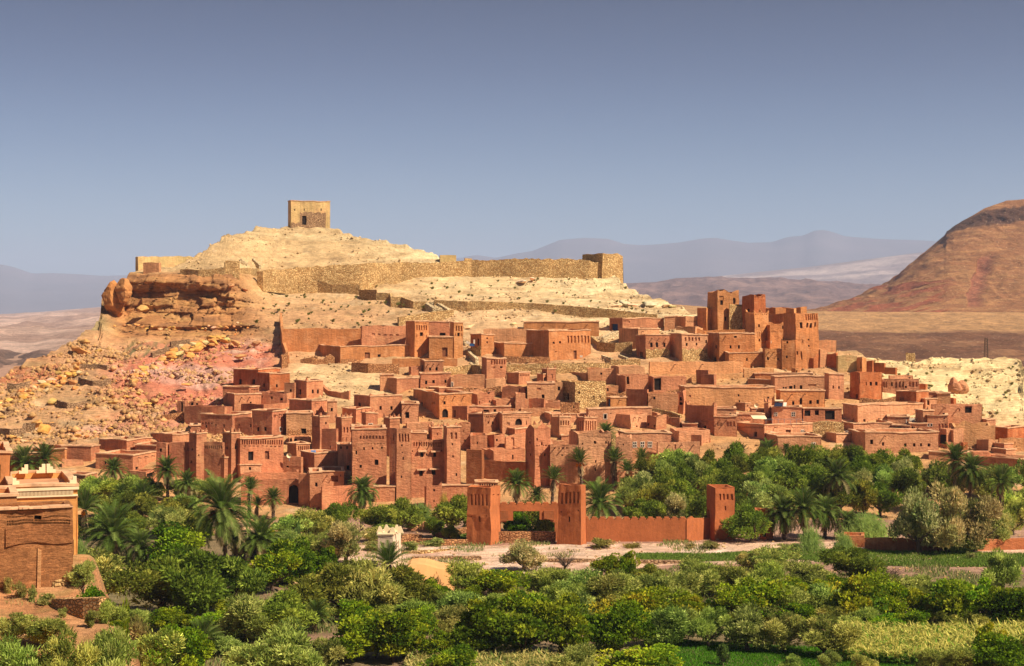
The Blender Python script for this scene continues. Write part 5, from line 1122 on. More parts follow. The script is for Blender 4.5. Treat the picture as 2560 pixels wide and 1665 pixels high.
# terraces of the rockfall slope
for i, (lab, pts) in enumerate([
    ('short brown terrace wall under the green-stained bank', [(785, 500, 540), (950, 502, 545), (1045, 515, 560)]),
    ('deep curved terrace wall in the middle of the rockfall', [(770, 620, 660), (800, 650, 700), (900, 668, 735), (1000, 665, 725), (1062, 645, 695)]),
    ('V-shaped dark terrace wall in the lower rockfall', [(560, 852, 880), (660, 880, 935), (740, 878, 910), (830, 855, 880)]),
    ('small dark terrace wall near the left edge of the photo, upper', [(75, 690, 735), (150, 700, 740), (290, 668, 700)]),
    ('small dark terrace wall near the left edge of the photo, lower', [(5, 950, 985), (60, 960, 1000), (120, 955, 985)]),
    ('long dark terrace wall above the big boulders at the left edge', [(-60, 1115, 1165), (100, 1128, 1200), (230, 1120, 1185), (240, 1075, 1160), (340, 1080, 1150)]),
    ('straight terrace wall below the pink pillars', [(1465, 392, 440), (1600, 350, 410), (1740, 335, 380)]),
    ('thin terrace wall right of the green-stained bank', [(1648, 285, 320), (1750, 272, 305), (1830, 262, 290)]),
    ('faint terrace wall behind the two big boulders', [(420, 1065, 1110), (540, 1070, 1110)])]):
    wall_line(lab, pts, 'S', name='terrace_wall', mat='darkrubble', rag=0.15)
wall_line('red rubble terrace wall on the pink slope beside the tiny hut', [(20, 610, 650), (120, 590, 650), (260, 580, 640)], 'A', name='terrace_wall', mat='redrubble', rag=0.2)
wall_line('dry-stone wall zigzagging down the layered rock', [(1575, 320, 380), (1640, 375, 410), (1760, 400, 450), (1835, 380, 460)], 'A', name='terrace_wall', mat='adobe', col='v', rag=0.2)
M['drystone'] = m_rubble('dry_stone', (0.50, 0.26, 0.10), (0.75, 0.46, 0.20), 3.2)
# ================================================================ gate, walls and near buildings on the plain
def niche_rows(x0, x1, y0, y1, n): return [(x0, x1, y0, y1, n, 'n')]
b('H', '206 378 447 207 632', 'left tower of the crenellated gate with five long niches', 'w292,425,303,465 w232,420,239,430 w345,415,352,425 w393,258,403,268 w427,258,437,268', name='gate_tower', cat='tower', col='g', wallmat='plaster', taper=0.035,
  arc=[(225, 365, 258, 342, 5, 'n')], opt='n', rag=0.22, th=66, drop=1.2, vb=640, below=1)
b('H', '888 1058 1096 192 645', 'right tower of the crenellated gate with five long niches', 'w968,425,980,462 w905,382,912,392 w1037,372,1044,382', name='gate_tower', cat='tower', col='g', wallmat='plaster', taper=0.05,
  arc=[(905, 1050, 243, 328, 5, 'n')], opt='n', rag=0.22, th=70, drop=1.2, vb=648, below=1)
gw = P3(1300, 1356, 231)
gr = thing('gate_wall', 'crenellated gate lintel with a stepped opening between the two gate towers', 'gate', tuple(gw))
def cren(x0, x1, y, n, h, step=0.28):
    pts = []; w = (x1-x0)/n
    for i in range(n):
        a = x0+i*w
        pts += [(a+w*0.06, y), (a+w*0.06, y-h*0.5), (a+w*0.22, y-h*0.5), (a+w*0.22, y-h), (a+w*0.78, y-h), (a+w*0.78, y-h*0.5), (a+w*0.94, y-h*0.5), (a+w*0.94, y)]
    return pts
top = cren(385, 890, 338, 8, 18)
slab(gr, 'wall', 'H', top+[(890, 640), (862, 640), (862, 470), (828, 462), (828, 448), (748, 448), (748, 384), (550, 384), (550, 455), (500, 455), (500, 468), (457, 468), (457, 640), (385, 640)], 231.0, 231.0, 1.1, base=tuple(gw))
slab(gr, 'recess_panel', 'H', [(430, 380), (512, 380), (512, 455), (430, 468)], 230.8, 230.8, 0.5, base=tuple(gw), col='d')
slab(gr, 'recess_panel', 'H', [(782, 380), (858, 380), (858, 455), (782, 440)], 230.8, 230.8, 0.5, base=tuple(gw), col='d')
wall_line('rubble-stone infill wall closing the foot of the gate opening', [(425, 537, 630), (640, 537, 630), (868, 538, 632)], 'H', name='infill_wall', mat='redrubble', rag=0.05, Ds=[229.3, 229.3, 229.3], below=0.5, th=0.8)
cw = P3(1600, 1354, 230)
cr = thing('crenellated_wall', 'long crenellated red wall running right from the gate', 'wall', tuple(cw))
slab(cr, 'wall', 'H', [(1092, 640), (1092, 425), (1110, 425), (1125, 455)]+cren(1130, 1855, 450, 12, 20)+[(1856, 450), (1856, 625)], 229.5, 229.5, 0.7, base=tuple(cw))
c2 = P3(1745, 1350, 229)
c2r = thing('crenellated_wall', 'short crenellated wall section angled between the long wall and the right tower', 'wall', tuple(c2))
slab(c2r, 'wall', 'I', [(231, 625), (231, 448), (245, 436), (262, 426), (275, 426), (290, 440), (412, 437), (412, 612)], 229.4, 233, 0.7, base=tuple(c2))
b('I', '384 442 592 200 600', 'lone crenellated tower at the right end of the red wall with four forked niches', 'w517,350,527,382 w392,378,402,430 n470,255,486,300 n503,255,519,300 n533,255,549,300 n563,255,579,300',
  name='gate_tower', cat='tower', col='g', wallmat='plaster', opt='n', rag=0.25, taper=0.035, th=24, drop=1.2, vb=605, below=1)
b('I', '785 835 880 372 595', 'red wall stub with a doorway beside the palm cluster', 'h800,425,830,580', name='wall_stub', cat='wall', col='g', wallmat='plaster', opt='n', rag=0.2, deep=1.5, below=1)
b('I', '738 742 792 368 460', 'low red wall end behind the round olive', name='wall_stub', cat='wall', col='g', wallmat='plaster', opt='n', rag=0.4, deep=1.5, vb=560)
b('I', '596 600 706 97 250', 'small tower top poking out of the grove', name='garden_tower', cat='tower', col='p', opt='n', rag=0.35, deep=5, vb=255)
b('I', '100 104 278 92 220', 'pink garden wall top seen between grove trees above the red wall', name='garden_wall', cat='wall', col='p', opt='n', rag=0.3, deep=1.5, vb=200)
b('J', '575 580 672 150 230', 'pink rubble ruin half hidden in the middle of the grove', name='ruin', cat='ruin', col='p', opt='n', rag=0.7, deep=3, vb=230)
b('J', '330 335 483 558 660', 'square end block of the low brown garden wall', name='garden_wall', cat='wall', col='g', opt='n', rag=0.2, deep=3, below=1)
wall_line('low brown garden wall stretching right from its square end block', [(485, 585, 680), (700, 590, 690), (960, 600, 690), (1200, 600, 690), (1440, 592, 680), (1683, 588, 670), (1900, 590, 670)], 'J', name='garden_wall', mat='adobe', col='d', rag=0.15, below=0.6)
# white turret
tw = b('G', '1232 1350 1412 505 700', 'cream turret with spiky corner horns and a red door', 'd1257,600,1293,672 w1325,590,1336,662 n1255,560,1282,585 n1372,545,1378,690 n1388,545,1394,690', name='white_turret', cat='tower', col='w', wallmat='plaster', taper=0.03, th=78, dots=[(1250, 1345, 524, 10, 5)],
       D=205, vb=700, below=2)
for o_ in tw.children:
    if o_.name.startswith('coping'): o_.data.materials[0] = M['cream']
Ct = P3(560+1350/3.192, 1180+505/3.192, 205)
def spike(parent, x, y, z, w, h, m='cream'):
    V = [(x-w, y-0.12, z), (x+w, y-0.12, z), (x+w*0.25, y-0.1, z+h), (x-w*0.25, y-0.1, z+h), (x-w, y+0.12, z), (x+w, y+0.12, z), (x+w*0.25, y+0.1, z+h), (x-w*0.25, y+0.1, z+h)]
    return obj('merlon', mesh_data('merlon', V, [[0, 1, 2, 3], [4, 5, 6, 7], [0, 1, 5, 4], [1, 2, 6, 5], [2, 3, 7, 6], [3, 0, 4, 7]], M[m]), parent)
bb_ = tw.location
for (fx_, fy_) in ((-2.0, 1.0), (-0.85, 0.35), (-0.1, 0.0), (0.9, 1.0), (0.3, 2.4), (-1.2, 2.6)):
    spike(tw, fx_*0.9+Ct.x-bb_.x, fy_+0.2+Ct.y-bb_.y, Ct.z-bb_.z+0.15, 0.45, 0.85)
# orange domed wall half hidden by trees
dw = P3(1070, 1470, 186)
dr = thing('domed_wall', 'smooth orange wall with a humped top rising between the trees', 'wall', tuple(dw))
pts = [(1455, 760)]+[(x, y) for x, y in [(1480, 745), (1540, 738), (1600, 740), (1650, 752), (1700, 770), (1760, 778), (1800, 783), (1822, 800)]]+[(1835, 960), (1830, 1010), (1455, 1010)]
slab(dr, 'wall', 'G', pts, 183, 189, 5.0, base=tuple(dw), mat='cream')
dr.children[0].data.materials[0] = m_flat('orange_plaster', (0.66, 0.33, 0.13), 0.6, 0.1)
b('G', '560 565 690 900 960', 'low orange wall with a tiled edge glimpsed between trees', name='garden_wall', cat='wall', col='c', deep=2, D=178, below=1)
# low field terraces and stone rows on the wash
wall_line('dark stone field terrace left of the gate foreground, upper row', [(1500, 672, 705), (1700, 668, 702), (1900, 672, 705), (2050, 668, 700)], 'G', name='field_terrace', mat='darkrubble', rag=0.12, below=0.5)
wall_line('dark stone field terrace above the domed wall, lower row', [(1560, 722, 750), (1750, 722, 752), (1880, 730, 755)], 'G', name='field_terrace', mat='darkrubble', rag=0.12, below=0.5)
wall_line('loose white stone row beside the cream turret', [(1420, 625, 650), (1560, 625, 655), (1700, 612, 640), (1850, 600, 618)], 'G', name='stone_row', mat='rubble', rag=0.2, below=0.4)
wall_line('red rubble wall behind the cream turret', [(1410, 500, 540), (1500, 495, 530), (1580, 505, 530)], 'G', name='garden_wall', mat='redrubble', rag=0.2, below=0.4)
wall_line('low red stone wall left of the gate foot', [(1400, 530, 575), (1560, 532, 575), (1740, 538, 585), (1948, 540, 582)], 'G', name='garden_wall', mat='redrubble', rag=0.06, below=0.4)
wall_line('rubble bank sloping down to the left gate tower', [(1690, 490, 530), (1800, 470, 525), (1945, 440, 500)], 'G', name='garden_wall', mat='redrubble', rag=0.3, below=0.4)
wall_line('pinkish garden bank behind the reeds left of the gate', [(1470, 392, 470), (1600, 392, 460), (1700, 410, 470)], 'G', name='garden_wall', mat='adobe', col='p', rag=0.15, below=0.4)
wall_line('dark field terrace right of the bare tree', [(1480, 750, 778), (1700, 752, 780), (1924, 755, 780)], 'H', name='field_terrace', mat='darkrubble', rag=0.12, below=0.5)
wall_line('dark field terrace left of the bare tree', [(790, 742, 770), (1000, 745, 772), (1160, 742, 765)], 'H', name='field_terrace', mat='darkrubble', rag=0.1, below=0.5)
# near rammed-earth house, bottom left
Dn = 110.0
nb = b('F', '-60 -55 503 478 1000', 'near rammed-earth house with a rubble eave, brick courses and one black vent', 'w232,515,280,548', name='mud_brick_house', col='k', wallmat='rammed', D=Dn, deep=4, th=3, below=1.2, opt='n', rag=0.10, drop=0.3,
  dots=[(45, 225, 520, 20, 10), (290, 485, 520, 20, 10), (45, 485, 548, 44, 12), (45, 485, 566, 44, 14)], vb=1000,
  patch=[(38, 585, 500, 652, 'rammed', 'plaster_band', 'k'), (264, 750, 292, 972, 'adobe', 'mud_patch', 'c'), (370, 975, 502, 1000, 'rubble', 'stone_footing', 'y')])
def fbox(parent, blk, a0, a1, b0, b1, z0, z1, mat, nm, slots=None):
    V, Fc = [], []
    for (a0, a1, b0, b1, z0, z1) in (slots or [(a0, a1, b0, b1, z0, z1)]):
        k = len(V)
        for z in (z0, z1):
            for (a_, b_) in ((a0, b0), (a1, b0), (a1, b1), (a0, b1)):
                p = blk.P(a_, b_, z); V.append((p[0], p[1], z))
        Fc += [[k+t for t in f] for f in ([0, 1, 2, 3], [4, 5, 6, 7], [0, 1, 5, 4], [1, 2, 6, 5], [2, 3, 7, 6], [3, 0, 4, 7])]
    return obj(nm, mesh_data(nm, np.array(V)-np.array(parent.location), Fc, M[mat]), parent)
bk_ = LAST['blk']; rsx = random.Random(4)
sl = [(x_-rsx.uniform(.12, .28), x_+rsx.uniform(.12, .28), -rsx.uniform(.08, .28), 0.6, bk_.zt-0.03, bk_.zt+rsx.uniform(.04, .13)) for x_ in np.linspace(0.2, bk_.W-0.3, 52)]
fbox(nb, bk_, 0, 0, 0, 0, 0, 0, 'coping', 'eave', sl)
# orange plastered house with stepped merlons behind it
oh = b('F', '68 72 532 330 690', 'orange plastered house with stepped merlons, tooth frieze and a drain spout', name='plastered_house', col='o', wallmat='plaster', D=121, deep=12, th=2, vb=690, below=3, opt='')
for ch in oh.children:
    if ch.name.startswith('wall'): ch.color = (0.66, 0.30, 0.09, 1)
bo = LAST['blk']; zt = bo.zt
fbox(oh, bo, 0, 0, 0, 0, 0, 0, 'cream', 'tooth_frieze', [(0.3+(bo.W-0.6)*i/44, 0.3+(bo.W-0.6)*(i+0.5)/44, -0.14, 0.05, zt-0.62, zt-0.27) for i in range(44)])
fbox(oh, bo, 0.05, bo.W, -0.16, 0.05, zt-0.76, zt-0.64, 'cream', 'frieze_band')
fbox(oh, bo, -0.05, bo.W+0.08, -0.2, 0.05, zt-0.25, zt-0.04, 'cream', 'cornice')
for (fa, flip, bb0) in ((0.03, 1, 0.1), (0.36, -1, 11), (0.64, -1, 11), (0.66, 1, 11), (0.985, -1, 0.1)):
    a_ = fa*bo.W
    fbox(oh, bo, 0, 0, 0, 0, 0, 0, 'cream', 'merlon', [(a_ if flip > 0 else a_-w_, a_+w_ if flip > 0 else a_, bb0-0.003*q_, bb0+0.4+0.003*q_, zt+0.02*q_, zt+h_) for q_, (w_, h_) in enumerate(((0.72, 0.24), (0.5, 0.48), (0.28, 0.72)))])
fbox(oh, bo, bo.W-0.75, bo.W-0.3, -0.04, 0.06, zt-6.2, zt-4.1, 'dark_fill', 'window')  # near-black box on the wall, painting the darkness of an open doorway
sp_ = thing('drain_spout', 'short drain spout with a damp streak on the orange plastered house', 'drain spout', bo.P(bo.W*0.50, -0.35, zt-1.9))
tube('spout', sp_, (0.1, 0.45, 0.05), (0, -0.25, 0), 0.09, 'wood', 7)
b('F', '-60 -55 66 85 420', 'tall orange house cut by the left edge of the photo', 'w-30,165,2,262', name='plastered_house', col='o', wallmat='plaster', D=128, deep=10, th=1, vb=600, below=4)
b('F', '-60 -55 108 395 560', 'low plastered porch between the tall orange house and the merlon house', name='porch', cat='porch', col='o', wallmat='plaster', D=115, deep=5.5, th=1, below=2)
wall_line('dry-stone retaining wall at the corner of the near bank', [(385, 1090, 1102), (480, 1080, 1150), (600, 1076, 1160), (705, 1076, 1165)], 'F', name='dry_stone_wall', mat='drystone', rag=0.05, Ds=[107, 105.5, 104.5, 104], th=0.7, below=0.8)
# lattice pylon standing beyond the right ridge
py = P3(1900+1749/3.095, 450+1352/3.095, 480)
pr_ = thing('lattice_mast', 'dark lattice mast on the skyline of the right ridge', 'mast', (py.x, py.y, py.z-1.0))
hh = 6.0
for sx_, sy_ in ((-1, -1), (1, -1), (1, 1), (-1, 1)): tube('leg', pr_, (sx_*0.55, sy_*0.55, -2), (sx_*0.3, sy_*0.3, hh), 0.09, 'bark', 5)
for i in range(9):
    z0_ = -1+i*0.8; tube('brace', pr_, (-0.5, -0.5, z0_), (0.45, -0.5, z0_+0.8), 0.05, 'bark', 4); tube('brace', pr_, (0.5, -0.5, z0_), (-0.45, -0.5, z0_+0.8), 0.05, 'bark', 4)
# wooden chairs beside the wash
for i, x_ in enumerate((655, 690, 735)):
    q = P3(560+x_/3.192, 1180+530/3.192, Dplain(1180+530/3.192))
    c_ = thing('cane_chair', ['left', 'middle', 'right'][i]+' one of three pale cane armchairs in the clearing', 'chair', (q.x, q.y, 0.15), 'cane armchairs in the clearing')
    flatbox('seat', c_, (0, 0, 0.55), (0.9, 0.8, 0.12), 'cream'); flatbox('backrest', c_, (0, 0.35, 1.1), (0.9, 0.1, 1.0), 'cream')
    for sx_ in (-0.38, 0.38):
        for sy_ in (-0.33, 0.33): tube('leg', c_, (sx_, sy_, 0), (sx_, sy_, 0.55), 0.06, 'cream', 5)
# ================================================================ rocks
def rock_mesh(i, n=18, flat=0.75):
    r = random.Random(500+i); bm = bmesh.new()
    for k in range(n):
        v = Vector((r.gauss(0, 1), r.gauss(0, 1), r.gauss(0, 1))).normalized()*r.uniform(0.75, 1.1)
        bm.verts.new((v.x*1.15, v.y*0.9, v.z*flat))
    bmesh.ops.convex_hull(bm, input=bm.verts)
    for v in [v for v in bm.verts if not v.link_faces]: bm.verts.remove(v)
    bmesh.ops.bevel(bm, geom=list(bm.edges), offset=0.06, segments=1, affect='EDGES')
    me = bpy.data.meshes.new('boulder'); bm.to_mesh(me); bm.free(); me.materials.append(M['boulder'])
    return me
def m_boulder():
    m, nt, b_ = _mat('boulder'); oi = N(nt, 'ShaderNodeObjectInfo'); p = pos(nt)
    c = mul(nt, oi.outputs['Color'], rng_map(nt, noise(nt, p, 0.9, 5, 0.7), 0.25, 0.75, 0.65, 1.3))
    nt.links.new(c, b_.inputs['Base Color']); bump(nt, b_, noise(nt, p, 2.5, 6, 0.7), 0.7, 0.15); return m
M['boulder'] = m_boulder()
ROCKS = [rock_mesh(i, 14+i*2, 0.6+0.06*(i % 5)) for i in range(8)]
OCH = (0.62, 0.30, 0.09)
rr = random.Random(11)
def boulder(u, v, wpx, label, group=None, k=None, col=OCH, hz=1.0, name='boulder', bury=0.3, D=None):
    D = D or DG(u, v); q = P3(u, v, D); sc = wpx/2/F*D*1.15
    o = thing(name, label, 'boulder', (q.x, q.y+sc*0.6, q.z+sc*0.5*hz-bury*0.2), group, ROCKS[k if k is not None else rr.randrange(8)], tuple(c*rr.uniform(0.82, 1.15) for c in col))
    o.scale = (sc, sc*rr.uniform(0.8, 1.1), sc*hz); o.rotation_euler = (rr.uniform(-.3, .3), rr.uniform(-.3, .3), rr.uniform(0, 6.3))
    return o
for (x, y, w, l, hz) in [(340, 1130, 150, 'pale half of the biggest boulder pair near the lower left foot of the hill', 0.9), (395, 1180, 165, 'shadowed half of the biggest boulder pair near the lower left foot of the hill', 0.9),
        (475, 1115, 110, 'square boulder right behind the biggest pair', 0.8), (790, 315, 170, 'large flat slab boulder on the green-stained bank, upper of two stacked', 0.55),
        (780, 415, 190, 'large layered boulder below the flat slab, lower of two stacked', 0.6), (725, 530, 115, 'bright yellow wedge boulder under the two stacked boulders', 0.7),
        (930, 395, 110, 'flat ochre boulder right of the stacked pair', 0.5), (415, 745, 120, 'angular bright boulder in the heap at left, largest of that heap', 0.8),
        (720, 760, 80, 'round bright boulder standing apart under the leaning slab', 0.9), (690, 700, 90, 'leaning pale slab boulder beside the round one', 1.0),
        (500, 885, 100, 'pointed boulder alone above the V-shaped terrace wall', 0.8), (230, 1000, 80, 'tilted smooth boulder in the lower left slope', 0.9),
        (20, 1035, 60, 'round boulder touching the left edge of the photo', 0.9), (170, 1255, 75, 'reddish boulder lying left of the biggest pair', 0.7),
        (1090, 890, 90, 'wedge boulder on the orange patch of the pink slope, left of two', 0.6), (930, 1025, 75, 'smooth flat boulder beneath the pale slab on the pink slope', 0.5),
        (990, 985, 100, 'pale slab boulder on the pink slope', 0.6), (1390, 905, 110, 'olive-tinted boulder low on the pink slope, left of two', 0.5), (1490, 880, 120, 'olive-tinted boulder low on the pink slope, right of two', 0.6),
        (1220, 825, 60, 'small pale boulder alone on the pink slope', 0.6), (560, 1235, 80, 'rounded orange boulder near the row of brown houses', 0.9), (740, 1215, 85, 'split boulder above the two-tone house', 0.7),
        (1800, 715, 90, 'dull ochre boulder under the right end of the rockfall', 0.6)]:
    boulder(x/3.87, 780+y/3.87, w/3.87, l, hz=hz)
for (x, y, w, l, hz) in [(1350, 1400, 100, 'big ochre boulder on the pink slope below the compound', 0.6), (1300, 1285, 80, 'cracked boulder above the big ochre one on the pink slope', 0.9),
        (1480, 1290, 70, 'upright boulder right of the cracked one', 0.9), (1260, 800, 90, 'square brown boulder just below the cliff-top wall', 0.6), (1385, 830, 60, 'small pale boulder beside the square brown one', 0.6),
        (520, 1010, 120, 'big square-cut block fallen at the left foot of the cliff', 0.9), (1090, 1480, 60, 'lone boulder at the lower edge of the pink slope', 0.6)]:
    boulder(200+x/3.3657, 480+y/3.3657, w/3.3657, l, hz=hz, col=(0.52, 0.27, 0.11))
# the great overhanging rock at the left end of the cliff
ovr = P3(283, 745, 398)
def blob(seed, sx_, sy_, sz_, n=3):
    r = random.Random(seed*77); bm = bmesh.new()
    bmesh.ops.create_icosphere(bm, subdivisions=4, radius=1)
    co = np.array([v.co[:] for v in bm.verts]); g = np.random.default_rng(seed)
    pl = g.normal(size=(16, 3)); pl /= np.linalg.norm(pl, axis=1)[:, None]; dist = g.uniform(0.62, 0.98, 16)
    d = np.ones(len(co))
    for p_, q_ in zip(pl, dist):       # flat fracture faces cut into a round core
        c_ = co @ p_; d = np.minimum(d, np.where(c_ > 1e-3, q_/np.maximum(c_, 1e-3), 9))
    d = d*(1+0.10*fbm(co[:, 0]*2.5+seed, co[:, 1]*2.5, co[:, 2]*4, o=5, s=seed))-0.05*sstep(0.75, 0.95, np.abs(np.sin(co[:, 2]*5+seed+fbm(co[:, 0]*2, co[:, 1]*2, o=2))))
    for v, k in zip(bm.verts, d): v.co = Vector((v.co.x*k*sx_, v.co.y*k*sy_, v.co.z*k*sz_))
    me = bpy.data.meshes.new('overhang_rock'); bm.to_mesh(me); bm.free(); me.materials.append(M['boulder']); return me
thing('overhang_rock', 'great rounded rock bulging over the slope at the left end of the cliff', 'rock', (ovr.x-0.3, ovr.y+1.5, ovr.z), None, blob(3, 3.5, 4.0, 5.4), (0.46, 0.19, 0.06))
q = P3(308, 728, 397); thing('overhang_rock', 'wedge of rock between the great rounded rock and the cliff face', 'rock', (q.x, q.y, q.z), None, blob(5, 2.2, 2.8, 3.4), (0.46, 0.20, 0.07))
hd = P3(2060+1265/3.87, 880+345/3.87, DG(2387, 981)); o_ = thing('hoodoo', 'red forked rock standing up from the cream slope at right', 'rock', tuple(hd), None, blob(8, 1.7, 1.4, 2.2), (0.54, 0.24, 0.12))
hd = P3(2060+1345/3.87, 880+355/3.87, DG(2407, 981)); o_ = thing('hoodoo', 'leaning right half of the red forked rock on the cream slope', 'rock', tuple(hd), None, blob(9, 1.2, 1.1, 2.0), (0.54, 0.25, 0.12)); o_.rotation_euler = (0, -0.35, 0)
bands = [('ochre boulder in the long rockfall under the pink pillars', [(560, 845), (520, 860), (470, 875), (430, 895), (395, 915), (360, 935), (330, 950)], 11, 105, (11, 32)),
         ('ochre boulder in the rockfall at the left of the slope', [(200, 930), (150, 955), (110, 965), (60, 990), (20, 1010), (-20, 1030)], 14, 84, (10, 26)),
         ('small boulder scattered at the bottom of the slope above the brown houses', [(20, 1100), (60, 1105), (120, 1095), (170, 1090), (220, 1092), (260, 1085)], 14, 46, (8, 20)),
         ('ochre boulder scattered down the middle of the slope', [(330, 960), (300, 985), (250, 1000), (220, 1030), (120, 1040), (60, 1060)], 30, 46, (7, 18)),
         ('broken block along the foot of the cliff', [(270, 815), (330, 818), (400, 822), (480, 824), (560, 820), (640, 800)], 7, 26, (8, 16)),
         ('pale loose rock lying across the top of the slope by the compound', [(600, 830), (650, 850), (680, 870), (560, 880), (520, 920)], 16, 22, (5, 12))]
for (lab, line, spread, n, (w0, w1)) in bands:
    line = np.array(line, float); k = len(line)-1
    for i in range(n):
        t = rr.random()*k; j = int(t); f = t-j; p = line[j]*(1-f)+line[min(j+1, k)]*f
        w = w0+(w1-w0)*rr.random()**2
        boulder(p[0]+rr.gauss(0, spread*0.9), p[1]+rr.gauss(0, spread*0.45), w, lab, group=lab+'s', hz=rr.uniform(0.6, 1.0), col=(0.60, 0.29, 0.085) if rr.random() < 0.8 else (0.66, 0.42, 0.20))
for (x, y, w) in [(1460, 700, 30), (1385, 500, 34), (1440, 470, 22)]: pass
for i, (x, y, w, l) in enumerate([(2160, 700, 90, 'leftmost of the rounded pale outcrops beside the kasbah end of the slope'), (2230, 680, 110, 'second of the rounded pale outcrops on the right of the pale slope'),
                                  (2290, 690, 80, 'third of the rounded pale outcrops on the right of the pale slope'), (1350, 500, 110, 'pale rounded boulder under the right part of the rampart'),
                                  (1450, 470, 70, 'small pale boulder close under the rampart'), (1200, 835, 90, 'fallen block above the middle orange house, middle of three'), (920, 870, 80, 'fallen white block right of the slender orange tower'), (1280, 850, 70, 'fallen block above the middle orange house, right of three')]):
    boulder(900+x/3.3657, 560+y/3.3657, w/3.3657, l, col=(0.72, 0.55, 0.32), hz=0.5)
for i, (x, y, w, l) in enumerate([(430, 690, 150, 'long rounded outcrop below the crest, left'), (560, 700, 90, 'long rounded outcrop below the crest, middle'), (610, 705, 80, 'long rounded outcrop below the crest, right')]):
    boulder(1500+x/3.3657, 560+y/3.3657, w/3.3657, l, col=(0.76, 0.58, 0.34), hz=0.45)

# loose stones: thousands of small angular pieces lying on the hill and its rock shelves
def scree(seed, n, zone, big, tint, label):
    g = np.random.default_rng(seed); rr_, cc_ = Hx.shape
    w = np.ones_like(Hx)*0.35; w += 1.2*sstep(720, 560, UU)*sstep(830, 860, VV)*(VV < 1100)+0.8*creamW.clip(0, 1)+0.8*rightW; w *= (VV < 1120)*(1-0.8*cl)*sstep(-0.25, 0.35, fbm(Hx/9, Hy/6, s=141))
    w *= np.gradient(VV, axis=0)*-1; w[:, HU < -50] = 0; w = w*zone; p = (w/w.sum()).ravel()
    idx = g.choice(p.size, n, p=p); c = np.stack([Hx.ravel()[idx], Hy.ravel()[idx], Hz.ravel()[idx]], 1)+g.normal(size=(n, 3))*[.3, .3, 0]
    base = HCc.reshape(-1, 3)[idx]*(1-tint[3])+np.array(tint[:3])*tint[3]; s_ = 0.10+big*g.random(n)**3.2
    o = np.array([(1, 0, 0), (0, 1, 0), (-1, 0, 0), (0, -1, 0), (0, 0, .8), (0, 0, -.8)], float)
    V = c[:, None]+o[None]*s_[:, None, None]*g.uniform(.6, 1.4, (n, 6, 3)); a = g.uniform(0, 6.3, n)
    d = V-c[:, None]; V[:, :, 0] = c[:, None, 0]+d[:, :, 0]*np.cos(a)[:, None]-d[:, :, 1]*np.sin(a)[:, None]; V[:, :, 1] = c[:, None, 1]+d[:, :, 0]*np.sin(a)[:, None]+d[:, :, 1]*np.cos(a)[:, None]
    t = np.array([(0, 1, 4), (1, 2, 4), (2, 3, 4), (3, 0, 4), (1, 0, 5), (2, 1, 5), (3, 2, 5), (0, 3, 5)]); Tn = (np.arange(n)[:, None, None]*6+t[None]).reshape(-1, 3)
    me = bpy.data.meshes.new('loose_stones'); me.vertices.add(n*6); me.vertices.foreach_set('co', V.reshape(-1)); me.loops.add(Tn.size); me.loops.foreach_set('vertex_index', Tn.ravel().astype(np.int32))
    me.polygons.add(len(Tn)); me.polygons.foreach_set('loop_start', np.arange(0, Tn.size, 3, dtype=np.int32)); me.polygons.foreach_set('loop_total', np.full(len(Tn), 3, np.int32)); me.materials.append(M['rock'])
    at = me.color_attributes.new('soil', 'FLOAT_COLOR', 'POINT'); q = np.ones((n, 6, 4)); q[:, :, :3] = (base*g.uniform(.7, 1.25, (n, 1)))[:, None]; at.data.foreach_set('color', q.ravel()); me.update(calc_edges=True)
    struct('loose_stones', me, 'stuff', label, 'stones')
scree(88, 26000, 1.0, 0.42, (0, 0, 0, 0), 'loose stones strewn over the rocky hillside')
scree(89, 5200, left*sstep(835, 870, VV), 0.85, (0.60, 0.33, 0.12, 0.75), 'ochre rubble fallen over the pink and tan slope at left')
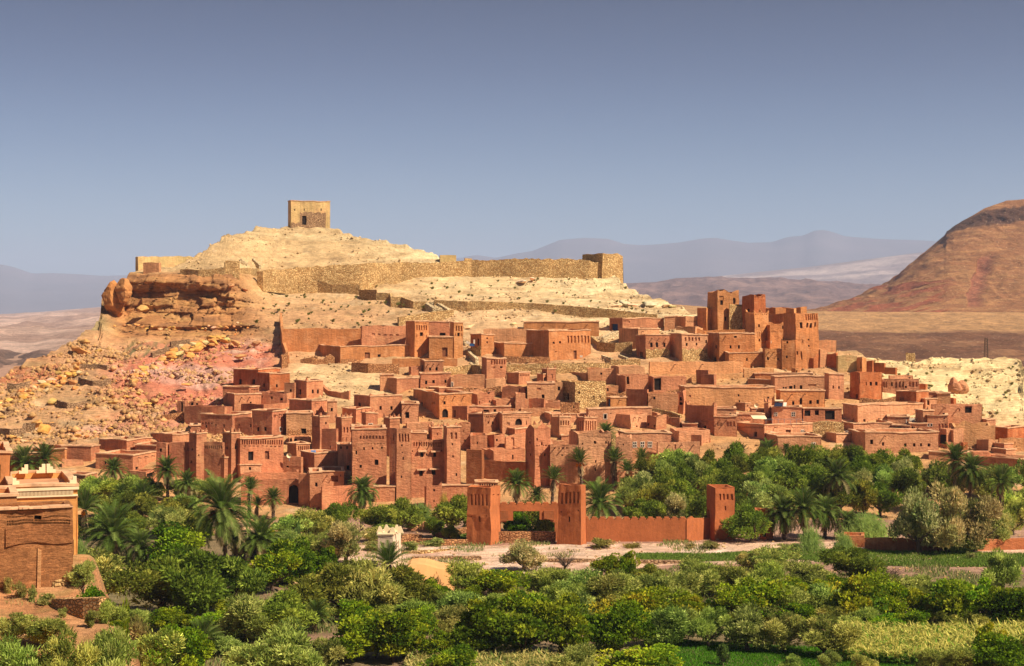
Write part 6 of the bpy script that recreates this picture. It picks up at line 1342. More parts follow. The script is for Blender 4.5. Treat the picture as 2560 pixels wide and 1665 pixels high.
# ================================================================ plants
def leaf_cloud(seed, n, clumps, leaf, elong, up, shape, cols, spread=0.36):
    """crown in a unit space: x,y in -1..1, z in 0..1"""
    g = np.random.default_rng(seed)
    d = g.normal(size=(clumps, 3)); d /= np.linalg.norm(d, axis=1)[:, None]
    nl = 6; la = np.arange(nl)*2.4+g.uniform(-.5, .5, nl); lr = g.uniform(0.1, 0.78, nl); lz = g.uniform(0.28, 0.80, nl)-lr*0.12; lr[0] = 0.1; lz[0] = 0.62
    lc = np.stack([np.cos(la)*lr, np.sin(la)*lr, lz], 1); ls = g.uniform(0.2, 0.44, nl); pk = g.integers(0, nl, clumps)
    cc = lc[pk]+d*ls[pk][:, None]*np.array([1, 1, 0.55]); cc[:, 2] = np.clip(cc[:, 2], 0.12, 1.0)
    k_ = clumps//4; cc[:k_] = (g.normal(size=(k_, 3))*np.array([.35, .35, .16])+np.array([0, 0, .38]))
    if shape == 'cone': cc[:, :2] *= (1.15-cc[:, 2:3])
    if shape == 'low': cc[:, 2] = np.clip(cc[:, 2], 0.1, 1)*0.9
    cs = g.uniform(0.35, 1.0, clumps)*spread
    pick = g.integers(0, clumps, n)
    dd = g.normal(size=(n, 3)); dd /= np.linalg.norm(dd, axis=1)[:, None]
    rr_ = g.uniform(0.55, 1.05, n)**0.5*np.where(g.random(n) < 0.07, g.uniform(1.1, 1.7, n), 1.0)
    off = dd*rr_[:, None]*cs[pick][:, None]; off[:, 2] *= 0.55
    ctr = cc[pick]+off; ctr[:, 2] = np.clip(ctr[:, 2], 0.02, 1.15)
    # sprays point outward and up
    ax = dd*(1-up)+np.array([0, 0, 1.0])*up+g.normal(size=(n, 3))*0.35
    ax /= np.linalg.norm(ax, axis=1)[:, None]
    side = np.cross(ax, g.normal(size=(n, 3))); side /= np.linalg.norm(side, axis=1)[:, None]
    L = leaf*g.uniform(0.6, 1.4, n)[:, None]; W_ = L/elong
    ax_ = ax.copy(); ax_[:, 2] *= 0.6
    P = np.stack([ctr-side*W_*0.5, ctr+side*W_*0.5, ctr+side*W_*0.25+ax_*L, ctr-side*W_*0.25+ax_*L], 1)
    c = np.array(cols); ci = g.integers(0, len(c), clumps)
    w = g.uniform(0, 1, (n, 1))
    col_ = c[ci[pick]]*(1-0.45*w)+c[g.integers(0, len(c), n)]*0.45*w
    col_ = col_*g.uniform(0.65, 1.4, (n, 1))
    return P, col_
KIND = dict(
    o=dict(n=11000, clumps=44, leaf=0.115, elong=4.2, up=0.45, shape='r', cols=[(0.258, 0.315, 0.055), (0.379, 0.430, 0.086), (0.577, 0.590, 0.145), (0.121, 0.168, 0.028)]),
    d=dict(n=12000, clumps=48, leaf=0.10, elong=3.2, up=0.3, shape='r', cols=[(0.160, 0.210, 0.022), (0.239, 0.283, 0.034), (0.368, 0.386, 0.053), (0.080, 0.115, 0.013)]),
    g=dict(n=11000, clumps=52, leaf=0.08, elong=1.5, up=0.2, shape='r', cols=[(0.097, 0.164, 0.007), (0.165, 0.239, 0.011), (0.300, 0.339, 0.017), (0.045, 0.095, 0.006)]),
    y=dict(n=10000, clumps=50, leaf=0.078, elong=1.6, up=0.25, shape='r', cols=[(0.297, 0.356, 0.014), (0.186, 0.285, 0.014), (0.417, 0.392, 0.025), (0.083, 0.166, 0.013)]),
    t=dict(n=12000, clumps=60, leaf=0.09, elong=3.0, up=0.5, shape='r', cols=[(0.460, 0.428, 0.141), (0.585, 0.520, 0.194), (0.334, 0.359, 0.097), (0.167, 0.220, 0.048)]),
    c=dict(n=2600, clumps=22, leaf=0.12, elong=2.5, up=0.7, shape='cone', cols=[(0.12, 0.20, 0.04), (0.18, 0.26, 0.06)]),
    s=dict(n=1500, clumps=16, leaf=0.22, elong=4.0, up=0.5, shape='low', cols=[(0.288, 0.284, 0.077), (0.384, 0.326, 0.105), (0.204, 0.221, 0.049)]))
CROWN = {k: [] for k in KIND}
for k, kw in KIND.items():
    for i in range(6 if k in 'oyg' else 4):
        P, cc = leaf_cloud(1000+ord(k)*10+i, **kw); CROWN[k].append(quads_mesh('crown', P, M['leaf'], cc))
def trunk_mesh(seed, bare=False):
    r = random.Random(seed); V, Fc = [], []
    def limb(p, d, r0, r1, L, seg=4, n=6):
        k0 = len(V); q = Vector(p); dd = Vector(d).normalized()
        for s_i in range(seg+1):
            f = s_i/seg; rad = r0+(r1-r0)*f; a = dd.orthogonal().normalized(); c_ = dd.cross(a)
            for j in range(n): t_ = 2*math.pi*j/n; V.append(tuple(q+a*rad*math.cos(t_)+c_*rad*math.sin(t_)))
            if s_i < seg:
                dd = (dd+Vector((r.gauss(0, .14), r.gauss(0, .14), r.gauss(0.03, .08)))).normalized(); q = q+dd*L/seg
        for s_i in range(seg):
            for j in range(n): Fc.append([k0+s_i*n+j, k0+s_i*n+(j+1) % n, k0+(s_i+1)*n+(j+1) % n, k0+(s_i+1)*n+j])
        return q, dd
    tip, dd = limb((0, 0, -0.15), (r.gauss(0, .1), r.gauss(0, .1), 1), 0.075, 0.05, 0.45)
    for i in range(7 if bare else 5):
        a = i*2*math.pi/5+r.random(); t2, d2_ = limb(tip-dd*0.08*r.random(), (math.cos(a)*0.8, math.sin(a)*0.8, 0.75), 0.036, 0.014, 0.55)
        for j in range(9 if bare else 2):
            t3, d3_ = limb(t2-d2_*0.12*j*0.5, (r.gauss(0, .6)+d2_.x, r.gauss(0, .6)+d2_.y, 0.6), 0.012, 0.003, 0.34 if bare else 0.25, seg=3, n=4)
            if bare:
                for _ in range(3): limb(t3-d3_*0.1*_, (r.gauss(0, .7), r.gauss(0, .7), 0.8), 0.005, 0.001, 0.2, 2, 3)
    return mesh_data('trunk', V, Fc, M['bark'])
TRUNK = [trunk_mesh(i) for i in range(4)]; BARE = [trunk_mesh(40+i, True) for i in range(2)]
rt = random.Random(21)
NAMES = dict(o='olive_tree', d='olive_tree', g='fig_tree', y='almond_tree', t='tamarisk_tree', c='cypress_tree', s='shrub')
CATS = dict(o='tree', d='tree', g='tree', y='tree', t='tree', c='tree', s='shrub')
LABELS_USED = {}
def tree(kind, u, vt, vb, w, label, group=None, D=None, tint=1.0, name=None, tintc=None):
    D = D or DG(u, vb); x = (u-UC)/F*D; zt = H-(vt-VH)/F*D; zb = ground_z(x, D)
    h = max(zt-zb, 0.6); R_ = w/2/F*D
    root = thing(name or NAMES[kind], label, CATS[kind], (x, D, zb), group)
    root.rotation_euler = (0, 0, rt.uniform(0, 6.28))
    cr_ = obj('crown', CROWN[kind][rt.randrange(len(CROWN[kind]))], root)
    lift = h*0.13 if kind not in 's' else 0.0
    cr_.location = (0, 0, lift); cr_.scale = (R_*0.98, R_*0.98, (h-lift)/1.02)
    tc_ = tintc or (1, 1, 1)
    cr_.color = tuple(tint*rt.uniform(0.88, 1.12)*c for c in tc_)+(1,)
    if kind != 's':
        tr = obj('trunk', TRUNK[rt.randrange(4)], root); tr.scale = (min(h, R_*2.2)*0.8,)*2+(h*0.75,)
    return root
def frond_set(seed, n=46, R_=1.0, droop=1.0, up=0.0, lo=-0.35):
    g = random.Random(seed); P, C_ = [], []
    for i in range(n):
        az = i*2.39996+g.uniform(-.2, .2); el = lo+(1.45-lo)*(i/(n-1))**0.85+g.uniform(-.08, .08)+up
        el = min(el, 1.5); L = R_*g.uniform(0.85, 1.1); seg = 11; p = Vector((0, 0, 0)); e_ = el
        dead = el < lo+0.25
        base = (0.34, 0.27, 0.12) if dead and g.random() < .6 else ((0.08, 0.125, 0.018) if g.random() < .65 else (0.16, 0.205, 0.045))
        pts = [p.copy()]; dirs = []
        for s_i in range(seg):
            d = Vector((math.cos(az)*math.cos(e_), math.sin(az)*math.cos(e_), math.sin(e_))); dirs.append(d)
            p = p+d*L/seg; pts.append(p.copy()); e_ -= droop*(0.05+0.17*(s_i/seg))*(0.6 if el > 1.0 else 1)
        for s_i in range(1, seg):
            d = dirs[s_i]; sd_ = Vector((-math.sin(az), math.cos(az), 0)); upv = sd_.cross(d).normalized()
            if upv.z < 0: upv = -upv
            w_ = 0.012
            P.append([pts[s_i]-sd_*w_, pts[s_i]+sd_*w_, pts[s_i+1]+sd_*w_, pts[s_i+1]-sd_*w_]); C_.append((0.34, 0.32, 0.14))
            for q_ in range(4):
                f = q_/4; c0 = pts[s_i].lerp(pts[s_i+1], f); ll = L*0.20*math.sin(math.pi*(0.12+0.85*(s_i+f)/seg))**0.6
                for sg in (-1, 1):
                    ld = (sd_*sg*0.8+d*0.75+upv*(0.32+g.uniform(-.1, .1))).normalized(); tip = c0+ld*ll+Vector((0, 0, -ll*0.12))
                    ww = d*0.010
                    P.append([c0-ww, c0+ww, tip+ww*0.3, tip-ww*0.3]); k = g.uniform(.75, 1.3); C_.append(tuple(k*b_ for b_ in base))
    return np.array([[tuple(v) for v in q] for q in P]), np.array(C_)
PALM = [quads_mesh('crown', *[(a, M['leaf'], c) for a, c in [frond_set(1, 76)]][0]), quads_mesh('crown', *[(a, M['leaf'], c) for a, c in [frond_set(2, 68, droop=0.8)]][0]),
        quads_mesh('crown', *[(a, M['leaf'], c) for a, c in [frond_set(3, 44, droop=0.55, lo=0.15)]][0]), quads_mesh('crown', *[(a, M['leaf'], c) for a, c in [frond_set(4, 84, droop=1.15, lo=-0.6)]][0])]
def dates_mesh():
    g = np.random.default_rng(5); n = 260; c = g.normal(size=(n, 3))*np.array([.22, .22, .3]); ax = g.normal(size=(n, 3)); ax /= np.linalg.norm(ax, axis=1)[:, None]
    sd_ = np.cross(ax, g.normal(size=(n, 3))); P = np.stack([c, c+sd_*.12, c+sd_*.12+ax*.3, c+ax*.3], 1); return quads_mesh('date_cluster', P, M['leaf'], np.tile((0.80, 0.27, 0.03), (n, 1))*g.uniform(.7, 1.2, (n, 1)))
DATES = dates_mesh()
def skirt_mesh():
    g = np.random.default_rng(6); n = 90; a = g.uniform(0, 6.28, n); z = g.uniform(-.5, 0, n); c = np.stack([np.cos(a)*.09, np.sin(a)*.09, z], 1)
    o_ = np.stack([np.cos(a), np.sin(a), a*0], 1); L = g.uniform(.2, .45, n)[:, None]; t_ = c+o_*L*0.35+np.array([0, 0, -1])*L; sd_ = np.stack([-np.sin(a), np.cos(a), a*0], 1)*.018
    return quads_mesh('dead_fronds', np.stack([c-sd_, c+sd_, t_+sd_, t_-sd_], 1), M['leaf'], np.tile((0.36, 0.25, 0.13), (n, 1))*g.uniform(.6, 1.3, (n, 1)))
SKIRT = skirt_mesh()
def ptrunk():
    V, Fc = [], []; n = 9; seg = 22
    for s_i in range(seg+1):
        r_ = (1.0 if s_i % 2 == 0 else 0.82)*(1.1-0.25*s_i/seg)
        for j in range(n): t_ = 2*math.pi*j/n+s_i*.3; V.append((r_*math.cos(t_), r_*math.sin(t_), s_i/seg))
    for s_i in range(seg):
        for j in range(n): Fc.append([s_i*n+j, s_i*n+(j+1) % n, (s_i+1)*n+(j+1) % n, (s_i+1)*n+j])
    return mesh_data('trunk', V, Fc, M['bark'])
PTR = ptrunk()
def palm(u, vc, R_px, vb, label, k=0, dates=0, D=None, tint=1.0, skirt=True, group=None):
    D = D or DG(u, vb); x = (u-UC)/F*D; zc = H-(vc-VH)/F*D; zb = ground_z(x, D); R_ = R_px/F*D; h = max(zc-zb, 0.4)
    root = thing('palm_tree', label, 'palm tree', (x, D, zb), group); root.rotation_euler = (rt.uniform(-.07, .07), rt.uniform(-.07, .07), rt.uniform(0, 6.28))
    cr_ = obj('crown', PALM[k], root, (0, 0, h)); cr_.scale = (R_*rt.uniform(0.98, 1.12), R_*rt.uniform(0.98, 1.12), R_*rt.uniform(0.95, 1.15)); cr_.color = (tint, tint, tint, 1)
    tr = obj('trunk', PTR, root, (0, 0, -0.5)); tr.scale = (0.30, 0.30, h+0.5)
    if skirt and h > 1.5: sk = obj('dead_fronds', SKIRT, root, (0, 0, h)); sk.scale = (R_*1.1,)*3
    for i in range(dates):
        a = i*2.4-1.6-root.rotation_euler.z; dd = obj('date_cluster', DATES, root, (math.cos(a)*R_*0.22, math.sin(a)*R_*0.22, h-R_*0.12)); dd.scale = (R_*0.16,)*3
    return root
# hand-placed palms: crown centre, crown radius (photo px), trunk foot row
for a in [(60, 1162, 52, 1215, 'palm at the far left, left of a close pair above the merlon house', 1, 1), (112, 1150, 48, 1210, 'palm at the far left, right of a close pair above the merlon house', 1, 0),
          (285, 1178, 42, 1240, 'palm in front of the low house with the cracked coping', 0, 1), (420, 1178, 44, 1255, 'palm with a bare trunk in front of the slab-sided houses', 0, 1),
          (472, 1212, 38, 1270, 'palm with date bunches just right of the bare-trunked palm', 0, 1), (362, 1248, 48, 1285, 'dark low palm left of the bare-trunked palm', 2, 0), (300, 1235, 30, 1280, 'small pale palm below the cracked-coping house', 0, 0),
          (565, 1274, 96, 1405, 'largest palm with orange date bunches, left of centre', 3, 3), (622, 1225, 34, 1290, 'blue-green palm just behind the largest palm', 2, 0),
          (683, 1248, 34, 1300, 'slim lone palm in front of the gateway wall', 1, 0), (640, 1255+10, 26, 1300, 'short palm tucked between the largest palm and the slim one', 2, 0),
          (904, 1232, 48, 1325, 'full round palm before the central kasbah', 3, 0), (285, 1338, 90, 1400, 'wide sprawling palm behind the grey olives, lower left', 0, 0), (355, 1370, 55, 1410, 'yellowish drooping palm right of the wide sprawling palm', 3, 0),
          (212, 1275, 52, 1350, 'palm rising at the right edge of the merlon house', 2, 1), (655, 1350, 70, 1400, 'broad low palm under the largest palm', 0, 0), (590, 1320+30, 40, 1400, 'half hidden palm at the foot of the largest palm', 0, 0),
          (505, 1600, 62, 1640, 'low grey palm in the bottom left thicket', 2, 0), (790, 1540, 45, 1580, 'low palm among the dark olives at bottom centre-left', 1, 0), (975, 1412, 62, 1450, 'low palm fanning out under the cream turret', 2, 0), (700, 1400, 45, 1440, 'shaggy palm beside the little cypress', 0, 0),
          (1290, 1212, 48, 1290, 'palm behind the gate lintel, left of two', 0, 1), (1378, 1200, 36, 1290, 'upright fan palm behind the gate lintel, right of two', 2, 0), (1340, 1240, 30, 1290, 'small dusty palm between the two palms behind the gate', 0, 0),
          (1455, 1158, 38, 1225, 'tall palm with an orange fruit collar, leftmost of three beside the gate', 2, 3), (1532, 1155, 40, 1228, 'tall shaggy-trunked palm, middle of three beside the gate', 2, 0), (1568, 1178, 34, 1230, 'leaning palm with orange fruit, rightmost of three beside the gate', 2, 2),
          (1500, 1262, 72, 1330, 'large spiky palm directly right of the right gate tower', 0, 2), (1565, 1225, 34, 1270, 'small palm at the right of the large spiky palm', 2, 0), (1512, 1085, 34, 1150, 'palm rising between the ruined fronts behind', 1, 0), (1520, 1105+10, 26, 1160, 'lower palm squeezed between the ruined fronts', 0, 0), (1604, 1150, 32, 1190, 'palm below the three white-framed windows', 2, 0),
          (1850, 1135, 26, 1160, 'small palm poking above the right grove, left of two', 2, 0), (1925, 1130, 36, 1165, 'wide palm poking above the right grove, right of two', 0, 0), (1965, 1125, 20, 1160, 'tiny palm beside the wide palm of the right grove', 0, 0),
          (1960, 1288, 56, 1350, 'left palm of the dark cluster right of the lone tower', 3, 0), (2012, 1275, 62, 1352, 'middle palm of the dark cluster right of the lone tower', 0, 1), (2062, 1285, 52, 1345, 'right palm of the dark cluster with orange dates', 3, 2),
          (2102, 1195, 52, 1296, 'bristly palm in the middle of the right grove', 0, 0), (2385, 1152, 48, 1290, 'palm behind the bright right-hand palm', 1, 0), (2420, 1180, 56, 1302, 'bright palm with golden stalks near the right edge', 3, 1), (2497, 1207, 46, 1310, 'small palm right of the bright palm near the edge', 1, 0),
          (1880, 1275, 34, 1320, 'palm crown behind the round olive beside the lone tower', 2, 0), (2120, 1310, 40, 1350, 'brownish palm fading into the reeds', 0, 0)]:
    palm(a[0], a[1], a[2], a[3], a[4], a[5], a[6])
# hand-placed trees and bushes
T1 = [('o', 1180, 1398, 1495, 95, 'blue-grey olive at the left end of the front thicket'), ('y', 1238, 1412, 1500, 125, 'olive-yellow tree behind the front thicket, left'), ('t', 1312, 1350, 1430, 88, 'pale feathery tamarisk in front of the gate opening'),
      ('o', 1370, 1412, 1500, 105, 'silver olive below the bare tree'), ('y', 1525, 1385, 1448, 72, 'bright yellow-green bush at the edge of the wash'), ('y', 1568, 1378, 1450, 46, 'small upright yellow-green bush beside the bright one'),
      ('d', 1620, 1410, 1470, 70, 'dark round shrub at the edge of the wash, centre right'), ('o', 1440, 1425, 1520, 110, 'silver olive in the second row, centre'), ('o', 1510, 1430, 1525, 110, 'broad silver olive right of centre'), ('o', 1580, 1430, 1520, 110, 'silver olive left of the yellow trees'),
      ('o', 1655, 1425, 1520, 100, 'grey olive beside the stone terrace end'), ('y', 1600, 1470, 1585, 150, 'wide yellow-green tree right of centre'), ('y', 1300, 1460, 1570, 105, 'tall mustard-coloured tree in the centre thicket'),
      ('g', 1210, 1498, 1640, 150, 'dark green fig at the left of the centre thicket'), ('g', 1300, 1520, 1645, 150, 'dark green fig in the middle of the centre thicket'), ('g', 1395, 1492, 1640, 135, 'dark green fig at the right of the centre thicket'), ('g', 1150, 1560, 1650, 110, 'dark fig bush beside the bottom maize patch'),
      ('o', 1150, 1470, 1550, 105, 'pale silver olive right of the domed wall'), ('o', 1445, 1488, 1570, 90, 'pale silver olive between fig and yellow tree'), ('g', 1545, 1500, 1640, 130, 'broad dark fig right of the centre thicket'), ('o', 1660, 1512, 1620, 100, 'grey olive in front of the wide yellow-green tree'),
      ('g', 1130, 1620, 1690, 110, 'dark bush cut by the bottom edge left of centre'), ('o', 1432, 1615, 1700, 110, 'silver olive cut by the bottom edge, centre'), ('y', 1600, 1612, 1700, 170, 'mustard bush cut by the bottom edge, right of centre'),
      ('o', 1690, 1425, 1515, 95, 'grey olive beneath the end of the short wall'), ('o', 1755, 1395, 1495, 105, 'tall grey olive below the lone tower'), ('o', 1830, 1402, 1490, 100, 'grey olive left of the small straw tamarisk'), ('t', 1925, 1362, 1435, 95, 'straw-coloured tamarisk on the field edge'), ('t', 1870, 1375, 1430, 50, 'low straw tamarisk on the field edge'),
      ('o', 1905, 1405, 1500, 90, 'grey olive right of the small straw tamarisk'), ('o', 2030, 1402, 1480, 100, 'dusty olive left of the dark oak-like tree'), ('d', 2135, 1364, 1460, 100, 'dark dense tree overlapping the brown garden wall'), ('y', 1925, 1445, 1550, 130, 'large bright green tree at centre right'),
      ('y', 1845, 1460, 1560, 100, 'bright green tree left of the large one'), ('y', 1725, 1480, 1560, 95, 'mustard tree between the grey olives'), ('o', 1708, 1520, 1612, 78, 'small round olive on the grass, first of six from the left'), ('o', 1772, 1522, 1618, 80, 'round olive on the grass, second of six from the left'),
      ('o', 1868, 1518, 1628, 112, 'big round olive on the grass, third of six'), ('o', 1968, 1535, 1632, 90, 'round olive on the grass, fourth of six'), ('o', 2062, 1545, 1645, 125, 'big leaning olive on the grass, fifth of six beside the maize'), ('o', 2000, 1462, 1550, 100, 'olive behind the round olives, left'),
      ('o', 2065, 1455, 1545, 95, 'olive behind the round olives, right'), ('c', 1808, 1598, 1668, 38, 'small upright bush on the lawn at the bottom'), ('o', 1980, 1630, 1680, 44, 'small olive cut by the bottom edge, left of three'), ('o', 2072, 1628, 1680, 48, 'small olive cut by the bottom edge, middle of three'), ('o', 2158, 1635, 1685, 52, 'small olive cut by the bottom edge, right of three'),
      ('y', 2150, 1425, 1560, 125, 'tall yellow-green almond, left of a pair beyond the maize'), ('y', 2228, 1448, 1562, 100, 'yellow-green almond, right of a pair beyond the maize'), ('y', 2302, 1478, 1562, 80, 'rusty yellow almond behind the maize'), ('y', 2375, 1442, 1568, 120, 'broad yellow-green almond behind the maize, left'), ('y', 2440, 1455, 1570, 110, 'broad yellow-green almond behind the maize, right'),
      ('g', 2522, 1462, 1575, 115, 'green fig at the right edge behind the maize'), ('o', 2508, 1358, 1480, 85, 'thin silvery tree on the field edge near the right'), ('o', 2200, 1440, 1520, 90, 'grey olive under the second bare tree'), ('o', 2290, 1435, 1500, 80, 'grey olive between bare tree and almonds'), ('g', 2570, 1470, 1580, 80, 'green fig cut by the right edge'),
      ('o', 2328, 1618, 1690, 66, 'grey olive cut by the bottom edge in front of the maize, left'), ('o', 2402, 1612, 1690, 90, 'grey olive cut by the bottom edge in front of the maize, right'), ('g', 2505, 1585, 1690, 125, 'brownish fig in the bottom right corner'), ('y', 2470, 1560, 1650, 60, 'rusty bush at the right end of the maize'),
      ('t', 2300, 1222, 1385, 130, 'left part of the great dusty tamarisk beyond the field'), ('t', 2370, 1208, 1385, 130, 'middle part of the great dusty tamarisk beyond the field'), ('t', 2440, 1240, 1385, 120, 'right part of the great dusty tamarisk beyond the field'), ('d', 2425, 1330, 1385, 70, 'dark low bush at the foot of the great tamarisk'),
      ('t', 2490, 1270, 1370, 90, 'smaller tamarisk at the right of the great one'), ('d', 1872, 1262, 1356, 84, 'round olive hugging the lone tower'), ('s', 1500, 1342, 1373, 58, 'large grey-green shrub on the wash beside the right gate tower'), ('s', 1584, 1358, 1372, 48, 'straw-yellow shrub on the wash under the crenellated wall'),
      ('s', 1727, 1358, 1374, 30, 'small shrub on the wash before the lone tower, left'), ('s', 1775, 1350, 1374, 46, 'larger green shrub on the wash before the lone tower'), ('s', 1963, 1357, 1377, 50, 'flat green shrub on the wash before the palm cluster'), ('s', 2430, 1378, 1400, 20, 'tiny dry bush alone on the green field'),
      ('t', 862, 1302, 1412, 88, 'pale feathery tamarisk left of the cream turret'), ('y', 672, 1315, 1380, 46, 'small rusty-yellow tree under the largest palm'), ('c', 746, 1290, 1362, 14, 'slim columnar cypress in the clearing'), ('c', 777, 1330, 1370, 20, 'short bushy cypress beside the cane chairs'), ('g', 748, 1340, 1455, 110, 'bright green vine-like tree left of the tamarisk'),
      ('g', 820, 1365, 1450, 60, 'bright green bush just under the pale tamarisk'), ('d', 835, 1402, 1545, 160, 'big dark olive, left of the group below the cream turret'), ('o', 925, 1392, 1545, 150, 'big olive directly below the cream turret'), ('d', 1005, 1412, 1530, 130, 'big dark olive left of the domed wall'),
      ('g', 905, 1540, 1650, 140, 'rounded fig in the bottom centre-left, left half'), ('g', 985, 1520, 1655, 150, 'rounded fig in the bottom centre-left, right half'), ('y', 1040, 1515, 1600, 90, 'mustard bush beside the rounded fig'), ('g', 1085, 1440, 1530, 70, 'green bush at the right foot of the domed wall'),
      ('o', 640, 1595, 1720, 160, 'near silver olive at the bottom, left of three'), ('o', 722, 1562, 1720, 160, 'near silver olive at the bottom, tallest of three'), ('o', 795, 1600, 1700, 100, 'near silver olive at the bottom, right of three'), ('y', 680, 1378, 1480, 105, 'yellow-brown shrubby tree left of the dark olive group'),
      ('o', 620, 1480, 1605, 140, 'grey olive above the near silver olives, left'), ('d', 705, 1478, 1600, 135, 'grey olive above the near silver olives, right'), ('d', 400, 1392, 1545, 160, 'huge dark olive mass at left, left crown'), ('d', 485, 1368, 1550, 175, 'huge dark olive mass at left, tallest crown'), ('d', 562, 1382, 1535, 140, 'huge dark olive mass at left, right crown'),
      ('o', 262, 1382, 1525, 165, 'rounded olive just right of the rammed-earth house'), ('g', 445, 1315, 1420, 130, 'vivid light green bush behind the huge dark olives'), ('o', 450, 1262, 1335, 95, 'olive left of the largest palm trunk'), ('g', 455, 1552, 1700, 120, 'green bush with a leaning dead branch, bottom left'), ('y', 520, 1430, 1500, 50, 'small yellow bush among the dark olives'),
      ('o', 730, 1275, 1345, 85, 'olive below the bastion, left'), ('o', 792, 1270, 1345, 85, 'olive below the bastion, right'), ('d', 838, 1252, 1340, 75, 'tall olive left of the full round palm'), ('d', 950, 1258, 1335, 85, 'olive right of the full round palm'), ('d', 1000, 1245, 1330, 80, 'olive below the first tall tower'), ('d', 1142, 1238, 1330, 95, 'dense dark olive against the left gate tower'),
      ('d', 1085, 1290, 1345, 50, 'small round bush before the gatehouse, left'), ('d', 1125, 1312, 1352, 36, 'small round bush before the gatehouse, right'), ('o', 930, 1315, 1355, 50, 'grey bush left of the cream turret top'), ('s', 1085, 1345, 1366, 56, 'green shrub on the low red stone wall'), ('s', 935, 1352, 1378, 55, 'low green shrub left of the cream turret'), ('s', 1025, 1350, 1378, 45, 'low green shrub right of the cream turret'),
      ('o', 965, 1310, 1340, 60, 'pale bush peeping over the turret horns'), ('s', 990, 1330, 1348, 40, 'dark low shrub right of the turret horns'), ('d', 1280, 1255, 1330, 70, 'bush seen over the gate lintel, left'), ('d', 1345, 1250, 1330, 70, 'bush seen over the gate lintel, right'), ('d', 1230, 1240, 1320, 60, 'bush behind the left gate tower'), ('g', 1300, 1280, 1345, 60, 'leafy tree seen through the gate opening, left'), ('d', 1370, 1275, 1345, 60, 'dark tree seen through the gate opening, right')]
for k, u, vt, vb, w, l in T1:
    tree(k, u, vt, vb, w*(1.05 if 'great' in l else 1.28), l, tintc=((1.12, 1.0, 0.8) if 'rusty' in l or 'brownish' in l or 'straw' in l else None))
# near bank bushes, bottom left (closest to the camera)
for k, u, vt, D_, w, l in [('o', 45, 1535, 98, 120, 'near olive on the bank, second row, leftmost'), ('o', 120, 1538, 98, 120, 'near olive on the bank, second row, right of the leftmost'), ('o', 55, 1598, 88, 150, 'nearest olive cut by the bottom edge, first from the left'),
                        ('o', 165, 1590, 88, 150, 'nearest olive cut by the bottom edge, second from the left'), ('o', 270, 1578, 89, 150, 'nearest olive cut by the bottom edge, third from the left'), ('o', 390, 1570, 143, 160, 'nearest olive cut by the bottom edge, fourth from the left'),
                        ('s', 20, 1440, 110, 30, 'tuft of green on the bank under the rammed-earth house, left'), ('s', 50, 1450, 109, 40, 'tuft of green on the bank under the rammed-earth house, middle'), ('s', 115, 1482, 107, 60, 'long green tuft on the bank before the dry-stone wall'), ('s', 228, 1520, 102, 40, 'green tuft under the dry-stone wall'), ('s', 155, 1512, 104, 30, 'small tuft left of the dry-stone wall'),
                        ('s', 250, 1560, 97, 60, 'yellowish tuft below the dry-stone wall'), ('y', 300, 1500, 118, 60, 'yellow-green weed bush at the end of the dry-stone wall'), ('s', 80, 1462, 108, 28, 'thin green tuft left of the long one')]:
    tree(k, u, vt, None, w, l, D=D_)
for k, u, vt, D_, w, l in [('o', 282, 1500, 104, 70, 'grey bush growing on the steep right flank of the bank'), ('o', 205, 1400, 112, 80, 'grey-green bush against the lower corner of the rammed-earth house'), ('g', 232, 1462, 108, 80, 'green bush above the end of the dry-stone wall'), ('g', 290, 1560, 103, 60, 'green bush spilling down the right side of the bank'),
        ('o', 335, 1600, 146, 90, 'olive at the bottom right corner of the bank'), ('y', 265, 1600, 95, 50, 'yellow weedy bush low on the bank'), ('s', 345, 1535, 152, 80, 'ragged shrub where the bank meets the grove')]:
    tree(k, u, vt, None, w, l, D=D_)
# bare trees
for u, vt, vb, w, l in [(1412, 1372, 1432, 60, 'leafless grey-brown tree on the edge of the wash'), (2225, 1405, 1470, 60, 'leafless tree with rusty twigs before the green field'), (2290, 1440, 1480, 50, 'dead branch reaching up left of the broad almonds'), (2515, 1300, 1350, 50, 'bleached dead tree right of the great tamarisk'), (1700, 1265, 1300, 40, 'whitish dead bush behind the crenellated wall')]:
    D = DG(u, vb); x = (u-UC)/F*D; zb = ground_z(x, D); h = (vb-vt)/F*D
    r_ = thing('bare_tree', l, 'tree', (x, D, zb)); t_ = obj('trunk', BARE[rt.randrange(2)], r_); t_.scale = (h*0.9, h*0.9, h*0.85)
# reeds
def reed_mesh(seed, n=420):
    g = np.random.default_rng(seed); P = []; C_ = []
    x = np.clip(g.normal(size=n)*.45, -1.1, 1.1); y = g.normal(size=n)*.2; h = g.uniform(.4, 1.0, n)*(1-0.55*np.abs(x)**1.5)
    for i in range(n):
        b0 = np.array([x[i], y[i], 0]); lean = g.normal(size=2)*0.16; tp = b0+np.array([lean[0], lean[1], h[i]])
        s_ = np.array([0.010, 0.004, 0]); P.append([b0-s_, b0+s_, tp+s_*.4, tp-s_*.4]); C_.append(np.array((0.26, 0.36, 0.08))*g.uniform(.7, 1.3))
        for k in range(5):
            f = g.uniform(.3, 1); c = b0+(tp-b0)*f; d = np.array([g.normal()*.12, g.normal()*.1, g.uniform(.05, .2)]); w_ = np.array([0.009, 0, 0.012])
            P.append([c-w_, c+w_, c+d+w_*.3, c+d-w_*.3]); C_.append(np.array((0.30, 0.40, 0.10))*g.uniform(.7, 1.4))
    return quads_mesh('reed_clump', np.array(P), M['leaf'], np.array(C_))
RE = [reed_mesh(1), reed_mesh(2)]
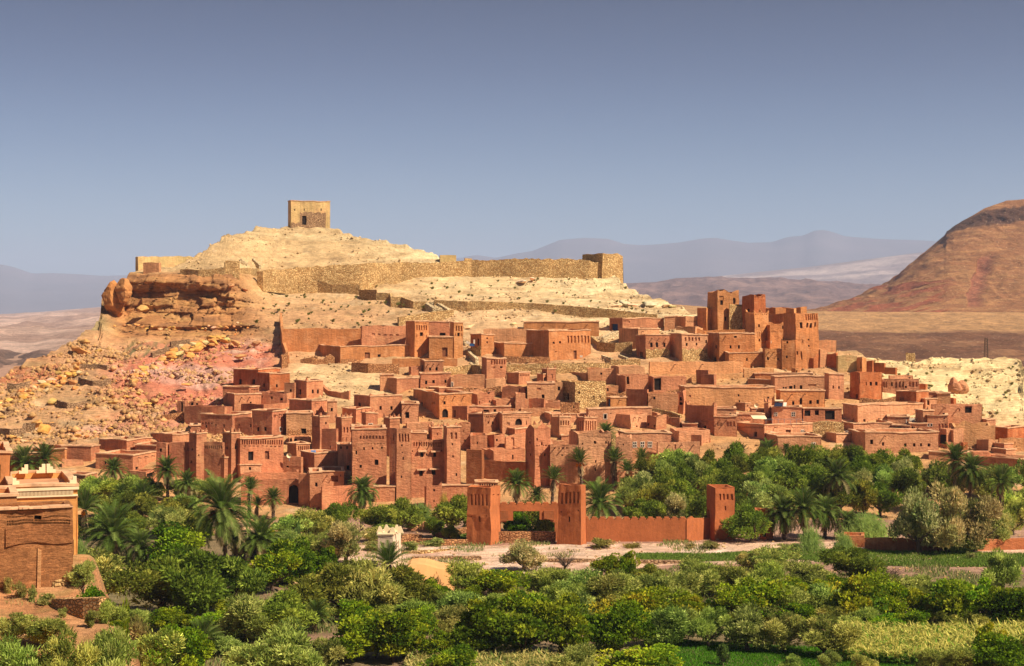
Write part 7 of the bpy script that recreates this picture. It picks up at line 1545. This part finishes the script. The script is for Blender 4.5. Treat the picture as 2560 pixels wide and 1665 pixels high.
for i, (u, vt, vb, w, l) in enumerate([(1052, 1258, 1318, 85, 'tall reed bed between the small gatehouse and the olive'), (2165, 1283, 1352, 135, 'broad bright reed bed left of the great tamarisk'), (2028, 1318, 1382, 62, 'sparse reed clump on the wash beside the palm cluster'), (2112, 1335, 1380, 50, 'sparse reed clump in front of the garden wall end block'), (2400, 1330, 1385, 60, 'reed clump rising in front of the great tamarisk'),
                                        (398, 1265, 1310, 50, 'bluish reed clump left of the largest palm'), (200, 1350, 1440, 60, 'reed clump against the rammed-earth house wall'), (1110, 1235, 1300, 30, 'dry straw reeds against the garden wall of the kasbah')]):
    D = DG(u, vb); x = (u-UC)/F*D; r_ = thing('reeds', l, 'reeds', (x, D, ground_z(x, D)), None, RE[i % 2], (1.9, 1.1, 0.9) if 'straw' in l else (1, 1, 1)); r_.scale = (w/2/F*D, w/2/F*D, (vb-vt)/F*D*1.05)
# the groves: rows of trees, each named by its row and its place in it
ORD = ['first', 'second', 'third', 'fourth', 'fifth', 'sixth', 'seventh', 'eighth', 'ninth', 'tenth', 'eleventh', 'twelfth', 'thirteenth', 'fourteenth', 'fifteenth', 'sixteenth', 'seventeenth', 'eighteenth', 'nineteenth', 'twentieth', 'twenty-first', 'twenty-second']
def grove(where, rows, kinds='dddoy', hpx=(78, 96), grp=None):
    for ri, (rowname, u0, u1, vb, step) in enumerate(rows):
        n = int((u1-u0)/step); 
        for i in range(n):
            u = u0+step*(i+0.5)+rt.uniform(-.28, .28)*step; k = rt.choice(kinds); v_ = vb+rt.uniform(-6, 6); h = rt.uniform(*hpx)
            q = dict(o='pale', d='dull green', y='yellowish', g='bright green', t='straw-toned')[k]
            tree(k, u, v_-h, v_, step*rt.uniform(1.25, 1.65), '%s tree, %s from left, %s row, %s' % (q, ORD[i], rowname, where), grp or 'trees of the '+where)
grove('grove above the crenellated wall', [('backmost', 1640, 2340, 1203, 54), ('second', 1600, 2380, 1228, 58), ('third', 1570, 2330, 1255, 60), ('fourth', 1560, 2300, 1285, 62), ('front', 1580, 1830, 1325, 60)], 'ddddoot')
grove('trees beyond the great tamarisk', [('back', 2330, 2600, 1245, 54), ('middle', 2480, 2600, 1290, 55), ('front', 2500, 2600, 1335, 52)], 'ddo')
grove('scrub at the left hill foot', [('back', 130, 560, 1255, 58), ('middle', 215, 560, 1300, 58), ('front', 200, 520, 1350, 62)], 'ddodo', (58, 75))
grove('undergrowth left of the cream turret', [('back', 600, 860, 1400, 62), ('front', 560, 900, 1460, 66)], 'dgyo', (60, 80))
grove('low thicket of the foreground', [('back', 1090, 1700, 1530, 68), ('middle', 560, 1130, 1560, 74), ('second', 1090, 1700, 1580, 76), ('right', 1700, 2120, 1560, 70), ('bottom', 820, 1100, 1650, 70), ('lowest', 430, 620, 1640, 60), ('inner', 300, 640, 1585, 66)], 'oogy', (50, 72))
grove('field edge at the right', [('back', 1960, 2220, 1500, 60), ('front', 2130, 2580, 1575, 66)], 'yog', (50, 66))
# scrub dots on the dry slopes
for i in range(74):
    u = rt.uniform(900, 1640); v_ = rt.uniform(696, 790)
    if v_ > 790-(1640-u)*0.0 and False: continue
    if v_ < np.interp(u, RU, RV)+8: continue
    D = DG(u, v_); q = P3(u, v_, D); o_ = thing('dry_scrub', 'tiny dry scrub bush dotted over the pale slope under the rampart', 'shrub', (q.x, q.y, q.z), 'dry scrub bushes under the rampart', CROWN['s'][i % 4], (0.75, 0.75, 0.7)); s_ = rt.uniform(.25, .6); o_.scale = (s_, s_, s_*1.3)
for i in range(50):
    u = rt.uniform(640, 1000); v_ = rt.uniform(735, 815); D = DG(u, v_); q = P3(u, v_, D)
    o_ = thing('dry_scrub', 'small scrub bush on the tan slope above the orange compound', 'shrub', (q.x, q.y, q.z), 'scrub bushes above the compound', CROWN['s'][i % 4], (0.7, 0.72, 0.62)); s_ = rt.uniform(.25, .65); o_.scale = (s_, s_, s_*1.3)
for i in range(45):
    u = rt.uniform(2240, 2550); v_ = rt.uniform(915, 1060); D = DG(u, v_); q = P3(u, v_, D)
    o_ = thing('dry_scrub', 'small scrub bush on the cream rock right of the village', 'shrub', (q.x, q.y, q.z), 'scrub bushes on the cream rock', CROWN['s'][i % 4], (0.9, 0.85, 0.7)); s_ = rt.uniform(.2, .5); o_.scale = (s_, s_, s_*1.2)
# fields: grass and maize, ground cover nobody could count
def blades(name, label, poly_fn, n, hgt, wid, cols, seed, kind='stuff', leaves=0, cat='grass'):
    g = np.random.default_rng(seed); P = []; C_ = []
    x, y = poly_fn(g, n); z = 0.18*fbm(x/9, y/9, o=3, s=3)
    h = hgt*g.uniform(.6, 1.2, len(x)); lean = g.normal(size=(len(x), 2))*0.25*hgt
    b0 = np.stack([x, y, z], 1); tp = b0+np.stack([lean[:, 0], lean[:, 1], h], 1)
    a = g.uniform(0, 3.14, len(x)); s_ = np.stack([np.cos(a), np.sin(a), a*0], 1)*wid
    c = np.array(cols)[g.integers(0, len(cols), len(x))]*g.uniform(.75, 1.25, (len(x), 1))
    P = [np.stack([b0-s_, b0+s_, tp+s_*.4, tp-s_*.4], 1)]; C_ = [c]
    for k in range(leaves):
        f = g.uniform(.3, 1, (len(x), 1)); c0 = b0+(tp-b0)*f; d = g.normal(size=(len(x), 3))*hgt*0.22; d[:, 2] = abs(d[:, 2])*0.8; w_ = np.stack([d[:, 1], -d[:, 0], d[:, 2]*0], 1)*0.15
        P.append(np.stack([c0-w_, c0+w_, c0+d+w_*.2, c0+d-w_*.2], 1))
        cc = np.where(f+g.normal(size=(len(x), 1))*.15 > 0.74, np.array(cols[0]), np.array(cols[-1]))*g.uniform(.7, 1.3, (len(x), 1)); C_.append(cc)
    me = quads_mesh(name, np.concatenate(P), M['leaf'], np.concatenate(C_)); return struct(name, me, kind, label, cat) if label else struct(name, me, kind)
def area(v_lo, v_hi):     # between two photo rows given as functions of u
    def fn(g, n):
        u = g.uniform(v_lo[0][0], v_lo[0][-1], n); f = g.random(n)
        a = H*F/(np.interp(u, v_lo[0], v_lo[1])-VH); b_ = H*F/(np.interp(u, v_hi[0], v_hi[1])-VH); D = a+(b_-a)*f
        return (u-UC)/F*D, D
    return fn
GR = [(0.16, 0.25, 0.035), (0.22, 0.30, 0.05), (0.10, 0.17, 0.025)]
blades('grass', 'green grass of the long field strip beyond the thicket', area(([1590, 1750, 1990, 2150, 2560, 2600], [1402, 1406, 1402, 1415, 1420, 1420]), ([1590, 1750, 1990, 2150, 2560, 2600], [1388, 1386, 1380, 1377, 1386, 1386])), 42000, 0.35, 0.05, GR, 61)
blades('grass', 'bright lawn of green grass at the bottom right', area(([1640, 1900, 2560, 2640], [1690, 1690, 1690, 1690]), ([1640, 1900, 2560, 2640], [1600, 1612, 1640, 1640])), 60000, 0.22, 0.03, [(0.09, 0.24, 0.012), (0.13, 0.30, 0.02), (0.055, 0.16, 0.010)], 62)
blades('grass', 'small patch of grass beside the left gate tower', area(([1130, 1165], [1350, 1350]), ([1130, 1165], [1338, 1338])), 1500, 0.35, 0.05, GR, 63)
blades('maize', 'yellowing maize field at the lower right', area(([2105, 2300, 2470, 2560, 2620], [1655, 1668, 1655, 1620, 1620]), ([2105, 2300, 2470, 2560, 2620], [1580, 1590, 1590, 1590, 1590])), 5200, 1.25, 0.025, [(0.62, 0.54, 0.13), (0.40, 0.48, 0.08), (0.16, 0.30, 0.03)], 64, leaves=9, cat='maize')
blades('maize', 'strip of drying maize along the bottom centre', area(([1020, 1300, 1560], [1700, 1700, 1700]), ([1020, 1300, 1560], [1660, 1652, 1665])), 2200, 1.0, 0.025, [(0.52, 0.42, 0.14), (0.40, 0.38, 0.12), (0.18, 0.25, 0.05)], 65, leaves=8, cat='maize')
def dry(g, n):
    x, y = g.uniform(-36, 62, n), g.uniform(146, 236, n); k = (fbm(x/6, y/6, s=77) > -0.12)*((y < 204)+(fbm(x/6, y/6, s=77) > 0.22))*~((y < 169)*(x > 9)); return x[k], y[k]
blades('dry_grass', 'dry weeds and low ground cover between the trees', dry, 110000, 0.42, 0.06, [(0.26, 0.30, 0.09), (0.15, 0.22, 0.05), (0.42, 0.36, 0.15)], 66)
def bankg(g, n):
    x, y = g.uniform(-46, -14, n), g.uniform(84, 112, n); k = fbm(x/2.5, y/2.5, s=97) > 0.08; return x[k], y[k]
def bank_grass():
    g = np.random.default_rng(67); x, y = bankg(g, 26000); z = fgz(x, y)+0.35*fbm(x/3, y/3, s=91)+0.12*fbm(x/0.8, y/0.8, s=93)
    b0 = np.stack([x, y, z], 1); n = len(x); a = g.uniform(0, 3.14, n); s_ = np.stack([np.cos(a), np.sin(a), a*0], 1)*0.02; tp = b0+np.stack([g.normal(size=n)*.06, g.normal(size=n)*.06, g.uniform(.08, .28, n)], 1)
    c = np.array([(0.42, 0.34, 0.13), (0.24, 0.28, 0.08), (0.50, 0.38, 0.18)])[g.integers(0, 3, n)]
    struct('bank_grass', quads_mesh('bank_grass', np.stack([b0-s_, b0+s_, tp+s_*.3, tp-s_*.3], 1), M['leaf'], c), 'stuff', 'dry grass tufts on the near bank at the lower left', 'grass')
bank_grass()
def wash_stones():
    g = np.random.default_rng(91); n = 5200; x = g.uniform(-34, 95, n); y = g.uniform(198, 240, n); k = fbm(x/5, y/2, s=151) > 0.02; x, y = x[k], y[k]; n = len(x); s_ = 0.05+0.22*g.random(n)**3
    z = 0.18*fbm(x/9, y/9, o=3, s=3)+0.12; o = np.array([(1, 0, 0), (0, 1, 0), (-1, 0, 0), (0, -1, 0), (0, 0, .7), (0, 0, -.7)], float)
    V = np.stack([x, y, z], 1)[:, None]+o[None]*s_[:, None, None]*g.uniform(.6, 1.4, (n, 6, 3)); t = [(0, 1, 4), (1, 2, 4), (2, 3, 4), (3, 0, 4)]
    Fq = [tuple(i*6+q for q in tr) for i in range(n) for tr in t]
    me = mesh_data('loose_stones', V.reshape(-1, 3), Fq, M['rubble']); struct('loose_stones', me, 'stuff', 'small stones scattered over the pale wash before the gate', 'stones')
wash_stones()
# ================================================================ air
hz = bmesh.new(); bmesh.ops.create_cube(hz, size=1)
for v in hz.verts: v.co = Vector((v.co.x*34000, 16000+v.co.y*34000, 560+v.co.z*1140))
hm = bpy.data.meshes.new('haze'); hz.to_mesh(hm); hz.free()
hmat = bpy.data.materials.new('haze'); hmat.use_nodes = True; nt = hmat.node_tree; nt.nodes.clear()
pv = nt.nodes.new('ShaderNodeVolumePrincipled'); pv.inputs['Density'].default_value = 0.6e-4; pv.inputs['Color'].default_value = (0.56, 0.68, 0.95, 1); pv.inputs['Anisotropy'].default_value = 0.0
ho = nt.nodes.new('ShaderNodeOutputMaterial'); nt.links.new(pv.outputs[0], ho.inputs['Volume'])
hm.materials.append(hmat); struct('haze', hm, 'stuff', 'thin blue haze over the whole valley', 'haze')
